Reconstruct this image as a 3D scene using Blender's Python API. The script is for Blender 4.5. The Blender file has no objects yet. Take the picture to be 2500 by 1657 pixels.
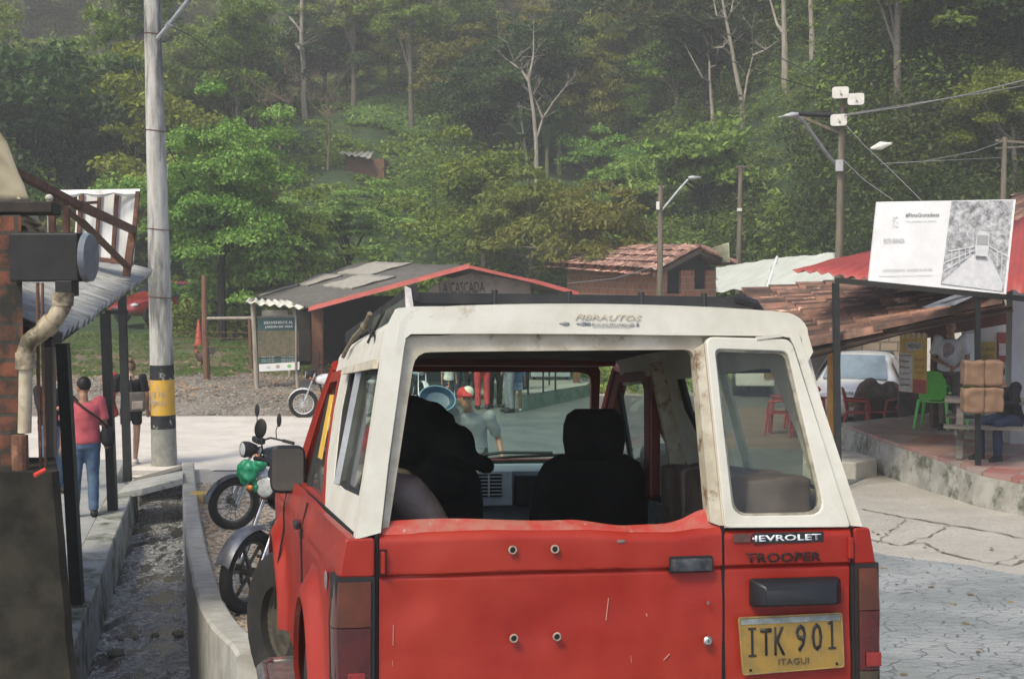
import bpy, bmesh, math, random
import numpy as np
from mathutils import Vector, Matrix, Euler, noise
random.seed(7)
PI = math.pi
sc = bpy.context.scene
COL = sc.collection
# ---------------------------------------------------------------- camera
F = 3472.0; PIT = math.radians(2.94); CAM = Vector((0, 0, 3.1))
FW = Vector((0, math.cos(PIT), -math.sin(PIT))); UP = Vector((0, math.sin(PIT), math.cos(PIT)))
def ray(u, v): return FW + Vector((1, 0, 0)) * ((u - 1250) / F) + UP * ((828.5 - v) / F)
def at(u, v, Y):                     # the place seen in that direction at distance Y
    d = ray(u, v); return CAM + d * (Y / d.y)
def onz(u, v, z):
    d = ray(u, v); return CAM + d * ((z - CAM.z) / d.z)
cd = bpy.data.cameras.new('camera'); cam = bpy.data.objects.new('camera', cd); COL.objects.link(cam)
cam.location = CAM; cam.rotation_euler = (PI / 2 - PIT, 0, 0)
cd.lens = 50; cd.sensor_width = 36; cd.clip_end = 3000; cd.clip_start = .05
cd.dof.use_dof = False
sc.camera = cam
# ---------------------------------------------------------------- materials
MATS = {}
def nt(m):
    m.use_nodes = True; t = m.node_tree; t.nodes.clear(); return t, t.nodes, t.links
def mk(name, c1, c2=None, scale=4, rough=.7, metal=0, bump=0, bs=None, lo=.4, hi=.6, detail=6, island=0, objr=0, c3=None, s3=1.5, lo3=.55, hi3=.7, stretch=(1, 1, 1), spec=.5, transl=0, coat=0, rvar=0):
    if name in MATS: return MATS[name]
    if max(c1) < .06: c1 = tuple(x * .5 for x in c1); c2 = c2 and tuple(x * .5 for x in c2); spec = min(spec, .35)
    m = bpy.data.materials.new(name); t, N, L = nt(m)
    out = N.new('ShaderNodeOutputMaterial'); b = N.new('ShaderNodeBsdfPrincipled')
    b.inputs['Roughness'].default_value = rough; b.inputs['Metallic'].default_value = metal
    b.inputs['Specular IOR Level'].default_value = spec
    if coat: b.inputs['Coat Weight'].default_value = coat; b.inputs['Coat Roughness'].default_value = .1
    tc = N.new('ShaderNodeTexCoord'); mp = N.new('ShaderNodeMapping'); mp.inputs['Scale'].default_value = stretch
    L.new(tc.outputs['Object'], mp.inputs['Vector'])
    def rgb(c): return (c[0], c[1], c[2], 1)
    col = None
    if c2 is not None:
        n = N.new('ShaderNodeTexNoise'); n.inputs['Scale'].default_value = scale; n.inputs['Detail'].default_value = detail; n.inputs['Roughness'].default_value = .65
        L.new(mp.outputs[0], n.inputs['Vector'])
        mr = N.new('ShaderNodeMapRange'); mr.inputs['From Min'].default_value = lo; mr.inputs['From Max'].default_value = hi
        L.new(n.outputs['Fac'], mr.inputs['Value'])
        mx = N.new('ShaderNodeMix'); mx.data_type = 'RGBA'; mx.inputs['A'].default_value = rgb(c1); mx.inputs['B'].default_value = rgb(c2)
        L.new(mr.outputs[0], mx.inputs['Factor']); col = mx.outputs['Result']
        if rvar:
            r2 = N.new('ShaderNodeMapRange'); r2.inputs['To Min'].default_value = rough; r2.inputs['To Max'].default_value = rough + rvar
            L.new(mr.outputs[0], r2.inputs['Value']); L.new(r2.outputs[0], b.inputs['Roughness'])
    if c3 is not None:
        n = N.new('ShaderNodeTexNoise'); n.inputs['Scale'].default_value = s3; n.inputs['Detail'].default_value = 8; n.inputs['Roughness'].default_value = .7
        L.new(mp.outputs[0], n.inputs['Vector'])
        mr = N.new('ShaderNodeMapRange'); mr.inputs['From Min'].default_value = lo3; mr.inputs['From Max'].default_value = hi3
        L.new(n.outputs['Fac'], mr.inputs['Value'])
        mx = N.new('ShaderNodeMix'); mx.data_type = 'RGBA'; mx.inputs['B'].default_value = rgb(c3)
        if col is not None: L.new(col, mx.inputs['A'])
        else: mx.inputs['A'].default_value = rgb(c1)
        L.new(mr.outputs[0], mx.inputs['Factor']); col = mx.outputs['Result']
    if island or objr:
        hs = N.new('ShaderNodeHueSaturation')
        if col is not None: L.new(col, hs.inputs['Color'])
        else: hs.inputs['Color'].default_value = rgb(c1)
        val = None
        if island:
            g = N.new('ShaderNodeNewGeometry'); mr = N.new('ShaderNodeMapRange'); mr.inputs['To Min'].default_value = 1 - island; mr.inputs['To Max'].default_value = 1 + island
            L.new(g.outputs['Random Per Island'], mr.inputs['Value']); val = mr.outputs[0]
        if objr:
            oi = N.new('ShaderNodeObjectInfo'); mr2 = N.new('ShaderNodeMapRange'); mr2.inputs['To Min'].default_value = 1 - objr; mr2.inputs['To Max'].default_value = 1 + objr
            L.new(oi.outputs['Random'], mr2.inputs['Value'])
            mh = N.new('ShaderNodeMapRange'); mh.inputs['To Min'].default_value = .5 - .035; mh.inputs['To Max'].default_value = .5 + .02
            mm = N.new('ShaderNodeMath'); mm.operation = 'FRACT'; mu = N.new('ShaderNodeMath'); mu.operation = 'MULTIPLY'; mu.inputs[1].default_value = 7.3
            L.new(oi.outputs['Random'], mu.inputs[0]); L.new(mu.outputs[0], mm.inputs[0]); L.new(mm.outputs[0], mh.inputs['Value']); L.new(mh.outputs[0], hs.inputs['Hue'])
            if val is not None:
                q = N.new('ShaderNodeMath'); q.operation = 'MULTIPLY'; L.new(val, q.inputs[0]); L.new(mr2.outputs[0], q.inputs[1]); val = q.outputs[0]
            else: val = mr2.outputs[0]
        L.new(val, hs.inputs['Value']); col = hs.outputs['Color']
    if col is not None: L.new(col, b.inputs['Base Color'])
    else: b.inputs['Base Color'].default_value = rgb(c1)
    if bump:
        n = N.new('ShaderNodeTexNoise'); n.inputs['Scale'].default_value = bs or scale * 4; n.inputs['Detail'].default_value = 8
        L.new(mp.outputs[0], n.inputs['Vector'])
        bp = N.new('ShaderNodeBump'); bp.inputs['Strength'].default_value = min(1, bump * 10) if bump < .1 else 1; bp.inputs['Distance'].default_value = bump
        L.new(n.outputs['Fac'], bp.inputs['Height']); L.new(bp.outputs[0], b.inputs['Normal'])
    if transl:
        tr = N.new('ShaderNodeBsdfTranslucent'); ms = N.new('ShaderNodeMixShader'); ms.inputs[0].default_value = transl
        if col is not None: L.new(col, tr.inputs['Color'])
        else: tr.inputs['Color'].default_value = rgb(c1)
        L.new(b.outputs[0], ms.inputs[1]); L.new(tr.outputs[0], ms.inputs[2]); L.new(ms.outputs[0], out.inputs[0])
    else: L.new(b.outputs[0], out.inputs[0])
    MATS[name] = m; return m
def glassmat(name, tint, fac=.12, haze=0.0, hazec=(.6, .62, .6), rough=.02):
    if name in MATS: return MATS[name]
    m = bpy.data.materials.new(name); t, N, L = nt(m)
    out = N.new('ShaderNodeOutputMaterial'); tr = N.new('ShaderNodeBsdfTransparent'); tr.inputs[0].default_value = (*tint, 1)
    gl = N.new('ShaderNodeBsdfGlossy'); gl.inputs['Roughness'].default_value = rough
    lw = N.new('ShaderNodeLayerWeight'); pw = N.new('ShaderNodeMath'); pw.operation = 'POWER'; pw.inputs[1].default_value = 4; L.new(lw.outputs['Facing'], pw.inputs[0])
    fr = N.new('ShaderNodeMapRange'); fr.inputs['To Min'].default_value = .02; fr.inputs['To Max'].default_value = .5; L.new(pw.outputs[0], fr.inputs['Value'])
    ms = N.new('ShaderNodeMixShader')
    L.new(fr.outputs[0], ms.inputs[0]); L.new(tr.outputs[0], ms.inputs[1]); L.new(gl.outputs[0], ms.inputs[2])
    last = ms.outputs[0]
    if haze:
        df = N.new('ShaderNodeBsdfDiffuse'); df.inputs[0].default_value = (*hazec, 1)
        n = N.new('ShaderNodeTexNoise'); n.inputs['Scale'].default_value = 3; n.inputs['Detail'].default_value = 8
        mr = N.new('ShaderNodeMapRange'); mr.inputs['To Min'].default_value = haze * .5; mr.inputs['To Max'].default_value = haze * 1.5
        L.new(n.outputs['Fac'], mr.inputs['Value'])
        m2 = N.new('ShaderNodeMixShader'); L.new(mr.outputs[0], m2.inputs[0]); L.new(last, m2.inputs[1]); L.new(df.outputs[0], m2.inputs[2]); last = m2.outputs[0]
    L.new(last, out.inputs[0]); MATS[name] = m; return m
def WM(o):
    m = o.matrix_basis.copy()
    while o.parent: o = o.parent; m = o.matrix_basis @ m
    return m
# ---------------------------------------------------------------- mesh building
class MB:
    def __init__(s): s.v = []; s.f = []
    def add(s, vs, fs):
        o = len(s.v); s.v += [Vector(p) for p in vs]; s.f += [tuple(i + o for i in f) for f in fs]; return s
    def box(s, c, d, R=None):
        x, y, z = d[0] / 2, d[1] / 2, d[2] / 2
        vs = [Vector((a * x, b * y, e * z)) for a in (-1, 1) for b in (-1, 1) for e in (-1, 1)]
        if R is not None: vs = [R @ p for p in vs]
        c = Vector(c)
        return s.add([p + c for p in vs], [(0, 1, 3, 2), (4, 6, 7, 5), (0, 4, 5, 1), (2, 3, 7, 6), (0, 2, 6, 4), (1, 5, 7, 3)])
    def hexa(s, p):                  # 8 corners: bottom four then top four
        return s.add(p, [(0, 3, 2, 1), (4, 5, 6, 7), (0, 1, 5, 4), (1, 2, 6, 5), (2, 3, 7, 6), (3, 0, 4, 7)])
    def beam(s, a, b, w, h, up=(0, 0, 1)):
        a, b = Vector(a), Vector(b); d = (b - a).normalized(); up = Vector(up)
        if abs(d.dot(up)) > .98: up = Vector((1, 0, 0))
        x = d.cross(up).normalized() * w / 2; z = x.cross(d).normalized() * h / 2
        return s.hexa([a - x - z, a + x - z, b + x - z, b - x - z, a - x + z, a + x + z, b + x + z, b - x + z])
    def tube(s, pts, r, n=10, cap=True):
        pts = [Vector(p) for p in pts]
        if not isinstance(r, (list, tuple)): r = [r] * len(pts)
        rings = []; prev = None
        for i, p in enumerate(pts):
            d = (pts[min(i + 1, len(pts) - 1)] - pts[max(i - 1, 0)])
            if d.length < 1e-9: d = Vector((0, 0, 1))
            d.normalize()
            if prev is None:
                a = Vector((0, 0, 1)) if abs(d.z) < .9 else Vector((1, 0, 0)); x = d.cross(a).normalized()
            else: x = (prev - d * prev.dot(d)).normalized()
            prev = x; y = d.cross(x)
            rings.append([p + (x * math.cos(2 * PI * k / n) + y * math.sin(2 * PI * k / n)) * r[i] for k in range(n)])
        o = len(s.v)
        for g in rings: s.v += g
        for i in range(len(rings) - 1):
            for k in range(n):
                s.f.append((o + i * n + k, o + i * n + (k + 1) % n, o + (i + 1) * n + (k + 1) % n, o + (i + 1) * n + k))
        if cap:
            s.f.append(tuple(o + k for k in range(n))[::-1]); s.f.append(tuple(o + (len(rings) - 1) * n + k for k in range(n)))
        return s
    def cyl(s, a, b, r, n=16, r2=None): return s.tube([a, b], [r, r if r2 is None else r2], n)
    def torus(s, c, axis, R, r, n=40, m=10, sq=1.0, a0=0, a1=2 * PI):
        c = Vector(c); ax = Vector(axis).normalized(); a = Vector((0, 0, 1)) if abs(ax.z) < .9 else Vector((1, 0, 0))
        x = ax.cross(a).normalized(); y = ax.cross(x); full = abs(a1 - a0 - 2 * PI) < 1e-6
        o = len(s.v); nn = n if full else n + 1
        for i in range(nn):
            t = a0 + (a1 - a0) * i / n; e = x * math.cos(t) + y * math.sin(t)
            for k in range(m):
                p = 2 * PI * k / m; s.v.append(c + e * (R + r * math.cos(p)) + ax * r * sq * math.sin(p))
        for i in range(n):
            j = (i + 1) % nn
            for k in range(m): s.f.append((o + i * m + k, o + i * m + (k + 1) % m, o + j * m + (k + 1) % m, o + j * m + k))
        return s
    def ell(s, c, r, n=16, m=10, R=None):
        c = Vector(c); vs = []; fs = []
        if not isinstance(r, (tuple, list)): r = (r, r, r)
        for j in range(1, m):
            th = PI * j / m
            for k in range(n):
                ph = 2 * PI * k / n; vs.append(Vector((r[0] * math.sin(th) * math.cos(ph), r[1] * math.sin(th) * math.sin(ph), r[2] * math.cos(th))))
        vs += [Vector((0, 0, r[2])), Vector((0, 0, -r[2]))]
        T, B = len(vs) - 2, len(vs) - 1
        for k in range(n):
            fs.append((T, k, (k + 1) % n)); fs.append((B, (m - 2) * n + (k + 1) % n, (m - 2) * n + k))
            for j in range(m - 2): fs.append((j * n + k, (j + 1) * n + k, (j + 1) * n + (k + 1) % n, j * n + (k + 1) % n))
        if R is not None: vs = [R @ p for p in vs]
        return s.add([p + c for p in vs], fs)
    def prism(s, poly, ex):          # polygon extruded by the vector ex
        n = len(poly); ex = Vector(ex); poly = [Vector(p) for p in poly]
        return s.add(poly + [p + ex for p in poly], [tuple(range(n))[::-1], tuple(range(n, 2 * n))] + [(i, (i + 1) % n, n + (i + 1) % n, n + i) for i in range(n)])
    def ring(s, outer, inner, ex):   # frame between two matching loops, extruded by ex
        n = len(outer); ex = Vector(ex); A = [Vector(p) for p in outer]; B = [Vector(p) for p in inner]
        vs = A + B + [p + ex for p in A] + [p + ex for p in B]; fs = []
        for i in range(n):
            j = (i + 1) % n
            fs += [(i, j, n + j, n + i), (2 * n + j, 2 * n + i, 3 * n + i, 3 * n + j), (j, i, 2 * n + i, 2 * n + j), (n + i, n + j, 3 * n + j, 3 * n + i)]
        return s.add(vs, fs)
    def loft(s, rings, closed=True, cap=True):
        n = len(rings[0]); o = len(s.v)
        for g in rings: s.v += [Vector(p) for p in g]
        for i in range(len(rings) - 1):
            for k in range(n if closed else n - 1):
                j = (k + 1) % n; s.f.append((o + i * n + k, o + i * n + j, o + (i + 1) * n + j, o + (i + 1) * n + k))
        if cap and closed:
            s.f.append(tuple(o + k for k in range(n))[::-1]); s.f.append(tuple(o + (len(rings) - 1) * n + k for k in range(n)))
        return s
    def sheet(s, P, thick):          # grid of points P[i][j] given thickness along the vector thick
        a, b = len(P), len(P[0]); o = len(s.v); th = Vector(thick)
        for g in P: s.v += [Vector(p) for p in g]
        for g in P: s.v += [Vector(p) + th for p in g]
        q = a * b
        for i in range(a - 1):
            for j in range(b - 1):
                k = (o + i * b + j, o + i * b + j + 1, o + (i + 1) * b + j + 1, o + (i + 1) * b + j)
                s.f.append(k); s.f.append(tuple(x + q for x in k)[::-1])
        edge = [(0, j) for j in range(b)] + [(i, b - 1) for i in range(1, a)] + [(a - 1, j) for j in range(b - 2, -1, -1)] + [(i, 0) for i in range(a - 2, 0, -1)]
        for e in range(len(edge)):
            (i, j), (k, l) = edge[e], edge[(e + 1) % len(edge)]
            s.f.append((o + i * b + j, o + i * b + j + q, o + k * b + l + q, o + k * b + l))
        return s
    def xf(s, M, start=0):
        for i in range(start, len(s.v)): s.v[i] = M @ s.v[i]
        return s
    def build(s, name, m, parent=None, smooth=False, world=False, bevel=0, mods=None):
        me = bpy.data.meshes.new(name); me.from_pydata([tuple(p) for p in s.v], [], s.f); me.update()
        bm = bmesh.new(); bm.from_mesh(me); bmesh.ops.recalc_face_normals(bm, faces=bm.faces); bm.to_mesh(me); bm.free()
        me.materials.append(m); o = bpy.data.objects.new(name, me); COL.objects.link(o)
        if parent is not None:
            o.parent = parent
            if world: o.matrix_basis = WM(parent).inverted()
        if smooth:
            me.shade_smooth()
            if smooth != 'full':
                try: me.set_sharp_from_angle(angle=math.radians(38))
                except Exception: pass
        if bevel:
            b = o.modifiers.new('bevel', 'BEVEL'); b.width = bevel; b.segments = 2; b.limit_method = 'ANGLE'; b.angle_limit = math.radians(40)
        return o
def tag(o, label=None, cat=None, group=None, kind=None):
    if label: o['label'] = label
    if cat: o['category'] = cat
    if group: o['group'] = group
    if kind: o['kind'] = kind
    return o
def thing(name, label, cat, M=None, group=None):
    o = bpy.data.objects.new(name, None); COL.objects.link(o); o.empty_display_size = .2
    if M is not None: o.matrix_basis = M if isinstance(M, Matrix) else Matrix.Translation(Vector(M))
    return tag(o, label, cat, group)
def copy_tree(o, M=None, label=None, group=None, parent=None):
    c = o.copy(); COL.objects.link(c)
    if parent is not None: c.parent = parent
    if M is not None: c.matrix_basis = M
    if label: c['label'] = label
    if group: c['group'] = group
    for ch in list(o.children):
        copy_tree(ch, parent=c)
    return c
def TR(x, y, z, rz=0, s=1): return Matrix.Translation((x, y, z)) @ Matrix.Rotation(rz, 4, 'Z') @ Matrix.Scale(s, 4)
def text(name, body, w, h, M, m, parent=None, off=0, depth=.002, shear=0, world=False):
    c = bpy.data.curves.new(name, 'FONT'); c.body = body; c.align_x = 'CENTER'; c.align_y = 'CENTER'; c.offset = off; c.shear = shear; c.resolution_u = 2
    t = bpy.data.objects.new('tmp', c); COL.objects.link(t); bpy.context.view_layer.update()
    me = bpy.data.meshes.new_from_object(t.evaluated_get(bpy.context.evaluated_depsgraph_get()))
    bpy.data.objects.remove(t); bpy.data.curves.remove(c)
    xs = [v.co.x for v in me.vertices]; ys = [v.co.y for v in me.vertices]
    cx, cy = (min(xs) + max(xs)) / 2, (min(ys) + max(ys)) / 2; sx, sy = w / (max(xs) - min(xs)), h / (max(ys) - min(ys))
    bm = bmesh.new(); bm.from_mesh(me)
    for v in bm.verts: v.co = Vector(((v.co.x - cx) * sx, (v.co.y - cy) * sy, 0))
    r = bmesh.ops.extrude_face_region(bm, geom=bm.faces[:])
    for v in r['geom']:
        if isinstance(v, bmesh.types.BMVert): v.co.z += depth
    bmesh.ops.transform(bm, matrix=M, verts=bm.verts); bmesh.ops.recalc_face_normals(bm, faces=bm.faces); bm.to_mesh(me); bm.free()
    me.name = name; me.materials.clear(); me.materials.append(m)
    o = bpy.data.objects.new(name, me); COL.objects.link(o)
    if parent is not None:
        o.parent = parent
        if world: o.matrix_basis = WM(parent).inverted()
    return o
def frameM(o, x, y):                 # matrix whose x and y axes are given (text runs along x)
    x = Vector(x).normalized(); z = x.cross(Vector(y)).normalized(); y = z.cross(x)
    M = Matrix((x, y, z)).transposed().to_4x4(); M.translation = Vector(o); return M
def blobby(mb, voxel, name, m, parent=None, smooth=3, world=False, seed=0, disp=0, dscale=5):  # fuse overlapping solids into one smooth skin
    me = bpy.data.meshes.new(name); me.from_pydata([tuple(p) for p in mb.v], [], mb.f)
    t = bpy.data.objects.new('tmp', me); COL.objects.link(t)
    bm = bmesh.new(); bm.from_mesh(me); bmesh.ops.recalc_face_normals(bm, faces=bm.faces); bm.to_mesh(me); bm.free()
    r = t.modifiers.new('r', 'REMESH'); r.mode = 'VOXEL'; r.voxel_size = voxel; r.use_smooth_shade = True
    if smooth: s_ = t.modifiers.new('s', 'SMOOTH'); s_.iterations = smooth; s_.factor = .5
    bpy.context.view_layer.update()
    e = bpy.data.meshes.new_from_object(t.evaluated_get(bpy.context.evaluated_depsgraph_get()))
    bpy.data.objects.remove(t); bpy.data.meshes.remove(me)
    if disp:
        for v in e.vertices:
            n = noise.noise(v.co * dscale + Vector((seed, 0, 0))); v.co += v.normal * disp * n
    e.materials.clear(); e.materials.append(m); e.shade_smooth(); e.name = name
    o = bpy.data.objects.new(name, e); COL.objects.link(o)
    if parent is not None:
        o.parent = parent
        if world: o.matrix_basis = WM(parent).inverted()
    return o
def ss(a, b, x):
    t = max(0., min(1., (x - a) / (b - a))); return t * t * (3 - 2 * t)
# ---------------------------------------------------------------- light
w = bpy.data.worlds.new('World'); sc.world = w; w.use_nodes = True
wn = w.node_tree.nodes; sk = wn.new('ShaderNodeTexSky'); sk.sky_type = 'NISHITA'; sk.sun_disc = False
SUN_EL, SUN_AZ = math.radians(52), math.radians(215)
sk.sun_elevation = SUN_EL; sk.sun_rotation = SUN_AZ; sk.air_density = .7; sk.dust_density = 9.0; sk.ozone_density = 1.0; sk.altitude = 1500
bg = [n for n in wn if n.type == 'BACKGROUND'][0]; bg.inputs[1].default_value = .14
w.node_tree.links.new(sk.outputs[0], bg.inputs[0])
sl = bpy.data.lights.new('sun', 'SUN'); sl.energy = 1.5; sl.angle = math.radians(14); sl.color = (1, .93, .74)
so = bpy.data.objects.new('sun', sl); COL.objects.link(so)
sd = Vector((math.sin(SUN_AZ) * math.cos(SUN_EL), math.cos(SUN_AZ) * math.cos(SUN_EL), math.sin(SUN_EL)))
so.rotation_euler = sd.to_track_quat('Z', 'Y').to_euler()
sc.view_settings.view_transform = 'Standard'; sc.view_settings.look = 'None'; sc.view_settings.gamma = 1; sc.view_settings.exposure = 1.05
sc.cycles.max_bounces = 6; sc.cycles.transparent_max_bounces = 16; sc.cycles.use_denoising = True
sc.cycles.volume_bounces = 0
# ================================================================= GROUND
def wallx(y):                        # centre line of the canal's right wall
    P = [(7.6, -1.38), (8.01, -1.5), (8.71, -1.77), (9.45, -2.0), (10.66, -2.32), (12.85, -2.87), (17.3, -3.94), (21.3, -4.88), (21.6, -4.95)]
    if y <= P[0][0]: return P[0][1]
    for (a, b), (c, d) in zip(P, P[1:]):
        if y <= c: return b + (d - b) * (y - a) / (c - a)
    return P[-1][1]
def g0(x, y):                        # road level before cuts
    z = 1.529 - .0895 * y
    z = z if z > .35 else .35 * math.exp((z - .35) / .35)        # runs out level in the valley
    z *= 1 - ss(17, 25, y)
    return z
def hill(x, y):
    a = x / max(y, 1)
    s = .285 + .40 * ss(.03, .28, a) - .03 * ss(.05, .3, -a)
    y0 = 47 - 12 * ss(.12, .3, a) + 3 * ss(.1, .3, -a)
    d = max(0, y - y0); h = s * d * ss(-4, 14, d)
    h += (noise.noise(Vector((x * .03, y * .03, 1))) * 5 + noise.noise(Vector((x * .1, y * .1, 4))) * 1.6) * ss(0, 25, d)
    return h if h < 40 else 40 + 25 * (1 - math.exp(-(h - 40) / 25))
def gz(x, y):
    z = g0(x, y)
    if y > 30: z += .028 * (y - 30) * (1 - ss(60, 90, y)) if y < 90 else 0
    if y > 34: z += hill(x, y)
    if y > 29.5 and x < -2.5: z += .25 * ss(29.5, 33, y) * ss(2.5, 5, -x) + .05 * noise.noise(Vector((x, y, 0)))
    if y > 36 and x < -5: z += .035 * (y - 36) * (1 - ss(70, 90, y)) * ss(5, 8, -x)
    if y < 22:
        c = wallx(y); k = ss(-(c + .06), -(c - .06), -x)
        k *= 1 - ss(21.0, 21.5, y)
        z = z * (1 - k) + (-.30 - .012 * (21 - y) + (.022 * noise.noise(Vector((x * 5, y * 2.2, 3))) + .012 * noise.noise(Vector((x * 14, y * 5, 8))) if k > 0 else 0)) * k
    return z
def linesp(segs):
    r = []
    for a, b, st in segs:
        n = max(1, round((b - a) / st)); r += [a + (b - a) * i / n for i in range(n)]
    return r + [segs[-1][1]]
def gridmesh(name, xs, ys, fz, m, label_kind='structure', off=0):
    nx, ny = len(xs), len(ys); V = np.empty((nx * ny, 3)); k = 0
    for y in ys:
        for x in xs: V[k] = (x, y, fz(x, y) + off); k += 1
    me = bpy.data.meshes.new(name); fs = []
    for j in range(ny - 1):
        for i in range(nx - 1): a = j * nx + i; fs.append((a, a + 1, a + nx + 1, a + nx))
    me.from_pydata(V.tolist(), [], fs); me.materials.append(m); me.shade_smooth()
    o = bpy.data.objects.new(name, me); COL.objects.link(o)
    if label_kind: o['kind'] = label_kind
    return o
# -- ground material: damp concrete, gravel verge, grass and hillside earth by place
def groundmat():
    m = bpy.data.materials.new('ground'); t, N, L = nt(m)
    out = N.new('ShaderNodeOutputMaterial'); b = N.new('ShaderNodeBsdfPrincipled'); L.new(b.outputs[0], out.inputs[0])
    tc = N.new('ShaderNodeTexCoord'); P = tc.outputs['Object']; sp = N.new('ShaderNodeSeparateXYZ'); L.new(P, sp.inputs[0])
    def noi(s, d=8, r=.65):
        n = N.new('ShaderNodeTexNoise'); n.inputs['Scale'].default_value = s; n.inputs['Detail'].default_value = d; n.inputs['Roughness'].default_value = r; L.new(P, n.inputs['Vector']); return n.outputs['Fac']
    def mr(v, a, bb, c=0, d=1):
        q = N.new('ShaderNodeMapRange'); q.inputs['From Min'].default_value = a; q.inputs['From Max'].default_value = bb; q.inputs['To Min'].default_value = c; q.inputs['To Max'].default_value = d; L.new(v, q.inputs['Value']); return q.outputs[0]
    def mix(f, a, bb):
        q = N.new('ShaderNodeMix'); q.data_type = 'RGBA'
        if isinstance(f, (int, float)): q.inputs['Factor'].default_value = f
        else: L.new(f, q.inputs['Factor'])
        for s_, v in (('A', a), ('B', bb)):
            if isinstance(v, tuple): q.inputs[s_].default_value = (*v, 1)
            else: L.new(v, q.inputs[s_])
        return q.outputs['Result']
    def math_(op, a, bb):
        q = N.new('ShaderNodeMath'); q.operation = op
        for i, v in enumerate((a, bb)):
            if isinstance(v, (int, float)): q.inputs[i].default_value = v
            else: L.new(v, q.inputs[i])
        return q.outputs[0]
    n1 = noi(9); n2 = noi(1.2); n3 = noi(30, 4)
    conc = mix(mr(n2, .35, .65), (.36, .335, .285), (.47, .44, .38)); conc = mix(mr(n3, .35, .75), conc, (.25, .235, .20))
    vo = N.new('ShaderNodeTexVoronoi'); vo.inputs['Scale'].default_value = 14; L.new(P, vo.inputs['Vector'])
    hs = N.new('ShaderNodeHueSaturation'); hs.inputs['Color'].default_value = (.24, .195, .14, 1); hs.inputs['Saturation'].default_value = .8
    L.new(mr(vo.outputs['Color'], 0, 1, .35, 1.5), hs.inputs['Value'])
    grav = mix(mr(n2, .45, .6), hs.outputs['Color'], (.15, .12, .085))
    grass = mix(mr(n1, .35, .65), (.045, .075, .018), (.10, .14, .04)); grass = mix(mr(noi(1.1), .40, .52), grass, (.15, .11, .07))
    hillc = mix(mr(noi(.5), .4, .6), (.022, .045, .012), (.045, .08, .02))
    n2b = math_('MULTIPLY', math_('SUBTRACT', n2, .5), 2.5)
    y = math_('ADD', sp.outputs['Y'], n2b); x = math_('ADD', sp.outputs['X'], n2b)
    c = conc
    # gravel beyond the cross road on the left, then grass
    lf = mr(x, -2.0, -3.4)
    gf = math_('MULTIPLY', mr(y, 28.9, 29.5), lf); c = mix(gf, c, grav)
    gf2 = math_('MULTIPLY', mr(y, 35.2, 36.6), lf); c = mix(gf2, c, grass)
    c = mix(mr(y, 40, 44), c, hillc)
    # canal bed: wet silt, stones brightened in colour for white sky glints
    cz = mr(sp.outputs['Z'], -.12, -.2)
    vo2 = N.new('ShaderNodeTexVoronoi'); vo2.inputs['Scale'].default_value = 22; L.new(P, vo2.inputs['Vector'])
    bed = mix(mr(vo2.outputs['Color'], .3, .9), (.11, .11, .105), (.40, .40, .38)); bed = mix(mr(n2, .56, .7), bed, (.07, .052, .03))
    c = mix(cz, c, bed)
    # dirt strip by the canal's right wall
    L.new(c, b.inputs['Base Color'])
    rgh = mr(noi(2.2), .42, .62, .55, .85)
    q = N.new('ShaderNodeMix'); q.data_type = 'FLOAT'; L.new(cz, q.inputs['Factor']); L.new(rgh, q.inputs['A']); L.new(mr(noi(6), .4, .62, .05, .32), q.inputs['B']); L.new(q.outputs['Result'], b.inputs['Roughness'])
    bp = N.new('ShaderNodeBump'); bp.inputs['Distance'].default_value = .02; bp.inputs['Strength'].default_value = .7
    hh = math_('ADD', n3, math_('MULTIPLY', vo.outputs['Distance'], math_('ADD', gf, cz))); L.new(hh, bp.inputs['Height']); L.new(bp.outputs[0], b.inputs['Normal'])
    return m
GM = groundmat()
xs = linesp([(-150, -60, 9), (-60, -14, 2), (-14, -6, .4), (-6, -1, .06), (-1, 12, .5), (12, 60, 2), (60, 150, 9)])
ys = linesp([(-6, 6, 1), (6, 22, .2), (22, 60, 1), (60, 130, 2.5), (130, 300, 6)])
gridmesh('ground', xs, ys, gz, GM)
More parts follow.
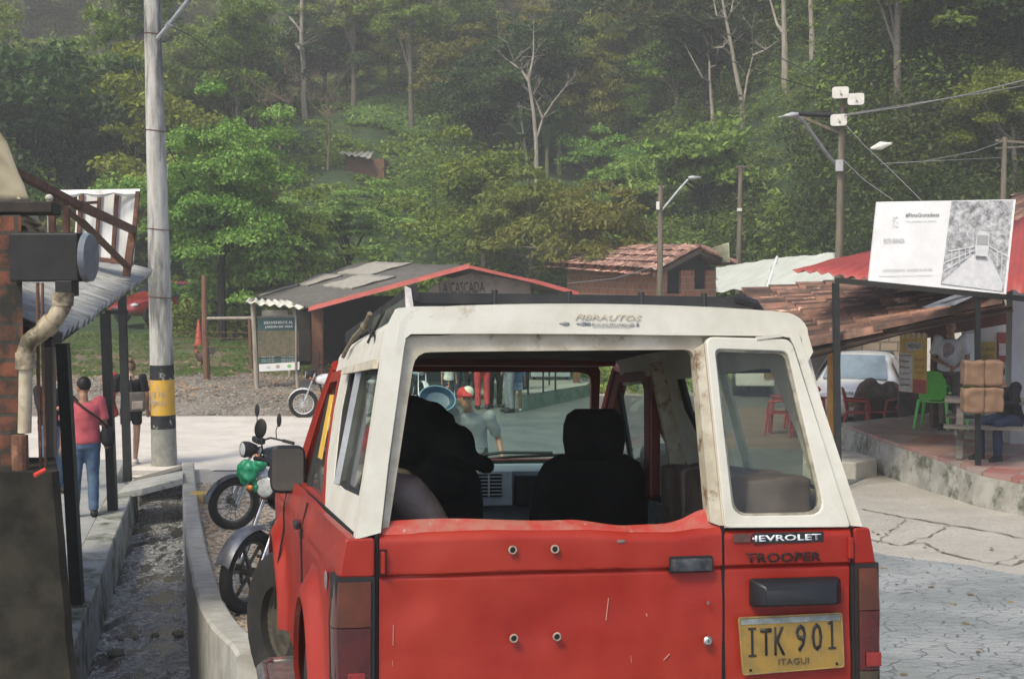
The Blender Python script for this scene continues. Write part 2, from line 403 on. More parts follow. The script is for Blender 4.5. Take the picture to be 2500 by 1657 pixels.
# -- asphalt road sheets (the lane the car stands on, and the road beyond it)
def roadmat(name, base, base2, cracks, rough, sc_=1.0, line=.012):
    m = bpy.data.materials.new(name); t, N, L = nt(m)
    out = N.new('ShaderNodeOutputMaterial'); b = N.new('ShaderNodeBsdfPrincipled'); L.new(b.outputs[0], out.inputs[0])
    tc = N.new('ShaderNodeTexCoord'); mp = N.new('ShaderNodeMapping'); L.new(tc.outputs['Object'], mp.inputs['Vector'])
    n = N.new('ShaderNodeTexNoise'); n.inputs['Scale'].default_value = 1.1; n.inputs['Detail'].default_value = 8; L.new(mp.outputs[0], n.inputs['Vector'])
    nf = N.new('ShaderNodeTexNoise'); nf.inputs['Scale'].default_value = 60; nf.inputs['Detail'].default_value = 3; L.new(mp.outputs[0], nf.inputs['Vector'])
    ad = N.new('ShaderNodeMix'); ad.data_type = 'RGBA'; ad.blend_type = 'ADD'; ad.inputs['Factor'].default_value = .10; L.new(mp.outputs[0], ad.inputs['A']); L.new(n.outputs['Color'], ad.inputs['B'])
    mp2 = N.new('ShaderNodeMapping'); mp2.inputs['Scale'].default_value = (2.2 * sc_, 3.2 * sc_, 2); mp2.inputs['Rotation'].default_value = (0, 0, .06); L.new(ad.outputs['Result'], mp2.inputs['Vector'])
    v = N.new('ShaderNodeTexVoronoi'); v.feature = 'DISTANCE_TO_EDGE'; v.inputs['Scale'].default_value = 1.7; L.new(mp2.outputs[0], v.inputs['Vector'])
    mr = N.new('ShaderNodeMapRange'); mr.inputs['From Min'].default_value = line * .4; mr.inputs['From Max'].default_value = line * 3; L.new(v.outputs['Distance'], mr.inputs['Value'])
    a = N.new('ShaderNodeMix'); a.data_type = 'RGBA'; a.inputs['A'].default_value = (*base, 1); a.inputs['B'].default_value = (*base2, 1)
    r1 = N.new('ShaderNodeMapRange'); r1.inputs['From Min'].default_value = .4; r1.inputs['From Max'].default_value = .62; L.new(n.outputs['Fac'], r1.inputs['Value']); L.new(r1.outputs[0], a.inputs['Factor'])
    a2 = N.new('ShaderNodeMix'); a2.data_type = 'RGBA'; a2.blend_type = 'MULTIPLY'; a2.inputs['Factor'].default_value = .7; L.new(a.outputs['Result'], a2.inputs['A'])
    r2 = N.new('ShaderNodeMapRange'); r2.inputs['From Min'].default_value = .3; r2.inputs['From Max'].default_value = .6; r2.inputs['To Min'].default_value = .6; r2.inputs['To Max'].default_value = 1.1; L.new(nf.outputs['Fac'], r2.inputs['Value']); L.new(r2.outputs[0], a2.inputs['B'])
    c = N.new('ShaderNodeMix'); c.data_type = 'RGBA'; c.inputs['A'].default_value = (*[x * .3 for x in base], 1); L.new(a2.outputs['Result'], c.inputs['B'])
    k = N.new('ShaderNodeMath'); k.operation = 'MAXIMUM'; k.inputs[1].default_value = 1 - cracks; L.new(mr.outputs[0], k.inputs[0]); L.new(k.outputs[0], c.inputs['Factor'])
    L.new(c.outputs['Result'], b.inputs['Base Color'])
    r3 = N.new('ShaderNodeMapRange'); r3.inputs['From Min'].default_value = .35; r3.inputs['From Max'].default_value = .65; r3.inputs['To Min'].default_value = rough; r3.inputs['To Max'].default_value = rough + .25; L.new(n.outputs['Fac'], r3.inputs['Value']); L.new(r3.outputs[0], b.inputs['Roughness'])
    bp = N.new('ShaderNodeBump'); bp.inputs['Distance'].default_value = .012; bp.inputs['Strength'].default_value = .8; q = N.new('ShaderNodeMath'); q.operation = 'ADD'; L.new(k.outputs[0], q.inputs[0]); L.new(nf.outputs['Fac'], q.inputs[1]); L.new(q.outputs[0], bp.inputs['Height']); L.new(bp.outputs[0], b.inputs['Normal'])
    return m
RM = roadmat('wet_stamped_concrete', (.24, .26, .255), (.33, .345, .335), .75, .32, 1.55, .012)
def strip(name, m, ys, fl, fr, off, nx=24):
    me = bpy.data.meshes.new(name); V = []; fs = []
    for y in ys:
        a, b = fl(y), fr(y)
        for i in range(nx + 1): x = a + (b - a) * i / nx; V.append((x, y, gz(x, y) + off))
    for j in range(len(ys) - 1):
        for i in range(nx): k = j * (nx + 1) + i; fs.append((k, k + 1, k + nx + 2, k + nx + 1))
    me.from_pydata(V, [], fs); me.materials.append(m); me.shade_smooth(); o = bpy.data.objects.new(name, me); COL.objects.link(o); o['kind'] = 'structure'; return o
def edgeR(y):                        # right edge of the stamped lane against the concrete apron
    pts = [(0, 7.3), (8, 6.1), (11, 5.05), (13, 4.0), (14.6, 3.15), (17, 2.6), (22, 3.6)]
    for (a, b), (c, d) in zip(pts, pts[1:]):
        if y <= c: return b + (d - b) * (y - a) / (c - a) + .06 * math.sin(y * 5)
    return pts[-1][1]
strip('road', RM, linesp([(-2, 22, .25)]), lambda y: wallx(y) + .75 + .1 * math.sin(y * 4) if y < 16 else wallx(16) + .75 + (y - 16) * .62, edgeR, .006)
asp = roadmat('grey_asphalt', (.115, .125, .12), (.15, .16, .15), .25, .45, .5)
strip('far_road', asp, linesp([(17.5, 31, .25), (31, 33, .5)]), lambda y: -2.35 + .1 * math.sin(y * 2) + max(0, (29 - y)) * .10, lambda y: 3.2 + (y - 17) * .55, .012)
# pale cement cross street on the left
cem = mk('pale_cement', (.50, .46, .40), (.58, .54, .47), 1.5, .75, bump=.003, bs=40, c3=(.36, .33, .28), s3=.8, lo3=.55, hi3=.8)
strip('cross_street', cem, linesp([(21.3, 29.2, .3)]), lambda y: -26, lambda y: -2.2 + .05 * math.sin(y * 3) + max(0, (29 - y)) * .10, .018, 40)
# concrete apron cracks on the right: built as shallow dark joints filled with grit
jm = mk('crack_grit', (.09, .08, .06), (.20, .17, .12), 20, .95)
def crack(pts, w=.035, seed=0):
    mb = MB(); R = random.Random(seed); P = []
    W = [onz(u, v, 0) for u, v in pts]; W = []
    for u, v in pts:
        d = ray(u, v); t = 10
        for _ in range(30):
            p = CAM + d * t; t += (p.z - gz(p.x, p.y)) / max(.02, -d.z) * .8
        W.append(CAM + d * t)
    for a, b in zip(W, W[1:]):
        n = max(2, int((b - a).length / .12))
        for i in range(n): P.append(a.lerp(b, i / n))
    P.append(W[-1])
    L_, R_ = [], []
    for i, p in enumerate(P):
        d = (P[min(i + 1, len(P) - 1)] - P[max(0, i - 1)]); d.z = 0; d.normalize(); s = Vector((-d.y, d.x, 0))
        p = p + s * R.uniform(-.03, .03); ww = w * R.uniform(.1, .8) / 2
        a, b = p + s * ww, p - s * ww; L_.append((a.x, a.y, gz(a.x, a.y) + .009)); R_.append((b.x, b.y, gz(b.x, b.y) + .009))
    mb.loft([L_, R_], closed=False, cap=False); return mb
cr = MB()
for i, (p, w_) in enumerate([([(2103, 1243), (2200, 1262), (2320, 1282), (2420, 1298), (2500, 1315)], .07), ([(2212, 1268), (2170, 1300), (2145, 1325)], .035), ([(2315, 1283), (2270, 1308), (2215, 1328)], .04), ([(2130, 1318), (2200, 1332), (2255, 1325), (2300, 1350), (2400, 1372), (2470, 1382), (2500, 1368)], .06), ([(2500, 1352), (2420, 1380)], .03)]):
    k = crack(p, w_, i); o = len(cr.v); cr.v += k.v; cr.f += [tuple(x + o for x in f) for f in k.f]
o = cr.build('pavement_cracks', jm); o['kind'] = 'structure'
# ---------------------------------------------------------------- canal
cwall = mk('canal_wall_concrete', (.36, .35, .31), (.27, .26, .22), 6, .85, bump=.006, bs=30, c3=(.12, .13, .075), s3=2.2, lo3=.55, hi3=.75)
mb = MB(); rings = []
for y in linesp([(7.75, 21.4, .3)]):
    c = wallx(y); top = g0(c, y) + .13; wd = .09; d = (wallx(y + .2) - wallx(y - .2)) / .4
    sx = wd * math.sqrt(1 + d * d); j = .008 * noise.noise(Vector((y * 2, 3, 0)))
    rings.append([(c - sx + j, y, -.6), (c + sx, y, -.6), (c + sx, y, top - .02), (c + sx - .02, y, top + j), (c - sx + .02, y, top + j), (c - sx + j, y, top - .02)])
mb.loft(rings); o = mb.build('canal_wall', cwall); tag(o, 'low curved concrete wall along the right side of the drainage canal', 'wall')
# sidewalk slab with kerb on the left
def kx(y): return -3.5 - .204 * (y - 11.26)
sw = mk('sidewalk_cement', (.27, .275, .26), (.35, .35, .325), 2.5, .5, bump=.003, bs=50, c3=(.17, .17, .15), s3=3, lo3=.5, hi3=.8)
SWZ = .10
def slab(name, m, fx0, fx1, ys, z0, z1):
    mb = MB(); rings = []
    for y in ys:
        a, b = fx0(y), fx1(y); rings.append([(a, y, z0), (b, y, z0), (b, y, z1 - .015), (b - .015, y, z1), (a, y, z1)])
    mb.loft(rings); return mb.build(name, m)

o = slab('sidewalk', sw, lambda y: -14, lambda y: kx(y) - .32, linesp([(5, 22, .5)]), -.6, SWZ); o['kind'] = 'structure'
mb = MB(); rings = []
for y in linesp([(6, 19.5, .3)]):
    b = kx(y); a = b - .315; j = .01 * noise.noise(Vector((y * 1.5, 0, 0)))
    rings.append([(a, y, -.6), (b + .03 + j, y, -.6), (b + j, y, SWZ - .0), (b - .015 + j, y, SWZ + .018), (a, y, SWZ + .018)])
mb.loft(rings)
o = mb.build('kerb', mk('mossy_kerb', (.25, .25, .22), (.33, .33, .30), 4, .8, bump=.005, bs=30, c3=(.05, .065, .022), s3=2.5, lo3=.48, hi3=.62)); o['kind'] = 'structure'
# slabs bridging the canal
slabm = mk('slab_concrete', (.38, .38, .34), (.30, .30, .26), 8, .8, bump=.004, bs=40, c3=(.12, .12, .1), s3=6)
a1, b1 = onz(285, 1207, .2), onz(446, 1170, .16)
mb = MB(); q = [at(284, 1204, 18.4), at(346, 1192, 18.5), at(447, 1166, 18.9), at(447, 1148, 20.0), at(312, 1176, 19.7)]
mb.prism([p for p in q], (0, 0, -.09)); o = mb.build('canal_slab', slabm, bevel=.008); tag(o, 'pale concrete slab laid across the canal beside the awning post', 'slab')
mb = MB(); q = [at(318, 1178, 20.3), at(443, 1144, 20.6), at(447, 1134, 21.2), at(330, 1166, 21.2)]
mb.prism(q, (0, 0, -.10)); o = mb.build('canal_slab', mk('dark_slab', (.17, .16, .13), (.10, .09, .07), 8, .9, bump=.006), bevel=.008); tag(o, 'dark broken slab edge at the foot of the concrete pole', 'slab')
wtm = bpy.data.materials.new('canal_water'); t, N, L = nt(wtm); out = N.new('ShaderNodeOutputMaterial'); b = N.new('ShaderNodeBsdfPrincipled'); b.inputs['Base Color'].default_value = (.03, .032, .028, 1); b.inputs['Roughness'].default_value = .06; L.new(b.outputs[0], out.inputs[0])
tc = N.new('ShaderNodeTexCoord'); n = N.new('ShaderNodeTexNoise'); n.inputs['Scale'].default_value = 18; n.inputs['Detail'].default_value = 4; L.new(tc.outputs['Object'], n.inputs['Vector']); bp = N.new('ShaderNodeBump'); bp.inputs['Distance'].default_value = .012; bp.inputs['Strength'].default_value = .6; L.new(n.outputs['Fac'], bp.inputs['Height']); L.new(bp.outputs[0], b.inputs['Normal'])
mb = MB(); mb.loft([[(kx(y) - .02, y, -.301 - .012 * (21 - y)), (wallx(y) - .02, y, -.301 - .012 * (21 - y))] for y in linesp([(7.5, 20.8, .5)])], closed=False, cap=False); o = mb.build('canal_water', wtm); o['kind'] = 'structure'
# stones and rubbish lying in the canal
stm = mk('stone', (.20, .17, .12), (.10, .09, .07), 12, .9, bump=.01, objr=.3)
R = random.Random(3)
def rock(sz, seed):
    bm = bmesh.new(); bmesh.ops.create_icosphere(bm, subdivisions=2, radius=1)
    for v in bm.verts: v.co *= 1 + .35 * noise.noise(v.co * 1.4 + Vector((seed * 3.1, 0, 0))); v.co = Vector((v.co.x, v.co.y * .8, v.co.z * .55)) * sz
    me = bpy.data.meshes.new('stone'); bm.to_mesh(me); bm.free(); me.materials.append(stm); return me
rocks = [rock(1, i) for i in range(5)]
spots = [(285, 1588, .085, 'large tan stone lying in the canal bed'), (214, 1622, .06, 'dark stone near the kerb in the foreground of the canal'), (330, 1548, .04, 'small dark stone beyond the tan stone'), (378, 1542, .05, 'tan stone nearest the deep shade of the canal wall'), (305, 1400, .035, 'small mossy stone midway along the kerb side'), (436, 1540, .06, 'brown stone against the foot of the canal wall'), (360, 1327, .03, 'small black stone in the far wet part of the canal'), (295, 1552, .03, 'little dark pebble left of the tan stone')]
for i, (u, v, s, lb) in enumerate(spots):
    p = onz(u, v, -.36); o = bpy.data.objects.new('stone', rocks[i % 5]); COL.objects.link(o); o.location = (p.x, p.y, gz(p.x, p.y) + s * .25); o.scale = (s, s, s); o.rotation_euler = (0, 0, i * 1.3); tag(o, lb, 'stone', 'stones in the canal bed')

# gravel, leaf litter: countless small bits scattered as stuff
def litter(name, n, area, sz, m, flat=.25, seed=1, off=0, shape=5):
    rg = np.random.default_rng(seed); V = []; Fs = []; k = 0
    while k < n:
        x, y = area(rg)
        z = gz(x, y) + off; s = sz * rg.uniform(.4, 1.3); a0 = rg.uniform(0, 6.3); o = len(V)
        for i in range(shape): a = a0 + 6.283 * i / shape; rr = s * rg.uniform(.6, 1); V.append((x + rr * math.cos(a), y + rr * math.sin(a), z - s * .1 + s * flat * rg.uniform(-.3, .6)))
        V.append((x, y, z + s * flat)); Fs += [(o + i, o + (i + 1) % shape, o + shape) for i in range(shape)]; k += 1
    me = bpy.data.meshes.new(name); me.from_pydata(V, [], Fs); me.materials.append(m); o = bpy.data.objects.new(name, me); COL.objects.link(o); o['kind'] = 'stuff'; return o
gm = mk('gravel_bits', (.24, .22, .18), (.12, .11, .09), 40, .85, island=.5)
litter('gravel', 9000, lambda r: (r.uniform(-13, -3.2), 29.4 + 6 * r.random() ** 1.3), .045, gm, .5, 2)
litter('canal_gravel', 5000, lambda r: (lambda y: (r.uniform(kx(y) + .03, wallx(y) - .1), y))(9 + 11.5 * r.random()), .018, mk('wet_glint_bits', (.14, .14, .13), (.45, .45, .42), 30, .25, island=.5), .4, 3)  # wet gravel, its pale tone painted in for glints of sky
def strip_area(r):
    y = 8 + 12 * r.random(); w_ = .75 if y < 16 else .9; c = wallx(y) + .1; return c + w_ * r.random() ** 1.2, y
litter('fallen_leaves', 2600, strip_area, .04, mk('dead_leaves', (.20, .13, .075), (.30, .25, .17), 30, .8, island=.5), .3, 4, .004)
litter('fallen_leaves', 700, lambda r: (r.uniform(-13, -3), 31 + 7 * r.random()), .09, mk('dead_leaves2', (.28, .19, .11), (.20, .11, .06), 30, .8, island=.4), .3, 5, .01)
litter('leaf_debris', 120, lambda r: (r.uniform(2, 7), 7 + 9 * r.random()), .03, mk('dead_leaves3', (.16, .12, .06), (.09, .07, .04), 30, .8, island=.4), .3, 6, .012)
# ================================================================= THE CAR
SL = .0895; PSI = math.radians(12.1)
cn = Vector((0, SL, 1)).normalized(); cf = Vector((-math.sin(PSI), math.cos(PSI), -SL * math.cos(PSI))).normalized(); crr = cf.cross(cn)
CM = Matrix((crr, cf, cn)).transposed().to_4x4(); CM.translation = Vector((.30, 4.25, 1.529 - SL * 4.25))
CI = CM.inverted(); lcam = CI @ CAM; CI3 = CI.to_3x3()
def cp(u, v, y0=0, k=None):          # place on the car's rear face (window part leans forward)
    d = CI3 @ ray(u, v)
    t = (y0 - lcam.y) / d.y; p = lcam + d * t
    if k is None: k = .12 if p.z > 1.13 else 0
    if k: t = (y0 + k * (lcam.z - 1.13) - lcam.y) / (d.y - k * d.z); p = lcam + d * t
    return p
def csd(u, v, x0=-.775, k=.21):       # place on the car's left side
    d = CI3 @ ray(u, v); t = (x0 + k * (lcam.z - 1.13) - lcam.x) / (d.x - k * d.z); return lcam + d * t
red = mk('faded_red_paint', (.235, .014, .006), (.28, .025, .012), 1.6, .34, bump=.0012, spec=.28, bs=3, c3=(.20, .010, .007), s3=2.4, lo3=.5, hi3=.75, coat=.08, rvar=.2)
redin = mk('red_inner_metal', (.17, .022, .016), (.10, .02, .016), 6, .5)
def capmat():
    m = mk('aged_white_fibreglass', (.54, .53, .46), (.45, .435, .36), 3.0, .5, c3=(.27, .21, .13), s3=9, lo3=.60, hi3=.74, bump=.0008, bs=8, rvar=.2); return m
capw = capmat(); capd = mk('grimy_cream_gutter', (.46, .43, .34), (.34, .30, .22), 9, .7, c3=(.16, .09, .045), s3=14, lo3=.55, hi3=.66, bump=.002, bs=30)
blk = mk('black_rubber', (.018, .018, .018), (.03, .03, .03), 20, .6, bump=.001)
blkp = mk('black_plastic', (.018, .020, .024), (.026, .028, .034), 8, .38, bump=.0008, bs=60)
steel = mk('dull_chrome', (.55, .55, .53), (.35, .34, .32), 12, .28, metal=.9)
rust = mk('rusty_steel', (.13, .055, .03), (.07, .035, .022), 12, .85, bump=.003, bs=50, c3=(.24, .12, .06), s3=9)
redd = mk('dark_seam', (.008, .006, .006))
car = thing('red_white_jeep', 'boxy red off-roader with a white fibreglass top, seen from behind with its tailgate window missing', 'car', CM)
car.name = 'off_road_car'
def fillet(P, r, n=5):               # round the corners of a closed loop
    out = []; k = len(P)
    for i in range(k):
        a, b, c = P[i - 1], P[i], P[(i + 1) % k]; rr = r[i] if isinstance(r, (list, tuple)) else r
        u = (a - b); v = (c - b); ru = min(rr, u.length * .45); rv = min(rr, v.length * .45)
        p0, p1 = b + u.normalized() * ru, b + v.normalized() * rv
        for j in range(n + 1): t = j / n; out.append(p0 * (1 - t) ** 2 + b * 2 * t * (1 - t) + p1 * t * t)
    return out
# -- cap cross-section: belt left -> roof -> belt right
def capsec(y, zr=1.83, w=.62, xb=.80, zb=1.135, cx=.025, r=.09, crown=.018, drop=0):
    P = []; lean = (xb - w) / (zr - zb)
    zc = zr - r * .9
    for t in (0, .25, .5, .75, 1): z = zb + (zc - zb) * t; P.append((-(xb - lean * (z - zb)), z))
    for i in range(1, 6):
        a = PI / 2 * i / 6; P.append((-(w - r * .15) - 0 + r * (1 - math.cos(a)) * 1.0 - .0 if False else -(w + lean * r) + r * (1 - math.cos(a)) * 1.15, zc + r * .9 * math.sin(a)))
    xl = P[-1][0]
    m = 9
    for i in range(1, m): t = i / m; P.append((xl * (1 - 2 * t), zr + crown * (1 - (1 - 2 * t) ** 2) * 1.0))
    L_ = P[:]
    n = 10; right = [(-x, z) for x, z in L_[:n]][::-1]
    P = L_ + right
    return [Vector((cx + x, y, z)) for x, z in P]
def ky(z): return .12 * max(0, z - 1.13)
# roof + side skins of the cap, with window openings
def sidept(s, y, z, zr=1.83): return Vector((.025 + s * (.80 - .21 * (z - 1.135)), y, z))
ROOF = lambda y: 1.83 - .022 * max(0, y - .3) - .05 * max(0, y - 1.7) ** 1.5
mb = MB(); rings = []
for y in (0.0, .06, .5, 1.0, 1.5, 1.9, 2.15):
    zr = ROOF(y); S_ = capsec(y, zr, w=.652 - .003 * y, zb=1.70 - .03 * y, xb=.684 + .001 * y, r=.08)
    rings.append([Vector((p.x, y + (ky(p.z) if y < .1 else (.02 if y > 2 else 0)), p.z)) for p in S_])
inner = [[p + Vector((0, 0, -.035)) + Vector((-.02 if p.x > 0 else .02, 0, 0)) for p in g] for g in rings]
n = len(rings[0]); mb2 = MB()
mb.loft(rings, closed=False, cap=False); mb.loft(inner, closed=False, cap=False)
for a, b in ((rings[0], inner[0]), (rings[-1], inner[-1])): mb.loft([a, b], closed=False, cap=False)
mb.build('roof', capw, car, smooth=True)
# rear face of the cap: outer border and opening, both traced as corresponding loops

TLo, TRo, BRo, BLo = cp(950, 768), cp(1938, 776), cp(2106, 1285), cp(868, 1316)
# fascia frame: outer edge to recess edge
outer = [BLo, BLo.lerp(TLo, .35), BLo.lerp(TLo, .7), BLo.lerp(TLo, .93), cp(972, 752), cp(1010, 748), cp(1200, 747), cp(1430, 749), cp(1650, 754), cp(1880, 759), cp(1915, 766), TRo.lerp(BRo, .06), TRo.lerp(BRo, .35), TRo.lerp(BRo, .7), BRo]
inn = [cp(930, 1300), cp(948, 1135), cp(968, 990), cp(984, 870), cp(990, 826), cp(1004, 815), cp(1200, 814), cp(1430, 815), cp(1650, 818), cp(1905, 820), cp(1930, 824), cp(1940, 845), cp(1985, 990), cp(2035, 1155), cp(2078, 1283)]
def fixy(p, d=0): return Vector((p.x, ky(p.z) + d, p.z))
def openring(mb, A, B, dy):
    A = [fixy(p) for p in A]; B = [fixy(p, .004) for p in B]; e = Vector((0, dy, 0)); mb.loft([[p + e for p in A], A, B, [p + e for p in B]], closed=False, cap=False)
    mb.f.append(tuple(len(mb.v) - 4 * len(A) + i * len(A) for i in range(4))); mb.f.append(tuple(len(mb.v) - 4 * len(A) + i * len(A) + len(A) - 1 for i in range(4)))
mb = MB(); openring(mb, outer, inn, .07); mb.build('rear_fascia', capw, car, smooth=True)
# recessed cream gutter frame behind the fascia around both openings
go = [cp(918, 1312), cp(940, 1135), cp(962, 980), cp(984, 826), cp(1200, 808), cp(1430, 808), cp(1700, 812), cp(1930, 818), cp(1950, 850), cp(1995, 990), cp(2046, 1155), cp(2088, 1290)]
gi = [cp(946, 1300), cp(965, 1135), cp(988, 985), cp(1008, 860), cp(1200, 855), cp(1430, 852), cp(1700, 852), cp(1915, 842), cp(1935, 862), cp(1975, 990), cp(2020, 1155), cp(2062, 1290)]
mb = MB(); A = [fixy(p, .03) for p in go]; B = [fixy(p, .045) for p in gi]; e = Vector((0, .05, 0))
mb.loft([[p + e for p in A], A, B, [p + e for p in B]], closed=False, cap=False); mb.build('gutter_frame', capd, car, smooth=True)
# tailgate window frame (glass gone): ring
o_ = fillet([cp(930, 1345), cp(992, 818), cp(1722, 818), cp(1762, 1340)], [.01, .03, .02, .01], 4)
i_ = fillet([cp(947, 1330), cp(1018, 858), cp(1702, 852), cp(1742, 1325)], [.02, .05, .03, .02], 4)
mb = MB(); mb.ring([fixy(p, .032) for p in o_], [fixy(p, .038) for p in i_], (0, .035, 0)); mb.build('window_frame', capd, car, smooth=True)
mb = MB(); t_ = fillet([cp(1702, 852), cp(1722, 838), cp(1768, 1286), cp(1738, 1275)], .004, 2)
mb.prism([fixy(p, .015) for p in t_], (0, .05, 0)); mb.build('centre_pillar', capd, car)
mb = MB()
for x0, x1, y_ in ((1724, 1736, .006),): mb.prism([fixy(cp(x0, 835), y_), fixy(cp(x1, 835), y_), fixy(cp(x1 + 45, 1288), y_), fixy(cp(x0 + 45, 1288), y_)], (0, .03, 0))
mb.build('pillar_channel', mk('cream_channel', (.55, .54, .46), (.42, .40, .32), 10, .6), car)
# small right door window frame
o_ = fillet([cp(1722, 822), cp(1930, 828), cp(2076, 1286), cp(1770, 1288)], [.03, .03, .012, .012], 5)
i_ = fillet([cp(1745, 852), cp(1922, 858), cp(2015, 1256), cp(1790, 1260)], [.02, .025, .06, .05], 5)
mb = MB(); mb.ring([fixy(p, -.006) for p in o_], [fixy(p, -.004) for p in i_], (0, .03, 0)); wf = mb.build('door_window_frame', capw, car, smooth=True, bevel=.004)
g_ = fillet([cp(1750, 858), cp(1916, 864), cp(2008, 1250), cp(1795, 1254)], [.02, .025, .06, .05], 5)
i2 = [Vector(p) for p in i_]
mb = MB(); mb.ring([fixy(p, .002) for p in i_], [fixy(p, .006) for p in g_], (0, .012, 0)); mb.build('window_seal', mk('seal_beige', (.30, .28, .21), (.14, .13, .1), 12, .6), wf)
mb = MB(); mb.prism([fixy(p, .012) for p in i_], (0, .004, 0)); mb.build('glass', glassmat('hazy_glass', (.94, .95, .91), haze=.008, hazec=(.55, .56, .50)), wf)
# drip strip piece above the door window
mb = MB(); mb.beam(fixy(cp(1845, 826), -.004), fixy(cp(1905, 819), -.004), .012, .010); mb.build('loose_trim', capw, car)
# -- cap side panels with quarter window and sliding glass, both sides
def sidepanel(s):
    def q(y, z, d=0): p = sidept(s, y, z); p.x -= s * d; return p
    ybel = -.0
    ou = [q(.02, 1.135), q(.06, 1.42), q(.10, 1.72), q(1.2, 1.715), q(1.75, 1.70), q(1.72, 1.50), q(1.55, 1.30), q(1.15, 1.10), q(.70, 1.10)]
    inl = [q(.20, 1.245), q(.26, 1.43), q(.38, 1.65), q(.95, 1.655), q(1.42, 1.655), q(1.40, 1.50), q(1.30, 1.40), q(1.12, 1.245), q(.70, 1.235)]
    mb = MB(); mb.ring(ou, inl, (-s * .03, 0, 0)); p = mb.build('side_panel', capw, car, smooth=True)
    i3 = [Vector((x.x, .03 + .955 * (x.y - .03) + .0, 1.45 + .93 * (x.z - 1.45))) for x in inl]; i3 = [sidept(s, v.y, v.z) for v in i3]
    mb = MB(); mb.ring([v + Vector((-s * .004, 0, 0)) for v in inl], [v + Vector((-s * .006, 0, 0)) for v in i3], (-s * .018, 0, 0)); mb.build('window_seal', blk, p)
    mb = MB(); a = q(.86, 1.24, .0); b = q(.93, 1.65, 0); mb.beam(a, b, .03, .03); a = q(1.30, 1.42); mb.build('window_bar', mk('alu', (.42, .42, .40), (.3, .3, .28), 8, .4, metal=.6), p)
    mb = MB(); mb.prism([v + Vector((-s * .016, 0, 0)) for v in inl], (-s * .003, 0, 0)); mb.build('glass', glassmat('side_glass', (.84, .88, .82), haze=.02), p)
    mb = MB(); mb.prism([q(.34, 1.675, -.012), q(1.45, 1.668, -.012), q(1.47, 1.64, -.012), q(.33, 1.645, -.012)], (s * .016, 0, 0)); mb.build('rain_gutter', capd, p)
    return p
sidepanel(-1); sidepanel(1)
# -- door window frames in red with glass, A pillars, windscreen
def doorframe(s):
    def q(y, z, d=0): p = sidept(s, y, z); p.x -= s * d; return p
    ou = [q(1.20, 1.10), q(1.58, 1.29), q(1.77, 1.50), q(1.80, 1.665), q(2.26, 1.66), q(2.52, 1.50), q(2.75, 1.30), q(2.93, 1.10)]
    inl = [q(1.42, 1.14), q(1.66, 1.30), q(1.84, 1.50), q(1.86, 1.62), q(2.22, 1.615), q(2.44, 1.47), q(2.64, 1.28), q(2.78, 1.14)]
    mb = MB(); mb.ring(ou, inl, (-s * .04, 0, 0)); p = mb.build('door_window_frame', red if s < 0 else redin, car, smooth=True)
    mb = MB(); mb.prism([v + Vector((-s * .02, 0, 0)) for v in inl], (-s * .003, 0, 0)); mb.build('glass', glassmat('door_glass', (.86, .90, .86), haze=.02), p)
    mb = MB(); mb.beam(q(2.36, 1.12, .02), q(2.30, 1.60, .02), .02, .02); mb.build('quarter_light_bar', blk, p)
    a = [q(2.24, 1.69, .02), q(2.56, 1.50, .02), q(2.80, 1.30, .02), q(2.98, 1.10, .02)]
    mb = MB(); mb.tube(a, [.03, .035, .038, .045], 8); mb.build('pillar', red if s < 0 else redin, car, smooth=True)
    mb = MB(); mb.box((.025 + s * .63, 1.62, 1.38), (.05, .09, .52)); mb.build('inner_pillar', redin, car, bevel=.01)
    if s < 0:
        mb = MB(); mb.prism([q(1.76, 1.29, -.006), q(1.95, 1.29, -.006), q(2.03, 1.56, -.006), q(1.86, 1.56, -.006)], (.004, 0, 0)); mb.build('window_sticker', mk('yellow_sticker', (.72, .45, .05), (.5, .3, .04), 14, .5), p)
doorframe(-1); doorframe(1)
ws = [Vector((-.70, 2.85, 1.18)), Vector((.75, 2.85, 1.18)), Vector((.60, 2.24, 1.70)), Vector((-.55, 2.24, 1.70))]
wi = [Vector((-.66, 2.81, 1.215)), Vector((.71, 2.81, 1.215)), Vector((.565, 2.28, 1.665)), Vector((-.515, 2.28, 1.665))]
mb = MB(); mb.ring(fillet(ws, .06, 4), fillet(wi, .07, 4), (0, .03, .02)); wsf = mb.build('windscreen_frame', redin, car, smooth=True); mb = MB(); mb.beam((-.68, 2.80, 1.205), (.73, 2.80, 1.205), .03, .05); mb.build('lower_seal', blk, wsf)
mb = MB(); mb.prism(fillet([p + Vector((0, .012, .008)) for p in wi], .05, 4), (0, .004, .003)); mb.build('glass', glassmat('green_windscreen', (.86, .96, .90), haze=.02, hazec=(.5, .62, .55)), wsf)
mb = MB(); mb.box((.025, 2.16, 1.715), (1.18, .28, .05)); mb.build('header_rail', redin, car, bevel=.012)
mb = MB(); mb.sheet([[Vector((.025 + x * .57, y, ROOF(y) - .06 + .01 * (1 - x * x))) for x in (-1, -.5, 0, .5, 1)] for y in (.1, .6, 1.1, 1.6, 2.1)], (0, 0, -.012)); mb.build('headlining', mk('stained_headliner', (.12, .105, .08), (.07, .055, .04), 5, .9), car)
# wipers
mb = MB(); mb.tube([(-.05, 2.90, 1.225), (.25, 2.87, 1.265), (.52, 2.88, 1.26)], .009, 6); mb.tube([(.05, 2.92, 1.215), (.30, 2.90, 1.24), (.60, 2.90, 1.25)], .008, 6); mb.build('wiper', blk, car)
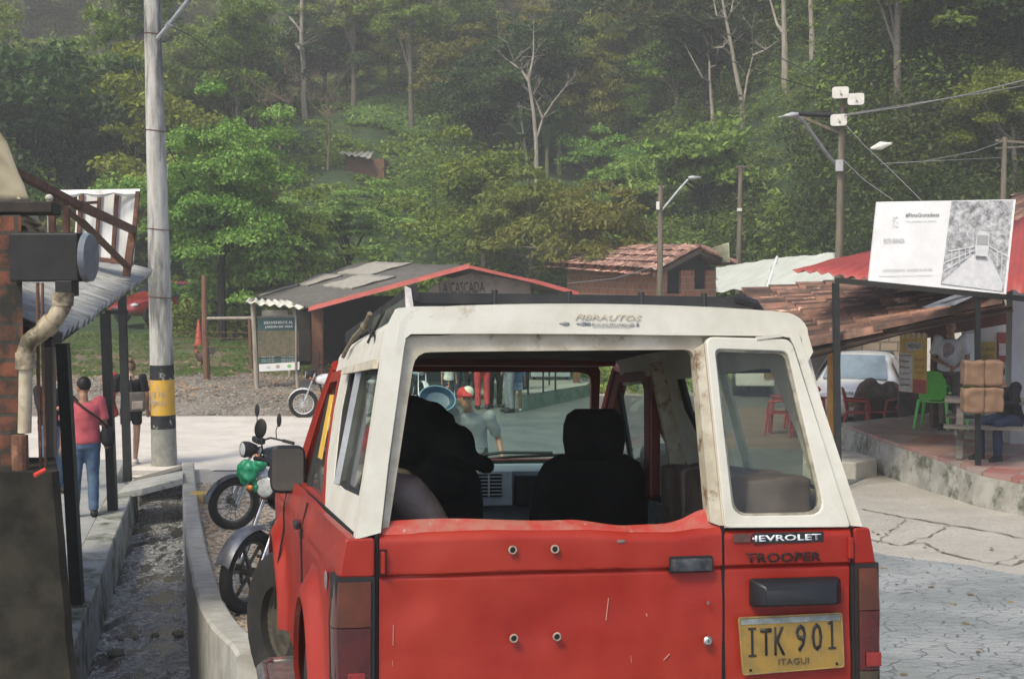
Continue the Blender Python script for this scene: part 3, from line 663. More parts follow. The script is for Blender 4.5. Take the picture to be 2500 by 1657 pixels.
# -- lower body: tailgate, small right door, corners, sides
def bodyface(pts, thick=.035): return [Vector((p.x, 0, p.z)) for p in pts]
def dentY(x, z):
    return .010 * math.exp(-((x + .62) ** 2 / .004 + (z - .93) ** 2 / .006)) + .011 * noise.noise(Vector((x * 3, z * 4, 2))) + .004 * noise.noise(Vector((x * 9, z * 9, 7)))
def panel(name, xl, xr, ztop, zbot, m, nx=40, nz=90, crease=1.022, curve=True):
    P = []
    for j in range(nz + 1):
        t = j / nz; row = []
        for i in range(nx + 1):
            s_ = i / nx; x0, x1 = xl(0), xr(0); zt = ztop(x0 + (x1 - x0) * s_); z = zbot + (zt - zbot) * t; x = xl(z) + (xr(z) - xl(z)) * s_
            y = 0
            d = z - crease
            y += .009 * ss(-.004, .004, -d)     # swage: upper skin stands proud of the lower
            y += .007 * math.exp(-((d + .004) / .005) ** 2)
            y += .05 * max(0, (.62 - z)) * .6
            e = max(0, z - (zt - .03)) / .03; y += .022 * e * e
            y += dentY(x, z)
            row.append(Vector((x, y, z)))
        P.append(row)
    return MB().sheet(P, (0, .03, 0)).build(name, m, car, smooth=True)
def topz(x):
    P = [(-.72, 1.145), (-.3, 1.152), (-.1, 1.148), (.06, 1.135), (.2, 1.132), (.30, 1.142), (.37, 1.150)]
    for (a, b), (c, d) in zip(P, P[1:]):
        if x <= c: return b + (d - b) * max(0, x - a) / (c - a)
    return P[-1][1]
tg = panel('tailgate', lambda z: -.710, lambda z: .368, topz, .46, red, 50, 130)
# rolled lip of the tailgate with the torn inner flange
mb = MB(); A = []; B = []; Cc = []
for i in range(41):
    x = -.70 + 1.06 * i / 40; z = topz(x); zi = 1.178 + .006 * math.sin(x * 9) - .030 * ss(-.12, .08, x) * (1 - ss(.18, .33, x)) + .022 * ss(.24, .35, x)
    A.append((x, .020, z - .004)); B.append((x, .030 + .004 * math.sin(x * 23), z + .008)); Cc.append((x, .062, max(zi, z + .01)))
mb.loft([A, B, Cc, [(p[0], p[1] + .015, p[2] - .02) for p in Cc]], closed=False, cap=False); mb.build('torn_lip', mk('chipped_red_lip', (.33, .035, .025), (.30, .10, .07), 14, .5, c3=(.30, .24, .18), s3=24, lo3=.6, hi3=.66), tg, smooth=True)
rd = panel('rear_door', lambda z: .377, lambda z: .800, lambda x: 1.138, .46, red, 24, 130)
# seams
mb = MB(); mb.box((.3725, .022, .80), (.010, .03, .70)); mb.box((-.719, .022, .80), (.012, .03, .70)); mb.box((.806, .022, .80), (.010, .03, .70)); mb.box((.59, .03, 1.1385), (.44, .03, .008)); mb.box((0.05, .025, .455), (1.6, .03, .012)); mb.build('panel_gap', redd, car)
# bolt holes on the tailgate with bare ringed edges
for u, v, r_ in ((1250, 1341, .0125), (1353, 1339, .0125), (1253, 1556, .0125), (1358, 1552, .0125)):
    p = cp(u, v); mb = MB(); mb.torus((p.x, -.006 - .004, p.z), (0, 1, 0), r_ * .86, .0032, 20, 6); h = mb.build('bolt_hole', mk('bare_metal_ring', (.19, .15, .12), (.32, .26, .2), 60, .8), tg, smooth=True)
    mb = MB(); mb.cyl((p.x, -.0115, p.z), (p.x, .002, p.z), r_ * .7, 16); mb.build('hole', redd, h)
# paint chips and scratches that belong to the tailgate
for u0, v0, u1, v1, w_ in ((1488, 1460, 1481, 1514, .0022), (961, 1525, 960, 1575, .002), (959, 1612, 960, 1626, .0015), (1637, 1596, 1622, 1612, .0012), (1579, 1497, 1581, 1504, .003), (1541, 1600, 1543, 1618, .001)):
    a, b = cp(u0, v0), cp(u1, v1); mb = MB(); mb.beam((a.x, -.002 + dentY(a.x, a.z) + .009, a.z), (b.x, -.002 + dentY(b.x, b.z) + .009, b.z), .004, w_ * .8, up=(1, 0, 0)); mb.build('scratch', mk('scratch', (.40, .22, .18)), tg)
mb = MB(); p = cp(1516, 1321); mb.ell((p.x, -.004, p.z), (.014, .003, .006), 12, 6); mb.build('paint_chip', mk('chip_grey', (.12, .10, .09)), tg)
mb = MB(); p = cp(1726, 1470); mb.ell((p.x, -.012, p.z), (.005, .002, .006), 10, 6); mb.build('paint_chip', mk('chip_grey', (.12, .10, .09)), tg)
# key lock
p = cp(1725, 1562); mb = MB(); mb.tube([(p.x, -.008, p.z), (p.x, -.016, p.z), (p.x, -.020, p.z)], [.0155, .0145, .010], 20); lk = mb.build('lock', steel, tg, smooth=True)
mb = MB(); mb.box((p.x, -.021, p.z), (.002, .002, .010)); mb.build('keyhole', redd, lk)
# handle
a, b = cp(1636, 1362), cp(1737, 1392); cx, cz_ = (a.x + b.x) / 2, (a.z + b.z) / 2; w_, h_ = b.x - a.x, a.z - b.z
mb = MB(); L4 = fillet([Vector((a.x - .005, -.004, a.z + .006)), Vector((b.x + .004, -.004, a.z + .006)), Vector((b.x + .004, -.004, b.z - .004)), Vector((a.x - .005, -.004, b.z - .004))], .008, 3); mb.prism(L4, (0, .02, 0)); hb = mb.build('handle_recess', blk, tg)
rings = []
for y_, s_ in ((0, 1), (-.012, 1), (-.020, .93), (-.023, .8)):
    rings.append([Vector((cx + (q.x - cx) * s_, y_, cz_ + (q.z - cz_) * s_)) for q in fillet([Vector((a.x, 0, a.z)), Vector((b.x, 0, a.z)), Vector((b.x, 0, b.z)), Vector((a.x, 0, b.z))], .010, 4)])
mb = MB(); mb.loft(rings); mb.build('handle', mk('chromed_black_handle', (.10, .11, .12), (.04, .045, .05), 20, .2, metal=.5), hb, smooth=True)
# hinges
for u0, v0, u1, v1, pr in ((929, 1345, 940, 1400, tg), (2066, 1310, 2080, 1362, rd)):
    a, b = cp(u0, v0), cp(u1, v1); mb = MB(); mb.box(((a.x + b.x) / 2, -.006, (a.z + b.z) / 2), (b.x - a.x, .022, a.z - b.z)); hg = mb.build('hinge', red, pr, bevel=.004)
    mb = MB(); mb.ring([Vector((a.x - .004, -.001, a.z + .005)), Vector((b.x + .004, -.001, a.z + .005)), Vector((b.x + .004, -.001, b.z - .005)), Vector((a.x - .004, -.001, b.z - .005))], [Vector((a.x, -.001, a.z)), Vector((b.x, -.001, a.z)), Vector((b.x, -.001, b.z)), Vector((a.x, -.001, b.z))], (0, .01, 0)); mb.build('gap', redd, hg)
# badges
def onface(u, v, y): p = cp(u, v, 0, 0); return Vector((p.x, y, p.z))
badge_bk = mk('badge_black', (.015, .016, .02), (.05, .045, .04), 40, .5)
a, b = cp(1836, 1300), cp(2009, 1322); mb = MB(); mb.box(((a.x + b.x) / 2, -.004, (a.z + b.z) / 2), (b.x - a.x, .004, a.z - b.z)); bd = mb.build('badge', badge_bk, rd, bevel=.001)
a2, b2 = cp(1790, 1303), cp(1832, 1322); mb = MB(); mb.box(((a2.x + b2.x) / 2, -.0015, (a2.z + b2.z) / 2), (b2.x - a2.x, .003, a2.z - b2.z)); mb.build('worn_badge_end', mk('badge_worn', (.09, .035, .03), (.05, .03, .028), 50, .8), bd)
MT = frameM(((a.x + b.x) / 2 - .001, -.0062, (a.z + b.z) / 2), (1, 0, .006), (0, 0, 1))
text('badge_lettering', 'IEVROLET', (b.x - a.x) * .93, .0195, MT, mk('badge_white', (.62, .66, .68)), bd, off=.02)
mb = MB(); mb.box((a.x + .002, -.0068, (a.z + b.z) / 2), (.006, .002, .006)); mb.build('badge_lettering', mk('badge_white', (.6, .6, .6)), bd)
t0, t1 = cp(1820, 1361), cp(2003, 1361)
text('badge_lettering', 'TROOPER', t1.x - t0.x, .030, frameM(((t0.x + t1.x) / 2, -.0045, t0.z), (1, 0, .0), (0, 0, 1)), mk('badge_flaking', (.03, .02, .018), (.08, .02, .016), 60, .8, lo=.55, hi=.65), rd, off=.018)
# number plate lamp housing
a, b = cp(1829, 1413), cp(2047, 1473)
def lrow(y_, za, zb, ins): return [Vector((a.x + ins, y_, za)), Vector((b.x - ins, y_, za)), Vector((b.x - ins, y_, zb)), Vector((a.x + ins, y_, zb))]
mb = MB(); zt_, zb_ = a.z, b.z
mb.loft([fillet(lrow(0, zt_ + .002, zb_ + .0, 0), .012, 3), fillet(lrow(-.020, zt_, zb_ + .002, .001), .012, 3), fillet(lrow(-.052, zt_ - .016, zb_ + .006, .028), .010, 3), fillet(lrow(-.060, zt_ - .028, zb_ + .012, .034), .006, 3)])
mb.build('plate_lamp', blkp, rd, smooth=True)
# number plate
q4 = [cp(1797, 1504), cp(2050, 1492), cp(2056, 1625), cp(1808, 1645)]
q4 = [Vector((p.x, -.016, p.z)) for p in q4]
mb = MB(); mb.prism(fillet(q4, .010, 3), (0, .003, 0)); pl = mb.build('number_plate', mk('yellow_plate', (.25, .155, .028), (.19, .125, .03), 18, .5, c3=(.16, .13, .06), s3=25, lo3=.6, hi3=.72, bump=.001, bs=40), rd)
px, pz = (q4[1] - q4[0]).normalized(), (q4[0] - q4[3]).normalized()
Wd, Hd = (q4[1] - q4[0]).length, (q4[0] - q4[3]).length; pc = sum(q4, Vector()) / 4
def pm(sx, sy, d=-.0015): p = pc + px * sx * Wd / 2 + pz * sy * Hd / 2; p.y -= -d * -1 if False else 0; p.y = -.0175; return frameM(p, px, pz)
dkt = mk('plate_ink', (.02, .025, .035), (.06, .05, .03), 60, .6)
for ch, sx, sy, w_, h_ in (('I', -.76, .12, .22, .55), ('T', -.50, .13, .23, .54), ('K', -.24, .14, .22, .56), ('9', .17, .20, .21, .56), ('0', .48, .22, .22, .56), ('1', .78, .25, .15, .56)):
    if ch == 'I' or ch == '1':
        M_ = pm(sx, sy - .02); hh = Hd * h_ * .84; mb = MB(); mb.box((0, 0, 0), (.0075, hh, .002)); mb.box((0, -hh / 2, 0), (.026, .0065, .002))
        if ch == 'I': mb.box((0, hh / 2, 0), (.026, .0065, .002))
        else: mb.box((-.007, hh / 2 - .006, 0), (.012, .0065, .002), Matrix.Rotation(.6, 3, 'Z'))
        mb.xf(M_); mb.build('plate_character', dkt, pl)
    else: text('plate_character', ch, Wd * w_ * .5 * .92, Hd * h_ * .86, pm(sx, sy - .04), dkt, pl, off=.006)
text('plate_town', 'ITAGUI', Wd * .29, Hd * .105, pm(.0, -.62), mk('plate_ink2', (.07, .045, .02)), pl, off=0)
mb = MB(); z0 = q4[0] + (q4[3] - q4[0]) * .04 + px * .008; z1 = q4[1] + (q4[2] - q4[1]) * .04 - px * .008
mb.prism([Vector((p.x, -.0175, p.z)) for p in (z0, z1, z1 - pz * .017, z0 - pz * .017)], (0, .0015, 0)); mb.build('registration_strip', mk('silver_strip', (.26, .29, .27), (.16, .18, .17), 30, .35, metal=.3), pl)
for sx, sy in ((-.83, -.86), (.83, -.80)):
    mb = MB(); p = pc + px * sx * Wd / 2 + pz * sy * Hd / 2; mb.cyl((p.x, -.018, p.z), (p.x, -.015, p.z), .0045, 10); mb.build('screw_hole', redd, pl)
mb = MB(); mb.ring([Vector((p.x, -.0185, p.z)) for p in fillet(q4, .010, 3)], [Vector((pc.x + (p.x - pc.x) * .975, -.0185, pc.z + (p.z - pc.z) * .955)) for p in fillet(q4, .010, 3)], (0, .002, 0)); mb.build('plate_rim', mk('yellow_rim', (.30, .20, .05), (.17, .13, .06), 30, .5), pl)
# cap lettering
sg = mk('faint_grey_letters', (.50, .46, .36), (.42, .38, .28), 40)
a, b = cp(1403, 772), cp(1566, 775); text('raised_lettering', 'FIBRAUTOS', b.x - a.x, .0165, frameM(((a.x + b.x) / 2, ky(a.z) - .002, (a.z + b.z) / 2), (1, 0, -.004), (0, .12, 1)), sg, car, off=.0, shear=.3)
dg = mk('smudged_grey', (.10, .11, .13), (.3, .3, .28), 60)
a, b = cp(1445, 792), cp(1538, 793); text('raised_lettering', 'BUCARAMANGA', b.x - a.x, .0085, frameM(((a.x + b.x) / 2, ky(a.z) - .002, a.z), (1, 0, -.004), (0, .12, 1)), dg, car)
mb = MB()
for u, v, rx, rz in ((1381, 790, .013, .006), (1424, 790, .014, .006), (1437, 791, .008, .005), (1543, 793, .009, .005), (1556, 792, .006, .006), (1411, 790, .006, .002), (1369, 789, .006, .002)):
    p = cp(u, v); mb.ell((p.x, ky(p.z) - .0005, p.z), (rx, .0015, rz), 10, 6)
mb.build('worn_logo', dg, car)
# corners with tail lamps + side skins
def side_x(y, z):
    base = .855 - .03 * ss(1.0, 1.14, z) * 1.0 + .012 * ss(.5, .9, z)
    fl = .0
    for yc in (.95, 3.28): r_ = math.hypot(y - yc, (z - .40)); fl = max(fl, .055 * ss(.56, .44, r_))
    return base + fl + .01 * noise.noise(Vector((y * 2, z * 3, 1)))
def sidebody(s):
    nm = 'side_body'
    P = []; ysl = linesp([(.0, .12, .02), (.12, 2.98, .04), (2.98, 4.0, .05)])
    for j in range(27):
        row = []
        for y in ysl:
            zt = 1.135 if y < 2.9 else 1.12 - .05 * (y - 2.9); z = .42 + (zt - .42) * j / 26
            for yc in (.95, 3.28):
                dy = abs(y - yc)
                if dy < .46:
                    za = .38 + math.sqrt(max(0, .46 ** 2 - dy ** 2)) * .98; z = max(z, za) if z < zt else z
                    z = za + (zt - za) * j / 26 if za > .42 else z
            x = side_x(y, z)
            rr = .035; 
            if y < .05: x -= .025 * (1 - y / .05) ** 2
            cr_ = -.008 * math.exp(-((z - 1.0) / .01) ** 2)
            row.append(Vector((.03 + s * (x + cr_), y, z)))
        P.append(row)
    return MB().sheet(P, (-s * .02, 0, 0)).build(nm, red, car, smooth=True)
sb_ = {}
for s in (-1, 1):
    sb = sidebody(s); sb_[s] = sb
    # rear corner strip of sheet metal above and below the lamp
    x0 = -.725 if s < 0 else .812; x1 = -.832 if s < 0 else .888
    for z0, z1 in ((1.020, 1.135), (.42, .655)):
        mb = MB(); mb.prism(fillet([Vector((x0, -.004, z0)), Vector((x1, -.002, z0)), Vector((x1 + (.0 if s < 0 else -.0) - s * .02 * (z0 > 1), -.002, z1)), Vector((x0, -.004, z1))], .008, 2), (0, .04, 0)); mb.build('rear_corner', red, car, bevel=.006)
    # tail lamp
    xo = x1 + s * .012
    def lampsec(z0, z1, ins=0):
        r_ = []
        for z in (z0, z1):
            xx = xo + s * .008 * math.sin(PI * (z - .66) / .35)
            r_.append([Vector((x0 + s * .012, -.012 + ins, z)), Vector((x0 + (xx - x0) * .5, -.020 + ins, z)), Vector((xx - s * .015, -.015 + ins, z)), Vector((xx, .010 + ins, z)), Vector((xx, .11, z)), Vector((x0 + s * .012, .11, z))])
        return r_
    mb = MB(); mb.loft([[Vector((x0, -.006, z)), Vector((xo - s * .004, -.004, z)), Vector((xo + s * .003, .02, z)), Vector((xo + s * .003, .13, z)), Vector((x0, .13, z))] for z in (.648, 1.022)]); th = mb.build('tail_lamp', blk, car, smooth=True)
    for nm, z0, z1, m_ in (('amber_lens', .875, 1.008, mk('amber_lens', (.09, .018, .006), (.055, .013, .005), 10, .15, coat=.5)), ('red_lens', .685, .872, mk('red_lens', (.062, .006, .005), (.04, .005, .005), 8, .15, coat=.5)), ('clear_lens', .655, .682, mk('clear_lens', (.06, .045, .025), (.04, .03, .02), 8, .2))):
        mb = MB(); mb.loft(lampsec(z0, z1)); ln = mb.build(nm, m_, th, smooth=True)
    mb = MB(); xc = x0 + s * .055; mb.box((xc, -.022, .72), (.052, .006, .045)); mb.build('reflector', mk('bright_reflector', (.22, .012, .008), (.16, .01, .007), 60, .3, coat=.5), th, bevel=.003)
    # pinch line at belt
    mb = MB(); mb.tube([(.03 + s * .80, .02, 1.135), (.03 + s * .806, 1.1, 1.132), (.03 + s * .806, 2.9, 1.118)], .008, 6); mb.build('belt_moulding', redd, car)
    # wheels
for s in (-1, 1):
    for yc, turn, ox in ((.95, 0, .76), (3.30, .38, .80)):
        M_ = Matrix.Translation((.03 + s * ox, yc, .375)) @ Matrix.Rotation(turn, 4, 'Z'); mb = MB()
        prof = [(.19, -.10), (.25, -.115), (.32, -.12), (.355, -.105), (.372, -.07), (.375, 0), (.372, .07), (.355, .105), (.32, .12), (.25, .115), (.19, .10)]
        rings = []
        for i in range(56):
            t = 2 * PI * i / 56; k = 1 + (.010 if i % 2 else -.004); rings.append([Vector((b_, (a_ * (k if a_ > .35 else 1)) * math.cos(t), (a_ * (k if a_ > .35 else 1)) * math.sin(t))) for a_, b_ in prof])
        rings.append(rings[0]); mb.loft(rings, closed=True, cap=False); mb.xf(M_); wh = mb.build('wheel', mk('muddy_tyre', (.018, .018, .016), (.036, .03, .022), 8, .85, bump=.003, bs=40), car, smooth=True)
        mb = MB(); o0 = s * .05
        for r0, r1, d0, d1 in ((.20, .185, .095, .04), (.185, .12, .04, .05), (.12, .06, .05, .075), (.06, .0, .075, .08)):
            A = [Vector((s * d0, r0 * math.cos(2 * PI * i / 32), r0 * math.sin(2 * PI * i / 32))) for i in range(32)]; B = [Vector((s * d1, (r1 + 1e-4) * math.cos(2 * PI * i / 32), (r1 + 1e-4) * math.sin(2 * PI * i / 32))) for i in range(32)]
            mb.loft([A, B], cap=False)
        mb.xf(M_); mb.build('rim', mk('dirty_rim', (.10, .085, .06), (.045, .04, .03), 9, .6, metal=.3), wh, smooth=True)
# door seams and dents on the left side
for y0 in (1.62, 2.93): mb = MB(); mb.tube([(.03 - side_x(y0, z) - .002, y0 + (.06 * max(0, .75 - z) if y0 < 2 else 0), z) for z in (.5, .6, .75, .9, 1.0, 1.12)], .006, 5); mb.build('door_seam', redd, sb_[-1])
mb = MB(); mb.box((.03 - side_x(1.75, 1.02) - .012, 1.76, 1.02), (.025, .13, .03)); mb.build('door_handle', blkp, sb_[-1], bevel=.006)
mb = MB(); mb.ell((.03 - side_x(.35, .97) - .004, .35, .97), (.004, .05, .03), 14, 8); mb.build('fuel_flap', mk('grey_flap', (.25, .2, .2), (.1, .1, .1), 30, .5), sb_[-1])
mb = MB(); mb.sheet([[Vector((.03 + x * .74, 4.02 + .02 * (1 - x * x), z)) for x in (-1, -.5, 0, .5, 1)] for z in (.5, .8, 1.0)], (0, -.04, 0)); mb.sheet([[Vector((.03 + x * .80, y, 1.115 - .05 * (y - 2.95) + .02 * (1 - x * x))) for x in (-1, -.5, 0, .5, 1)] for y in (2.93, 3.3, 3.7, 4.02)], (0, 0, -.03)); mb.build('bonnet', red, car, smooth=True)
# floor, inner walls
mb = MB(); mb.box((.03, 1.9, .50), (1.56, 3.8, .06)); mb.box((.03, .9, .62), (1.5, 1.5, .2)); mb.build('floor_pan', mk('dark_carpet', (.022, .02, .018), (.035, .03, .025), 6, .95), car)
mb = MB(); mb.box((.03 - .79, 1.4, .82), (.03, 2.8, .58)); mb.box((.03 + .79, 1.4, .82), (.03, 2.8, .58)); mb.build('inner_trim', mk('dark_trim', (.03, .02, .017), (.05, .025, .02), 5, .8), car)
mb = MB(); mb.box((.03, .055, .8), (1.45, .02, .66)); mb.build('tailgate_lining', redin, car)
# bumper: chrome bar whose ends stick out, rubber end cap, side step
mb = MB(); R_ = []
for x in linesp([(-.86, .92, .08)]):
    e = min(1, (.89 - abs(x - .03)) / .08); y_ = -.12 + .05 * max(0, abs(x) - .8) ; R_.append([Vector((x, y_ + .045 * math.cos(t), .50 + .07 * (.5 + .5 * e) * math.sin(t))) for t in [2 * PI * k / 12 for k in range(12)]])
mb.loft(R_); mb.build('bumper', steel, car, smooth=True)
mb = MB(); mb.box((.03, -.02, .50), (1.1, .14, .06)); mb.build('bumper_bracket', blk, car)
a = [Vector((-.80, 1.42, .30)), Vector((-.91, 1.44, .30)), Vector((-.96, 1.52, .30)), Vector((-.96, 2.45, .30)), Vector((-.92, 2.58, .30)), Vector((-.80, 2.60, .30))]
mb = MB(); mb.tube(a, .028, 12); st = mb.build('side_step', steel, car, smooth=True)
mb = MB(); mb.box((-.865, 1.99, .312), (.15, 1.0, .012)); mb.build('tread_plate', mk('step_plate', (.22, .16, .14), (.12, .1, .09), 20, .4, metal=.4), st)
# -- seats
blkf = mk('black_seat_fabric', (.018, .018, .017), (.030, .029, .026), 12, .95, bump=.003, bs=90, spec=.2)
def seat(cx, cy=1.72):
    mb = MB()
    P = [(.0, .30, .62, .08), (.07, .27, .63, .11), (.16, .25, .68, .20), (.25, .245, .95, .26), (.30, .20, 1.20, .20)]
    bk = []
    for z, hw, yy, th in ((.60, .235, 0, .07), (.78, .25, .02, .075), (.95, .262, .015, .08), (1.10, .262, -.01, .08), (1.20, .245, -.04, .075), (1.27, .21, -.055, .065), (1.305, .15, -.06, .045)):
        bk.append([Vector((cx + hw * math.copysign(abs(math.cos(t)) ** .55, math.cos(t)), cy + yy + th * math.copysign(abs(math.sin(t)) ** .7, math.sin(t)), z)) for t in [2 * PI * k / 28 for k in range(28)]])
    mb.loft(bk); bck = mb.build('front_seat', blkf, car, smooth='full')
    mb = MB(); hr = []
    for z, hw, th in ((1.285, .10, .035), (1.31, .128, .05), (1.37, .138, .056), (1.43, .135, .055), (1.475, .12, .05), (1.50, .085, .035)):
        hr.append([Vector((cx + hw * math.copysign(abs(math.cos(t)) ** .6, math.cos(t)), cy - .09 + th * math.sin(t), z)) for t in [2 * PI * k / 24 for k in range(24)]])
    mb.loft(hr); mb.build('headrest', blkf, bck, smooth='full')
    for e_ in (-.06, .06): mb = MB(); mb.cyl((cx + e_, cy - .08, 1.26), (cx + e_, cy - .09, 1.33), .007, 8); mb.build('headrest_post', steel, bck)
    mb = MB(); mb.box((cx, cy + .28, .66), (.48, .50, .16)); mb.build('cushion', blkf, bck, bevel=.05)
    return bck
seat(.40); sl_ = seat(-.33)
brn = mk('worn_brown_vinyl', (.12, .088, .074), (.065, .047, .038), 5, .5, bump=.004, bs=14, c3=(.28, .17, .09), s3=9, lo3=.64, hi3=.68)
def bench(s):
    mb = MB()
    for y0 in ((.28, .55, .82) if s < 0 else ()): mb.tube([(-.70, y0, 1.27), (-.61, y0, 1.25), (-.52, y0, 1.10), (-.47, y0, .94)], [.05, .085, .085, .06], 12)
    for y0, w_ in ((.30, .17), (.62, .16), (.93, .15)) if s > 0 else ():
        mb.box((.03 + s * .60, y0, 1.08), (.24, w_ * 1.75, .42)); mb.ell((.03 + s * .60, y0, 1.16), (.13, w_, .15), 20, 14)
    mb.box((.03 + s * (.64 if s > 0 else .72), .62, .98), (.10, .9, .34)); b_ = blobby(mb, .016, 'side_bench', brn, car, 4, disp=.016, dscale=7, seed=s)
    mb = MB(); mb.box((.03 + s * .50, .62, .78), (.36, .95, .12)); mb.build('bench_cushion', brn, b_, bevel=.04)
bench(-1); bench(1)
# -- dashboard
dash = mk('grey_blue_dash', (.42, .47, .50), (.34, .38, .40), 6, .45)
mb = MB(); sec = [(2.58, 1.185), (2.61, 1.212), (2.84, 1.212), (2.84, .80), (2.74, .80), (2.70, .95), (2.60, 1.12)]
mb.loft([[Vector((x, y, z)) for y, z in sec] for x in (-.68, -.2, .3, .73)]); d_ = mb.build('dashboard', dash, car, smooth=True)
mb = MB(); mb.box((.13, 2.575, 1.105), (.22, .06, .17)); vf = mb.build('centre_console', mk('dash_light', (.50, .55, .57), (.42, .46, .48), 9, .4), d_, bevel=.006)
mb = MB()
mb.box((.12, 2.542, 1.12), (.13, .006, .11)); vs_ = mb.build('air_vent', blk, vf)
mb = MB()
for i in range(6): mb.box((.12, 2.537, 1.077 + i * .017), (.125, .008, .005))
mb.box((.12, 2.536, 1.12), (.007, .008, .105)); mb.build('vent_slat', mk('dash_light', (0, 0, 0)), vs_)
mb = MB(); mb.box((.46, 2.58, 1.09), (.40, .05, .15)); mb.build('glove_shelf', blk, d_, bevel=.005)
mb = MB(); mb.torus((-.36, 2.35, 1.06), (0, -.85, .45), .18, .013, 40, 8); sw_ = mb.build('steering_wheel', blk, car, smooth=True)
mb = MB(); mb.cyl((-.36, 2.36, 1.055), (-.36, 2.7, .88), .03, 10)
for t in (0, 2.1, 4.2):
    e = Vector((math.cos(t), 0, 0)) + Vector((0, .45, .85)) * math.sin(t); mb.tube([Vector((-.36, 2.35, 1.06)), Vector((-.36, 2.35, 1.06)) + e * .175], .012, 6)
mb.build('steering_column', blk, sw_)
mb = MB(); mb.tube([Vector((-.36, 2.35, 1.06)) + (Vector((math.cos(t), 0, 0)) + Vector((0, .45, .85)).normalized() * math.sin(t)) * .182 for t in [-.6, -.3, 0, .3, .6]], .016, 8); mb.build('yellow_grip', mk('yellow_tape', (.55, .48, .03)), sw_, smooth=True)
# interior side of the right door
mb = MB(); mb.tube([(.74, 2.75, 1.11), (.775, 1.9, 1.125), (.785, 1.5, 1.12)], .018, 8); mb.build('door_sill_trim', mk('sill_chrome', (.4, .38, .33), (.2, .18, .15), 20, .4, metal=.6), car)
mb = MB(); mb.box((.765, 2.1, .95), (.02, .75, .26)); mb.build('door_card', mk('grey_card', (.13, .125, .11), (.05, .04, .035), 7, .7), car, bevel=.01)
# rear white structural posts of the right side (visible through the small window)
for y0, x_, m_, w_ in ((.98, .69, capd, .05), (1.52, .69, capd, .06)):
    mb = MB(); mb.beam((x_ + .075, y0, 1.12), (x_ - .04, y0 + .03, 1.70), w_, .03, up=(0, 1, 0)); mb.build('inner_post', m_, car)
# -- wing mirrors
def mirror(s, u, v):
    mb = MB(); c = Vector((-.84, 2.62, 1.205)) if s < 0 else Vector((1.0, 2.62, 1.20))
    hw, hh = (.085, .115) if s < 0 else (.085, .115)
    R_ = []
    for dy, k in ((-.012, .9), (0, 1), (.03, .98), (.05, .8)): R_.append([Vector((c.x + hw * k * math.copysign(abs(math.cos(t)) ** .45, math.cos(t)), c.y + dy, c.z + hh * k * math.copysign(abs(math.sin(t)) ** .45, math.sin(t)))) for t in [2 * PI * i / 32 for i in range(32)]])
    mb.loft(R_); m_ = mb.build('wing_mirror', blkp if s < 0 else mk('dusty_black', (.035, .033, .03), (.06, .05, .045), 14, .7), car, smooth=True)
    mb = MB(); mb.tube([(c.x - s * .04, c.y + .03, c.z - .05), (.03 + s * .83, 2.70, 1.15)], .012, 8); mb.tube([(c.x - s * .04, c.y + .03, c.z + .05), (.03 + s * .80, 2.72, 1.2)], .009, 8); mb.build('mirror_arm', blk, m_)
    mb = MB(); mb.prism(fillet([Vector((c.x + a_ * hw * .86, c.y - .0135, c.z + b_ * hh * .86)) for a_, b_ in ((-1, -1), (1, -1), (1, 1), (-1, 1))], .03, 4), (0, -.002, 0)); mb.build('mirror_glass', mk('mirror_face', (.06, .055, .045), (.04, .038, .033), 6, .35), m_)
mirror(-1, 0, 0); mirror(1, 0, 0)
# -- roof rack: dark flat rail round the roof with posts, tied on with rope
rk = mk('dark_rack_steel', (.035, .038, .04), (.06, .06, .058), 10, .55)
mb = MB()
zt = 1.880
L_ = [(-.585, .16, zt), (-.585, 2.3, zt - .06)]; 
mb.beam((-.585, .16, zt - .0), (-.585, 2.35, zt - .06), .018, .05); rr_ = mb.build('roof_rack', rk, car)
mb = MB(); mb.beam((-.585, .30, zt - .005), (.53, .30, zt - .005), .014, .032); mb.tube([(.53, .30, zt + .006), (.60, .30, zt - .01), (.655, .33, zt - .06)], [.018, .016, .012], 8); mb.build('rear_rail', rk, rr_)
mb = MB(); mb.beam((-.585, .33, zt - .065), (.60, .33, zt - .07), .012, .012); mb.beam((-.585, 2.35, zt - .07), (.6, 2.35, zt - .07), .02, .02); mb.beam((.60, .34, zt - .06), (.60, 2.35, zt - .08), .018, .03); mb.build('rack_rail', rk, rr_)
for x in (-.30, -.05, .20, .42): mb = MB(); mb.cyl((x, .302, zt - .08), (x, .302, zt + .022), .011, 8); mb.build('rack_post', rk, rr_)
mb = MB(); mb.prism([Vector((-.615, .15, zt + .02)), Vector((-.597, .15, zt + .012)), Vector((-.585, .15, zt - .07)), Vector((-.61, .15, zt - .075))], (0, .02, 0)); mb.build('white_corner_post', mk('chipped_white', (.6, .6, .58), (.4, .38, .35), 12, .6), rr_)
for y in (.8, 1.3, 1.8): mb = MB(); mb.beam((-.585, y, zt - .075), (.6, y, zt - .075), .02, .012); mb.build('cross_bar', rk, rr_)
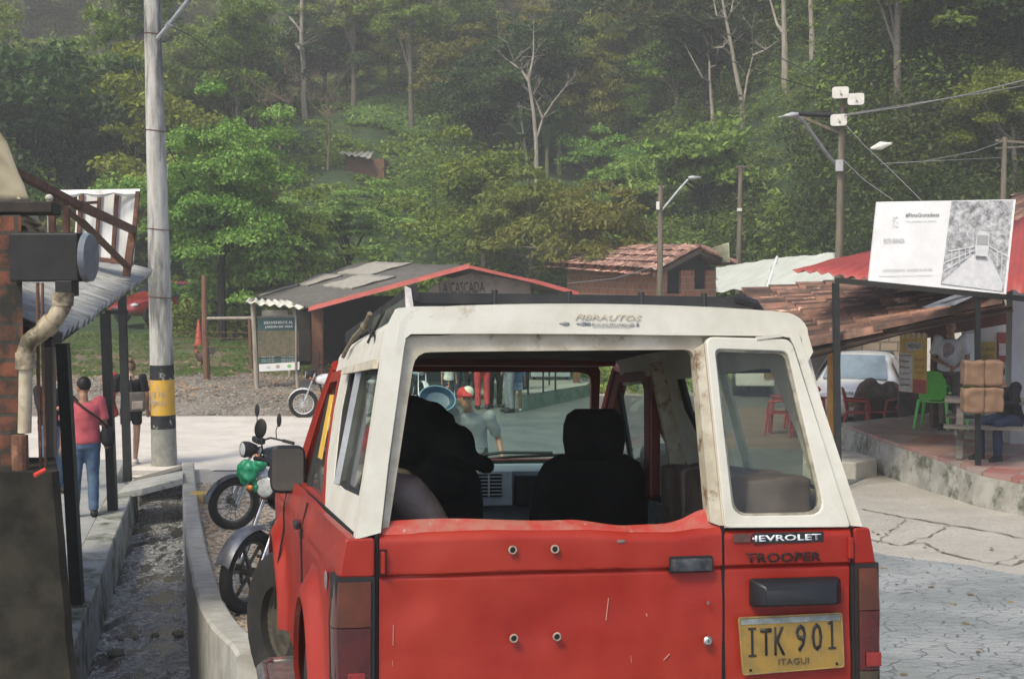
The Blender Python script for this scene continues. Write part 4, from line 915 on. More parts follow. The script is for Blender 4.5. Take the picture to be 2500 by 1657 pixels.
# mesh grille on the side of the rack
mb = MB(); mb.prism([Vector((-.60, .18, zt - .01)), Vector((-.60, 1.1, zt - .03)), Vector((-.62, 1.1, zt - .12)), Vector((-.61, .18, zt - .08))], (-.004, 0, 0)); mb.build('rack_side_panel', mk('green_mesh', (.07, .075, .055), (.04, .045, .035), 60, .8), rr_)
rope = mk('old_rope', (.22, .19, .13), (.12, .10, .07), 60, .95, bump=.004, bs=200)
tp = lambda u, v, d=.02: csd(u, v, -.775 - d)
mb = MB(); mb.tube([csd(903, 765, -.785), csd(893, 790, -.785), csd(889, 796, -.785), csd(880, 806, -.785), csd(865, 822, -.785), csd(848, 850, -.785), csd(838, 870, -.785)], .009, 7); mb.ell(csd(889, 796, -.7855), .016, 10, 8); mb.build('rope', rope, rr_, smooth=True)
mb = MB(); mb.tube([fixy(cp(946, 742), .09), csd(935, 765, -.775), csd(918, 800, -.775), csd(909, 815, -.775), csd(899, 835, -.775)], .006, 6); mb.tube([csd(901, 808, -.7755), csd(909, 814, -.785), csd(917, 822, -.775), csd(916, 848, -.7655)], .005, 6); mb.tube([csd(904, 820, -.7755), csd(913, 808, -.785)], .005, 6); mb.build('cord', blk, rr_, smooth=True)
# hat and jacket slung over the driver's seat
mb = MB(); c0 = Vector((-.36, 1.60, 1.42))
mb.ell(c0 + Vector((-.03, 0, .02)), (.17, .11, .11), 20, 12); mb.ell(c0 + Vector((-.10, 0, -.08)), (.17, .11, .14), 16, 10); mb.ell(c0 + Vector((.12, 0, -.07)), (.13, .11, .11), 16, 10); mb.ell(c0 + Vector((.19, -.02, -.12)), (.13, .10, .045), 16, 8, Matrix.Rotation(.35, 3, 'Y')); mb.ell(c0 + Vector((-.0, 0, -.22)), (.22, .10, .12), 16, 10)
mb.ell(c0 + Vector((-.16, .0, -.22)), (.16, .10, .16), 16, 10)
mb.xf(CM); ht = blobby(mb, .015, 'draped_jacket', blkf, None, 3, disp=.028, dscale=11)
tag(ht, 'black jacket and hat heaped over the left front seat of the red car', 'jacket')
# ================================================================= LEFT: brick wall, awning, pipes
brick = bpy.data.materials.new('brick')
def brickmat(name, c1, c2, mortar, sc_=1, bw=.5, rh=.25, stain=(.04, .045, .03), lo=.5, hi=.7, axis='XZ', ms=.02):
    m = bpy.data.materials.new(name); t, N, L = nt(m)
    out = N.new('ShaderNodeOutputMaterial'); b = N.new('ShaderNodeBsdfPrincipled'); b.inputs['Roughness'].default_value = .9; L.new(b.outputs[0], out.inputs[0])
    tc = N.new('ShaderNodeTexCoord'); sp = N.new('ShaderNodeSeparateXYZ'); L.new(tc.outputs['Object'], sp.inputs[0]); cb = N.new('ShaderNodeCombineXYZ')
    if axis == 'both':
        a = N.new('ShaderNodeMath'); a.operation = 'ADD'; L.new(sp.outputs['X'], a.inputs[0]); L.new(sp.outputs['Y'], a.inputs[1]); L.new(a.outputs[0], cb.inputs['X'])
    else: L.new(sp.outputs[axis[0]], cb.inputs['X'])
    L.new(sp.outputs['Z'], cb.inputs['Y'])
    br = N.new('ShaderNodeTexBrick'); br.inputs['Color1'].default_value = (*c1, 1); br.inputs['Color2'].default_value = (*c2, 1); br.inputs['Mortar'].default_value = (*mortar, 1)
    br.inputs['Scale'].default_value = sc_; br.inputs['Brick Width'].default_value = bw; br.inputs['Row Height'].default_value = rh; br.inputs['Mortar Size'].default_value = ms; br.inputs['Bias'].default_value = 0
    L.new(cb.outputs[0], br.inputs['Vector'])
    n = N.new('ShaderNodeTexNoise'); n.inputs['Scale'].default_value = 2.5; n.inputs['Detail'].default_value = 9; n.inputs['Roughness'].default_value = .7; L.new(tc.outputs['Object'], n.inputs['Vector'])
    mr = N.new('ShaderNodeMapRange'); mr.inputs['From Min'].default_value = lo; mr.inputs['From Max'].default_value = hi; L.new(n.outputs['Fac'], mr.inputs['Value'])
    mx = N.new('ShaderNodeMix'); mx.data_type = 'RGBA'; mx.inputs['B'].default_value = (*stain, 1); L.new(br.outputs['Color'], mx.inputs['A']); L.new(mr.outputs[0], mx.inputs['Factor']); L.new(mx.outputs['Result'], b.inputs['Base Color'])
    bp = N.new('ShaderNodeBump'); bp.inputs['Distance'].default_value = .01; q = N.new('ShaderNodeMath'); q.operation = 'MULTIPLY_ADD'; q.inputs[1].default_value = -1; L.new(br.outputs['Fac'], q.inputs[0]); L.new(n.outputs['Fac'], q.inputs[2]); L.new(q.outputs[0], bp.inputs['Height']); L.new(bp.outputs[0], b.inputs['Normal'])
    return m
bpy.data.materials.remove(brick)
oldbrick = brickmat('mossy_orange_brick', (.20, .062, .03), (.12, .042, .022), (.06, .05, .038), 1, .26, .11, (.014, .014, .009), .40, .56, 'XZ', .012)
post_m = mk('dark_steel_post', (.020, .024, .022), (.035, .038, .033), 12, .5)
# brick wall end and concrete pier nearest the camera
mb = MB(); q = [onz(-60, 1700, .1)]
D = 8.6
def box_uv(mb, u0, v0, u1, v1, Y, dep, skew=0):
    a, b = at(u0, v1, Y), at(u1, v0, Y); return mb.hexa([(a.x, Y, a.z), (b.x, Y, a.z), (b.x + skew, Y + dep, a.z), (a.x + skew, Y + dep, a.z), (a.x, Y, b.z), (b.x, Y, b.z), (b.x + skew, Y + dep, b.z), (a.x + skew, Y + dep, b.z)])
p0, p1 = at(-330, 0, D), at(42, 0, D)
mb = MB(); z1 = at(0, 525, D).z; mb.hexa([(p0.x, D, 0), (p1.x, D, 0), (p1.x - 2.3, D + 5.2, 0), (p0.x - 1, D + 5.2, 0), (p0.x, D, z1), (p1.x, D, z1), (p1.x - 2.3, D + 5.2, z1), (p0.x - 1, D + 5.2, z1)])
o = mb.build('brick_wall', oldbrick); tag(o, 'mossy orange brick wall at the far left edge', 'wall')
pier_m = mk('mossy_black_pier', (.028, .026, .020), (.06, .056, .042), 3.5, .98, spec=.2, bump=.012, bs=14, c3=(.09, .088, .06), s3=16, lo3=.66, hi3=.73)
mb = MB(); rings = []
for i in range(15):
    z = -.05 + (at(0, 1152, 8.3).z + .05) * i / 14; xr = at(60 + 118 - 4.2 * i, 0, 8.3).x; xl = at(-200, 0, 8.3).x; j = .012 * noise.noise(Vector((z * 5, 0, 0)))
    rings.append([Vector((xl, 8.3, z)), Vector((xr + j - .03, 8.3, z)), Vector((xr + j, 8.34, z)), Vector((xr + j - .22, 8.95, z)), Vector((xl, 8.95, z))])
mb.loft(rings); o = mb.build('concrete_pier', pier_m, smooth=True); tag(o, 'black mossy concrete pier under the drain pipe at the left', 'pier')
# lintel beam, tank and pipes
beam_m = mk('wet_dark_beam', (.035, .03, .024), (.07, .055, .04), 10, .8, bump=.004)
mb = MB(); box_uv(mb, -120, 491, 127, 520, 9.2, .5, -.1); o = mb.build('roof_beam', beam_m, bevel=.01); tag(o, 'dark wooden beam end under the cream tarpaulin', 'beam')
tank = mk('dusty_black_tank', (.016, .017, .016), (.03, .03, .028), 6, .6)
t_ = thing('gutter_box', 'black square rainwater box with a grey outlet end above the drain pipe', 'gutter', at(110, 690, 8.7))
mb = MB(); box_uv(mb, 22, 568, 190, 688, 8.5, .34); mb.build('box_body', tank, t_, world=True, bevel=.012)
mb = MB(); e = at(188, 628, 8.42); R_ = []
for dx, k in ((-.0, 1), (.035, .95), (.045, .7)): R_.append([Vector((e.x + dx, e.y + .17 + .17 * k * math.cos(t), e.z + .15 * k * math.sin(t))) for t in [2 * PI * i / 24 for i in range(24)]])
mb.loft(R_); mb.build('end_cap', mk('blue_grey_cap', (.10, .12, .14), (.16, .18, .19), 8, .5), t_, world=True, smooth=True)
mb = MB(); box_uv(mb, 134, 684, 176, 724, 8.5, .14); mb.build('outlet', tank, t_, world=True, bevel=.008)
pvc = mk('dirty_cream_pvc', (.44, .38, .26), (.30, .25, .16), 4, .5, c3=(.06, .05, .025), s3=5, lo3=.46, hi3=.60, bump=.003)
pp = thing('drain_pipe', 'dirty cream drain pipe with two bends running down the brick wall', 'pipe', at(60, 1150, 8.5))
A = [at(155, 715, 8.45), at(153, 745, 8.45), at(135, 778, 8.45), at(100, 812, 8.45), at(72, 832, 8.45), at(63, 860, 8.45), at(63, 900, 8.45)]
mb = MB(); mb.tube(A, .053, 18); mb.build('bend', pvc, pp, world=True, smooth=True)
for a, b in ((A[0], A[1]), (A[2] + (A[3] - A[2]) * .2, A[2] + (A[3] - A[2]) * .75), (A[5], A[6])):
    mb = MB(); mb.cyl(a, b, .062, 18); mb.build('collar', pvc, pp, world=True, smooth=True)
mb = MB(); mb.cyl(at(63, 900, 8.45), at(60, 1056, 8.45), .040, 18); mb.build('down_pipe', mk('cream_pvc', (.46, .42, .30), (.34, .29, .2), 5, .45, c3=(.1, .08, .05), s3=7), pp, world=True, smooth=True)
mb = MB(); mb.cyl(at(48, 1062, 8.4), at(50, 1150, 8.4), .05, 12); mb.build('sleeve', rust, pp, world=True)
for i, (u0, u1, w_) in enumerate(((92, 100, .011), (104, 112, .009))):
    mb = MB(); mb.tube([at(u0, 690, 8.5), at(u0 + 1, 900, 8.5), at(u1, 1150, 8.5)], w_, 8); o = mb.build('conduit', rust); tag(o, ['rusty conduit nearest the cream drain pipe', 'thin rusty conduit running beside another one behind the drain pipe'][i], 'conduit', 'rusty conduits by the drain pipe')
mb = MB(); box_uv(mb, 108, 850, 128, 1120, 9.0, .06); o = mb.build('wooden_post', mk('grey_wet_wood', (.15, .13, .10), (.09, .075, .055), 8, .85, bump=.003, stretch=(1, 1, .15))); tag(o, 'narrow grey wooden post behind the rusty conduits', 'post')
mb = MB(); mb.tube([at(84, 1160, 8.2), at(110, 1146, 8.25)], .013, 8); o = mb.build('red_lighter', mk('red_plastic', (.6, .05, .03), rough=.3), smooth=True); tag(o, 'small red plastic tube lying on top of the mossy pier', 'tube')
# tarpaulin
tp_m = mk('cream_tarpaulin', (.42, .38, .27), (.34, .30, .20), 1.5, .8, bump=.01, bs=5, transl=.15)
def cloth(name, C4, m, n=14, amp=.03, seed=0, th=(0, .004, 0), drops=0):
    P = []
    for i in range(n + 1):
        r_ = []
        for j in range(n + 1):
            s_, t = i / n, j / n; p = (C4[0] * (1 - s_) + C4[1] * s_) * (1 - t) + (C4[3] * (1 - s_) + C4[2] * s_) * t
            k = noise.noise(Vector((s_ * 4, t * 4, seed))); r_.append(p + Vector((0, amp * k * 2, amp * k)))
        P.append(r_)
    mb = MB(); mb.sheet(P, th); return mb.build(name, m, smooth='full')
o = cloth('tarpaulin', [at(-200, 120, 9.6), at(-10, 290, 9.6), at(76, 492, 9.6), at(-200, 492, 9.6)], tp_m); tag(o, 'cream tarpaulin with a drooping edge above the dark beam', 'tarpaulin')
o = cloth('tarpaulin', [at(18, 520, 9.9), at(88, 522, 9.9), at(116, 572, 9.9), at(20, 572, 9.9)], tp_m, seed=3); tag(o, 'small piece of cream tarpaulin hanging below the dark beam', 'tarpaulin')
# awning
aw = thing('corrugated_awning', 'weathered corrugated fibre awning on thin black steel posts beside the sidewalk', 'awning', onz(262, 1268, .12))
A0, A1 = at(150, 823, 12.4), at(373, 664, 20.2); B0, B1 = at(-180, 700, 12.4), at(190, 628, 20.2)
fib = mk('weathered_fibre_cement', (.34, .34, .32), (.24, .24, .22), 6, .85, bump=.002, bs=60, c3=(.12, .12, .10), s3=5, lo3=.5, hi3=.68, stretch=(.5, 2, 1))
def corrug(C, m, name, parent, pitch=.177, amp=.026, th=.012, world=True, nn=6, rag=0, along=0, seed=0):  # ridges run from edge C0-C1 (eave) to C3-C2
    L_ = (C[1] - C[0]).length; n = max(4, int(L_ / pitch * nn)); up_ = (C[1] - C[0]).cross(C[3] - C[0]).normalized()
    if up_.z < 0: up_ = -up_
    P = []; R = random.Random(seed); k_ = 4
    for i in range(n + 1):
        s_ = i / n; e = up_ * amp * math.cos(2 * PI * s_ * L_ / pitch); r0 = rag * (R.random() if False else noise.noise(Vector((int(s_ * L_ / 1.05) * 3.3, seed, 0))))
        row = []
        for j in range(k_ + 1):
            t = j / k_; p = (C[0] * (1 - s_) + C[1] * s_) * (1 - t) + (C[3] * (1 - s_) + C[2] * s_) * t
            row.append(p + e + up_ * (.03 * noise.noise(Vector((s_ * 5, t * 3, seed)))) + (C[0] - C[3]).normalized() * r0 * (1 - t))
        P.append(row)
    mb = MB(); mb.sheet(P, -up_ * th); return mb.build(name, m, parent, world=world, smooth='full')
corrug([A0, A1, B1, B0], fib, 'roof_sheet', aw, rag=.06, pitch=.30, amp=.05)
fr = mk('dark_steel', (.020, .022, .020), (.04, .035, .03), 14, .6)
mb = MB(); mb.beam(A0 + Vector((-.12, 0, -.07)), A1 + Vector((-.12, 0, -.07)), .06, .08); mb.build('eave_rail', fr, aw, world=True)
mb = MB(); mb.beam(A0 + Vector((-.12, .1, -.05)), B0 + Vector((0, .1, -.05)), .05, .08); mb.build('rafter', fr, aw, world=True)
mb = MB(); mb.beam(A1 + Vector((-.12, -.2, -.05)), B1 + Vector((0, -.2, -.05)), .05, .08); mb.build('rafter', fr, aw, world=True)
mb = MB(); mb.beam(at(262, 762, 17.3), at(308, 762, 19), .05, .05); mb.build('cross_rail', fr, aw, world=True)
for (ut, vt, ub, vb, Y, w_) in ((153, 838, 190, 1488, 12.45, .10), (257, 765, 276, 1270, 17.3, .105), (298, 722, 312, 1175, 19.8, .10)):
    b = at(ub, vb, Y); b.z = SWZ; t = at(ut, vt, Y); mb = MB(); mb.beam(b, t, w_, w_, up=(0, 1, 0)); mb.build('post', post_m, aw, world=True)
# panel (back of a sign board) on rusty frame, with stays
pw = mk('streaked_white_sheet', (.62, .63, .60), (.50, .50, .46), 3, .6, c3=(.22, .16, .10), s3=3, lo3=.6, hi3=.78, stretch=(3, 3, .5))
bb = thing('sign_board_back', 'back of a white sign board on a rusty steel frame above the awning', 'sign board', at(300, 672, 18))
Q = [at(190, 468, 18.4), at(340, 466, 18), at(325, 650, 18), at(178, 632, 18.4)]
mb = MB(); mb.prism(Q, (0, .015, 0)); mb.build('panel', pw, bb, world=True)
def lp(a, b, t): return a + (b - a) * t
fm = Vector((0, -.05, 0))
for t, w_ in ((.08, .05), (.38, .04), (.66, .045)): mb = MB(); mb.beam(lp(Q[0], Q[1], t) + fm, lp(Q[3], Q[2], t + .02) + fm, w_, w_, up=(0, 1, 0)); mb.build('frame_bar', rust, bb, world=True)
mb = MB(); mb.beam(at(337, 467, 17.9), at(328, 560, 17.9), .05, .05, up=(0, 1, 0)); mb.build('frame_bar', rust, bb, world=True)
mb = MB(); mb.beam(at(326, 552, 17.9), at(308, 675, 17.9), .09, .06, up=(0, 1, 0)); mb.build('frame_post', rust, bb, world=True)
mb = MB(); mb.beam(Q[3] + fm + Vector((0, 0, .04)), Q[2] + fm + Vector((0, 0, .04)), .05, .05); mb.build('frame_bar', rust, bb, world=True)
mb = MB(); mb.beam(at(150, 468, 18), at(342, 467, 18), .03, .04); mb.build('frame_bar', rust, bb, world=True)
mb = MB(); P = []
for i in range(31):
    t = i / 30; p = at(130 + 212 * t, 470 - 3 * t, 17.92); d = .05 * abs(math.sin(t * 9)) + .02; P.append([p + Vector((0, 0, .03)), p + Vector((0, -.02, -d * .5)), p + Vector((0, 0, -d))])
mb.sheet(P, (0, .01, 0)); mb.build('torn_banner_edge', pw, bb, world=True)
st = thing('steel_stays', 'rusty angle iron stays slanting down from the wall to the sign board', 'stays', at(-20, 390, 12))
for a, b, w_ in ((at(-30, 385, 11), at(190, 500, 14), .07), (at(190, 500, 14), at(326, 562, 17.85), .085), (at(130, 488, 13), at(196, 540, 14.5), .045), (at(196, 538, 14.5), at(308, 648, 17.85), .06), (at(150, 500, 17), at(236, 494, 17.8), .04)):
    mb = MB(); mb.beam(a, b, w_, w_ * .9); mb.build('stay', rust, st, world=True)
for u, v0, v1, Y in ((127, 500, 568, 12), (162, 505, 568, 13)): mb = MB(); mb.beam(at(u, v0, Y), at(u + 1, v1, Y), .05, .05, up=(0, 1, 0)); mb.build('stay_post', rust, st, world=True)
mb = MB(); mb.ell(at(120, 483, 12), (.035, .035, .03), 12, 8); mb.cyl(at(120, 490, 12), at(122, 568, 12), .022, 8); o = mb.build('insulator', mk('white_cap', (.5, .48, .42), (.3, .27, .2), 14, .6)); tag(o, 'white capped pipe end standing at the right end of the dark beam', 'pipe end')
# ---------------------------------------------------------------- concrete pole with painted bands
pole_m = mk('concrete_pole', (.44, .43, .39), (.34, .33, .29), 7, .85, bump=.002, bs=60, c3=(.11, .11, .10), s3=1.8, lo3=.48, hi3=.62, stretch=(2.2, 2.2, .3))
bandy = mk('worn_yellow_paint', (.58, .34, .03), (.52, .30, .04), 8, .6, c3=(.30, .29, .25), s3=9, lo3=.55, hi3=.62); bandk = mk('worn_black_paint', (.022, .022, .022), (.04, .04, .04), 8, .6, c3=(.3, .29, .26), s3=7, lo3=.58, hi3=.64)
pole = thing('concrete_pole', 'tall round concrete utility pole with worn yellow and black bands', 'utility pole', onz(402, 1142, .0))
Yp = 21.9; pb, pt = at(402, 1145, Yp), at(365, -260, Yp); pb.z = -.15
def ppt(v): z = at(380, v, Yp).z; t = (z - pb.z) / (pt.z - pb.z); return pb.lerp(pt, t), .197 - .075 * t * 1.15
def seg(name, v0, v1, m, dr=0):
    (a, ra), (b, rb) = ppt(v0), ppt(v1); mb = MB(); mb.tube([a, b], [ra + dr, rb + dr], 28); return mb.build(name, m, pole, world=True, smooth=True)
seg('shaft', 1160, -260, pole_m); seg('black_band', 926, 890, bandk, .002); seg('yellow_band', 1012, 926, bandy, .002); seg('black_band', 1045, 1012, bandk, .002)
seg('grey_base_band', 1140, 1045, mk('pole_base', (.27, .265, .22), (.2, .2, .17), 9, .85, c3=(.36, .36, .33), s3=5), .0015)
mb = MB(); (a, r1) = ppt(960); 
text('stencil', 'B 31', .16, .08, frameM(a + Vector((-.03, -.187, 0)), (1, 0, 0), (0, 0, 1)), mk('grey_stencil', (.25, .25, .24)), pole, world=True)
text('stencil', '40051', .22, .07, frameM(ppt(985)[0] + Vector((-.03, -.187, .02)), (1, 0, 0), (0, 0, 1)), mk('grey_stencil', (.25, .25, .24)), pole, world=True)
for v in (84, 320, 725, 560): (a, r1) = ppt(v); mb = MB(); mb.torus(a, (.1, 0, 1), r1 + .004, .008, 28, 6); mb.build('strap', rust, pole, world=True)
mb = MB(); mb.tube([at(384, 95, 21.8), at(412, 62, 21.7), at(460, 2, 21.5), at(520, -80, 21.3)], [.035, .035, .04, .04], 10); mb.build('lamp_arm', mk('galvanised', (.35, .37, .37), (.25, .27, .27), 8, .5, metal=.5), pole, world=True, smooth=True)
mb = MB(); mb.cyl(at(410, 66, 21.7), at(416, 57, 21.65), .055, 12); mb.build('clamp', mk('galvanised', (0, 0, 0)), pole, world=True)
def wire(name, pts, r, m, label, sag=0, grp='overhead wires'):
    P = []; 
    for a, b in zip(pts, pts[1:]):
        for i in range(12): t = i / 12; P.append(a.lerp(b, t) + Vector((0, 0, -sag * 4 * t * (1 - t))))
    P.append(pts[-1]); mb = MB(); mb.tube(P, r, 5); o = mb.build(name, m); tag(o, label, 'wire', grp); return o
wm = mk('wire_black', (.03, .03, .03), rough=.6); wl = mk('wire_grey', (.20, .20, .19), rough=.5)
wire('wire', [at(412, 62, 21.7), at(470, 90, 24), at(520, 130, 28)], .008, wm, 'thin dark wire leaving the lamp arm of the concrete pole')
mb = MB(); c_ = at(338, 335, 60); mb.tube([c_ + Vector((-.35, 0, 0)), c_ + Vector((0, 0, .18)), c_ + Vector((.3, 0, .05))], [.02, .12, .04], 8); o = mb.build('street_lamp', mk('pale_lamp', (.6, .6, .58)), smooth=True); tag(o, 'pale street lamp head among the trees left of the concrete pole', 'street lamp')
# ================================================================= RIGHT: terrace, roofs, signs
TZ = .55
terr_c = mk('weathered_concrete_wall', (.34, .33, .28), (.24, .23, .19), 3, .9, bump=.012, bs=12, c3=(.07, .075, .045), s3=3.2, lo3=.50, hi3=.64)
def tilemat():
    m = bpy.data.materials.new('terrace_tiles'); t, N, L = nt(m); out = N.new('ShaderNodeOutputMaterial'); b = N.new('ShaderNodeBsdfPrincipled'); L.new(b.outputs[0], out.inputs[0])
    tc = N.new('ShaderNodeTexCoord'); mp = N.new('ShaderNodeMapping'); mp.inputs['Rotation'].default_value = (0, 0, .55); L.new(tc.outputs['Object'], mp.inputs[0])
    br = N.new('ShaderNodeTexBrick'); br.offset = 0; br.inputs['Scale'].default_value = 1; br.inputs['Brick Width'].default_value = .42; br.inputs['Row Height'].default_value = .42; br.inputs['Mortar Size'].default_value = .008
    br.inputs['Color1'].default_value = (.30, .075, .06, 1); br.inputs['Color2'].default_value = (.34, .27, .23, 1); br.inputs['Mortar'].default_value = (.12, .09, .08, 1); L.new(mp.outputs[0], br.inputs['Vector'])
    n = N.new('ShaderNodeTexNoise'); n.inputs['Scale'].default_value = 1.6; n.inputs['Detail'].default_value = 8; L.new(tc.outputs['Object'], n.inputs['Vector'])
    mr = N.new('ShaderNodeMapRange'); mr.inputs['From Min'].default_value = .42; mr.inputs['From Max'].default_value = .7; mr.inputs['To Max'].default_value = .7; L.new(n.outputs['Fac'], mr.inputs['Value'])
    mx = N.new('ShaderNodeMix'); mx.data_type = 'RGBA'; mx.inputs['B'].default_value = (.22, .18, .15, 1); L.new(br.outputs['Color'], mx.inputs['A']); L.new(mr.outputs[0], mx.inputs['Factor']); L.new(mx.outputs['Result'], b.inputs['Base Color'])
    r2 = N.new('ShaderNodeMapRange'); r2.inputs['To Min'].default_value = .2; r2.inputs['To Max'].default_value = .65; L.new(n.outputs['Fac'], r2.inputs['Value']); L.new(r2.outputs[0], b.inputs['Roughness']); return m
tiles = tilemat()
E_ = [onz(u, v, TZ) for u, v in ((1860, 1035), (2058, 1033), (2105, 1052), (2180, 1078), (2260, 1105), (2340, 1130), (2400, 1152), (2500, 1172), (2700, 1225))]
front = E_[1:]
mb = MB(); B2 = [onz(2300, 1001, TZ), onz(2225, 1015, TZ)]; top = [(p.x, p.y, TZ) for p in E_[1:]] + [(16, 17, TZ), (16, 25.5, TZ)] + [(p.x, p.y, TZ) for p in B2]
mb.prism([Vector(p) for p in top], (0, 0, -.05)); ter = mb.build('terrace', tiles); tag(ter, kind='structure')
mb = MB(); F_ = [B2[1]] + E_[1:]
A = []; 
pts = []
for a, b in zip(F_, F_[1:]):
    n = max(1, int((b - a).length / .25)); pts += [a.lerp(b, i / n) for i in range(n)]
pts.append(F_[-1]); rings = []
for i, p in enumerate(pts):
    d = (pts[min(i + 1, len(pts) - 1)] - pts[max(0, i - 1)]).normalized(); nrm = Vector((d.y, -d.x, 0)); 
    if nrm.y > 0: nrm = -nrm
    row = []
    for h in (TZ - .052, TZ - .08, .40, .2, .0, -.3):
        w_ = .012 * noise.noise(Vector((i * .4, h * 4, 0))) + (TZ - h) * .12; q = p + nrm * w_; row.append(Vector((q.x, q.y, h)))
    q = p - nrm * .4; row += [Vector((q.x, q.y, -.3)), Vector((q.x, q.y, TZ - .055))]
    rings.append(row)
mb.loft(rings); o = mb.build('retaining_wall', terr_c, smooth=True); tag(o, 'low stained concrete retaining wall under the tiled terrace', 'wall')
# steps
cy = MB(); cy.prism([(3.6, 24.2, .035), (8.6, 23.2, .035), (9.8, 25.5, .035), (9.8, 32, .035), (5.2, 32, .035)], (0, 0, -.03)); o = cy.build('courtyard', mk('brown_court', (.22, .16, .12), (.15, .105, .08), 1.5, .6, c3=(.28, .23, .18), s3=3)); o['kind'] = 'structure'
stp = mk('step_concrete', (.42, .40, .33), (.34, .32, .26), 4, .85, bump=.004, c3=(.16, .15, .11), s3=3)
for (q, h, lb) in (([(1960, 1090), (2068, 1095), (2142, 1118), (2090, 1128), (1960, 1126)], .29, 'pale concrete step with a dark face below the terrace corner'),):
    P = [onz(u, v, h) for u, v in q]; mb = MB(); mb.prism(P, (0, 0, -.5)); o = mb.build('step', stp, bevel=.02); tag(o, lb, 'step')
# -- tiled lean-to roof: rows of half-round clay tiles
clay = mk('mossy_clay_tile', (.19, .095, .062), (.07, .045, .033), 3, .9, bump=.003, island=.75, c3=(.46, .28, .19), s3=2.2, lo3=.58, hi3=.63)
def tiled(parent, P0, P1, P2, P3, name='roof_tile_row', m=clay, pitch=.27, tl=.46, r=.125, seed=1, world=True):
    """P0->P1 runs down the slope along the near verge, P3->P2 along the far one; rows lie side by side from near to far"""
    R = random.Random(seed); rows = max(2, int((P3 - P0).length / pitch)); up_ = (P1 - P0).cross(P3 - P0).normalized()
    if up_.z < 0: up_ = -up_
    mb = MB()
    for i in range(rows + 1):
        s_ = i / rows; a = P0.lerp(P3, s_); b = P1.lerp(P2, s_); d = (b - a); n = max(1, int(d.length / tl)); d.normalize(); side = d.cross(up_).normalized()
        for j in range(n):
            t0, t1 = j / n, (j + 1.22) / n; q0 = a.lerp(b, t0); q1 = a.lerp(b, t1); jz = R.uniform(-.012, .012); js = R.uniform(-.018, .018); ro = R.uniform(.9, 1.08)
            for sgn, off, lift in ((1, 0, .03), (-1, pitch / 2, 0)):
                o = len(mb.v); k = 6
                for q, rr, dz in ((q0, r * .86 * ro, 0), (q1, r * ro, .028)):
                    for e in range(k + 1):
                        an = PI * e / k; mb.v.append(q + side * (off + js + rr * math.cos(an)) + up_ * (lift + dz + jz + sgn * rr * (.9 if sgn > 0 else .25) * math.sin(an)))
                for e in range(k): mb.f.append((o + e, o + e + 1, o + k + 2 + e, o + k + 1 + e))
    mb2 = mb
    return mb2.build(name, m, parent, world=world, smooth=True)
rf = thing('tiled_lean_to', 'open sided eating house with an old clay tile roof over the terrace', 'building', (6.5, 22, TZ))
V0, V1 = at(2450, 742, 18.6), at(1975, 856, 19.6); W1, W0 = at(1830, 722, 25.6), at(2440, 668, 25)
tiled(rf, V0, V1, W1, W0)
wood = mk('dark_wet_timber', (.07, .045, .03), (.12, .08, .05), 8, .85, bump=.004, stretch=(1, 1, .3))
mb = MB(); mb.sheet([[V0.lerp(V1, a).lerp(W0.lerp(W1, a), b) + Vector((0, 0, -.03)) for b in (.03, .25, .5, .75, 1)] for a in (0, .33, .66, 1)], (0, 0, -.02)); mb.build('roof_deck', wood, rf, world=True)
mb = MB(); mb.tube([V0 + Vector((.1, -.02, -.06)), V0.lerp(V1, .5) + Vector((0, -.02, -.06)), V1 + Vector((-.1, -.02, -.08))], [.02, .025, .06], 10); mb.build('verge_log', mk('dark_verge', (.045, .028, .02), (.09, .055, .04), 6, .9), rf, world=True, smooth=True)
mb = MB(); mb.tube([V0 + Vector((.3, .5, -.08)), V0.lerp(V1, .6) + Vector((0, .5, -.08)), V1 + Vector((.1, .5, -.12))], .035, 8); mb.build('rafter', wood, rf, world=True)
yel = mk('ochre_post_paint', (.42, .20, .03), (.34, .15, .025), 5, .7, c3=(.12, .07, .03), s3=6)
b0 = at(2034, 1003, 21.6); mb = MB(); mb.beam((b0.x, b0.y, -.05), (b0.x, b0.y, 2.05), .16, .16, up=(0, 1, 0)); mb.build('ochre_post', yel, rf, world=True)
b0 = at(2290, 950, 22.5); mb = MB(); mb.beam((b0.x, 22.5, TZ), (b0.x, 22.5, 2.6), .20, .2, up=(0, 1, 0)); mb.build('red_brown_post', mk('brown_post', (.10, .035, .02), (.06, .03, .02), 7, .8), rf, world=True)
whw = mk('grubby_whitewash', (.50, .49, .44), (.40, .38, .33), 2, .85, c3=(.20, .17, .13), s3=2.5, lo3=.55, hi3=.75)
a0, a1 = at(2370, 0, 23.2).x, at(2720, 0, 23.2).x
mb = MB(); mb.box(((a0 + a1) / 2, 23.3, TZ + 1.25), (a1 - a0, .2, 2.5)); mb.build('white_wall', whw, rf, world=True)
mb = MB(); c_ = at(2430, 0, 21); mb.box((at(2478, 0, 20.5).x + .6, 20.5, TZ + 1.3), (1.2, .25, 2.6)); mb.build('side_wall', mk('grey_wall', (.36, .37, .36), (.3, .31, .3), 2, .85), rf, world=True)
mb = MB(); a = at(2362, 0, 24.5); mb.box((at(2330, 0, 26).x, 25.7, TZ + .1), (2.0, .12, .5)); mb.build('low_wall', mk('dark_low_wall', (.06, .045, .035), (.1, .08, .06), 3, .9), rf, world=True)
mb = MB(); a = at(2362, 815, 23.0); b = at(2384, 905, 23.0); mb.box(((a.x + b.x) / 2, 23.1, (a.z + b.z) / 2), (b.x - a.x, .03, a.z - b.z)); mb.build('white_door_edge', mk('bright_white_paint', (.75, .78, .76)), rf, world=True)
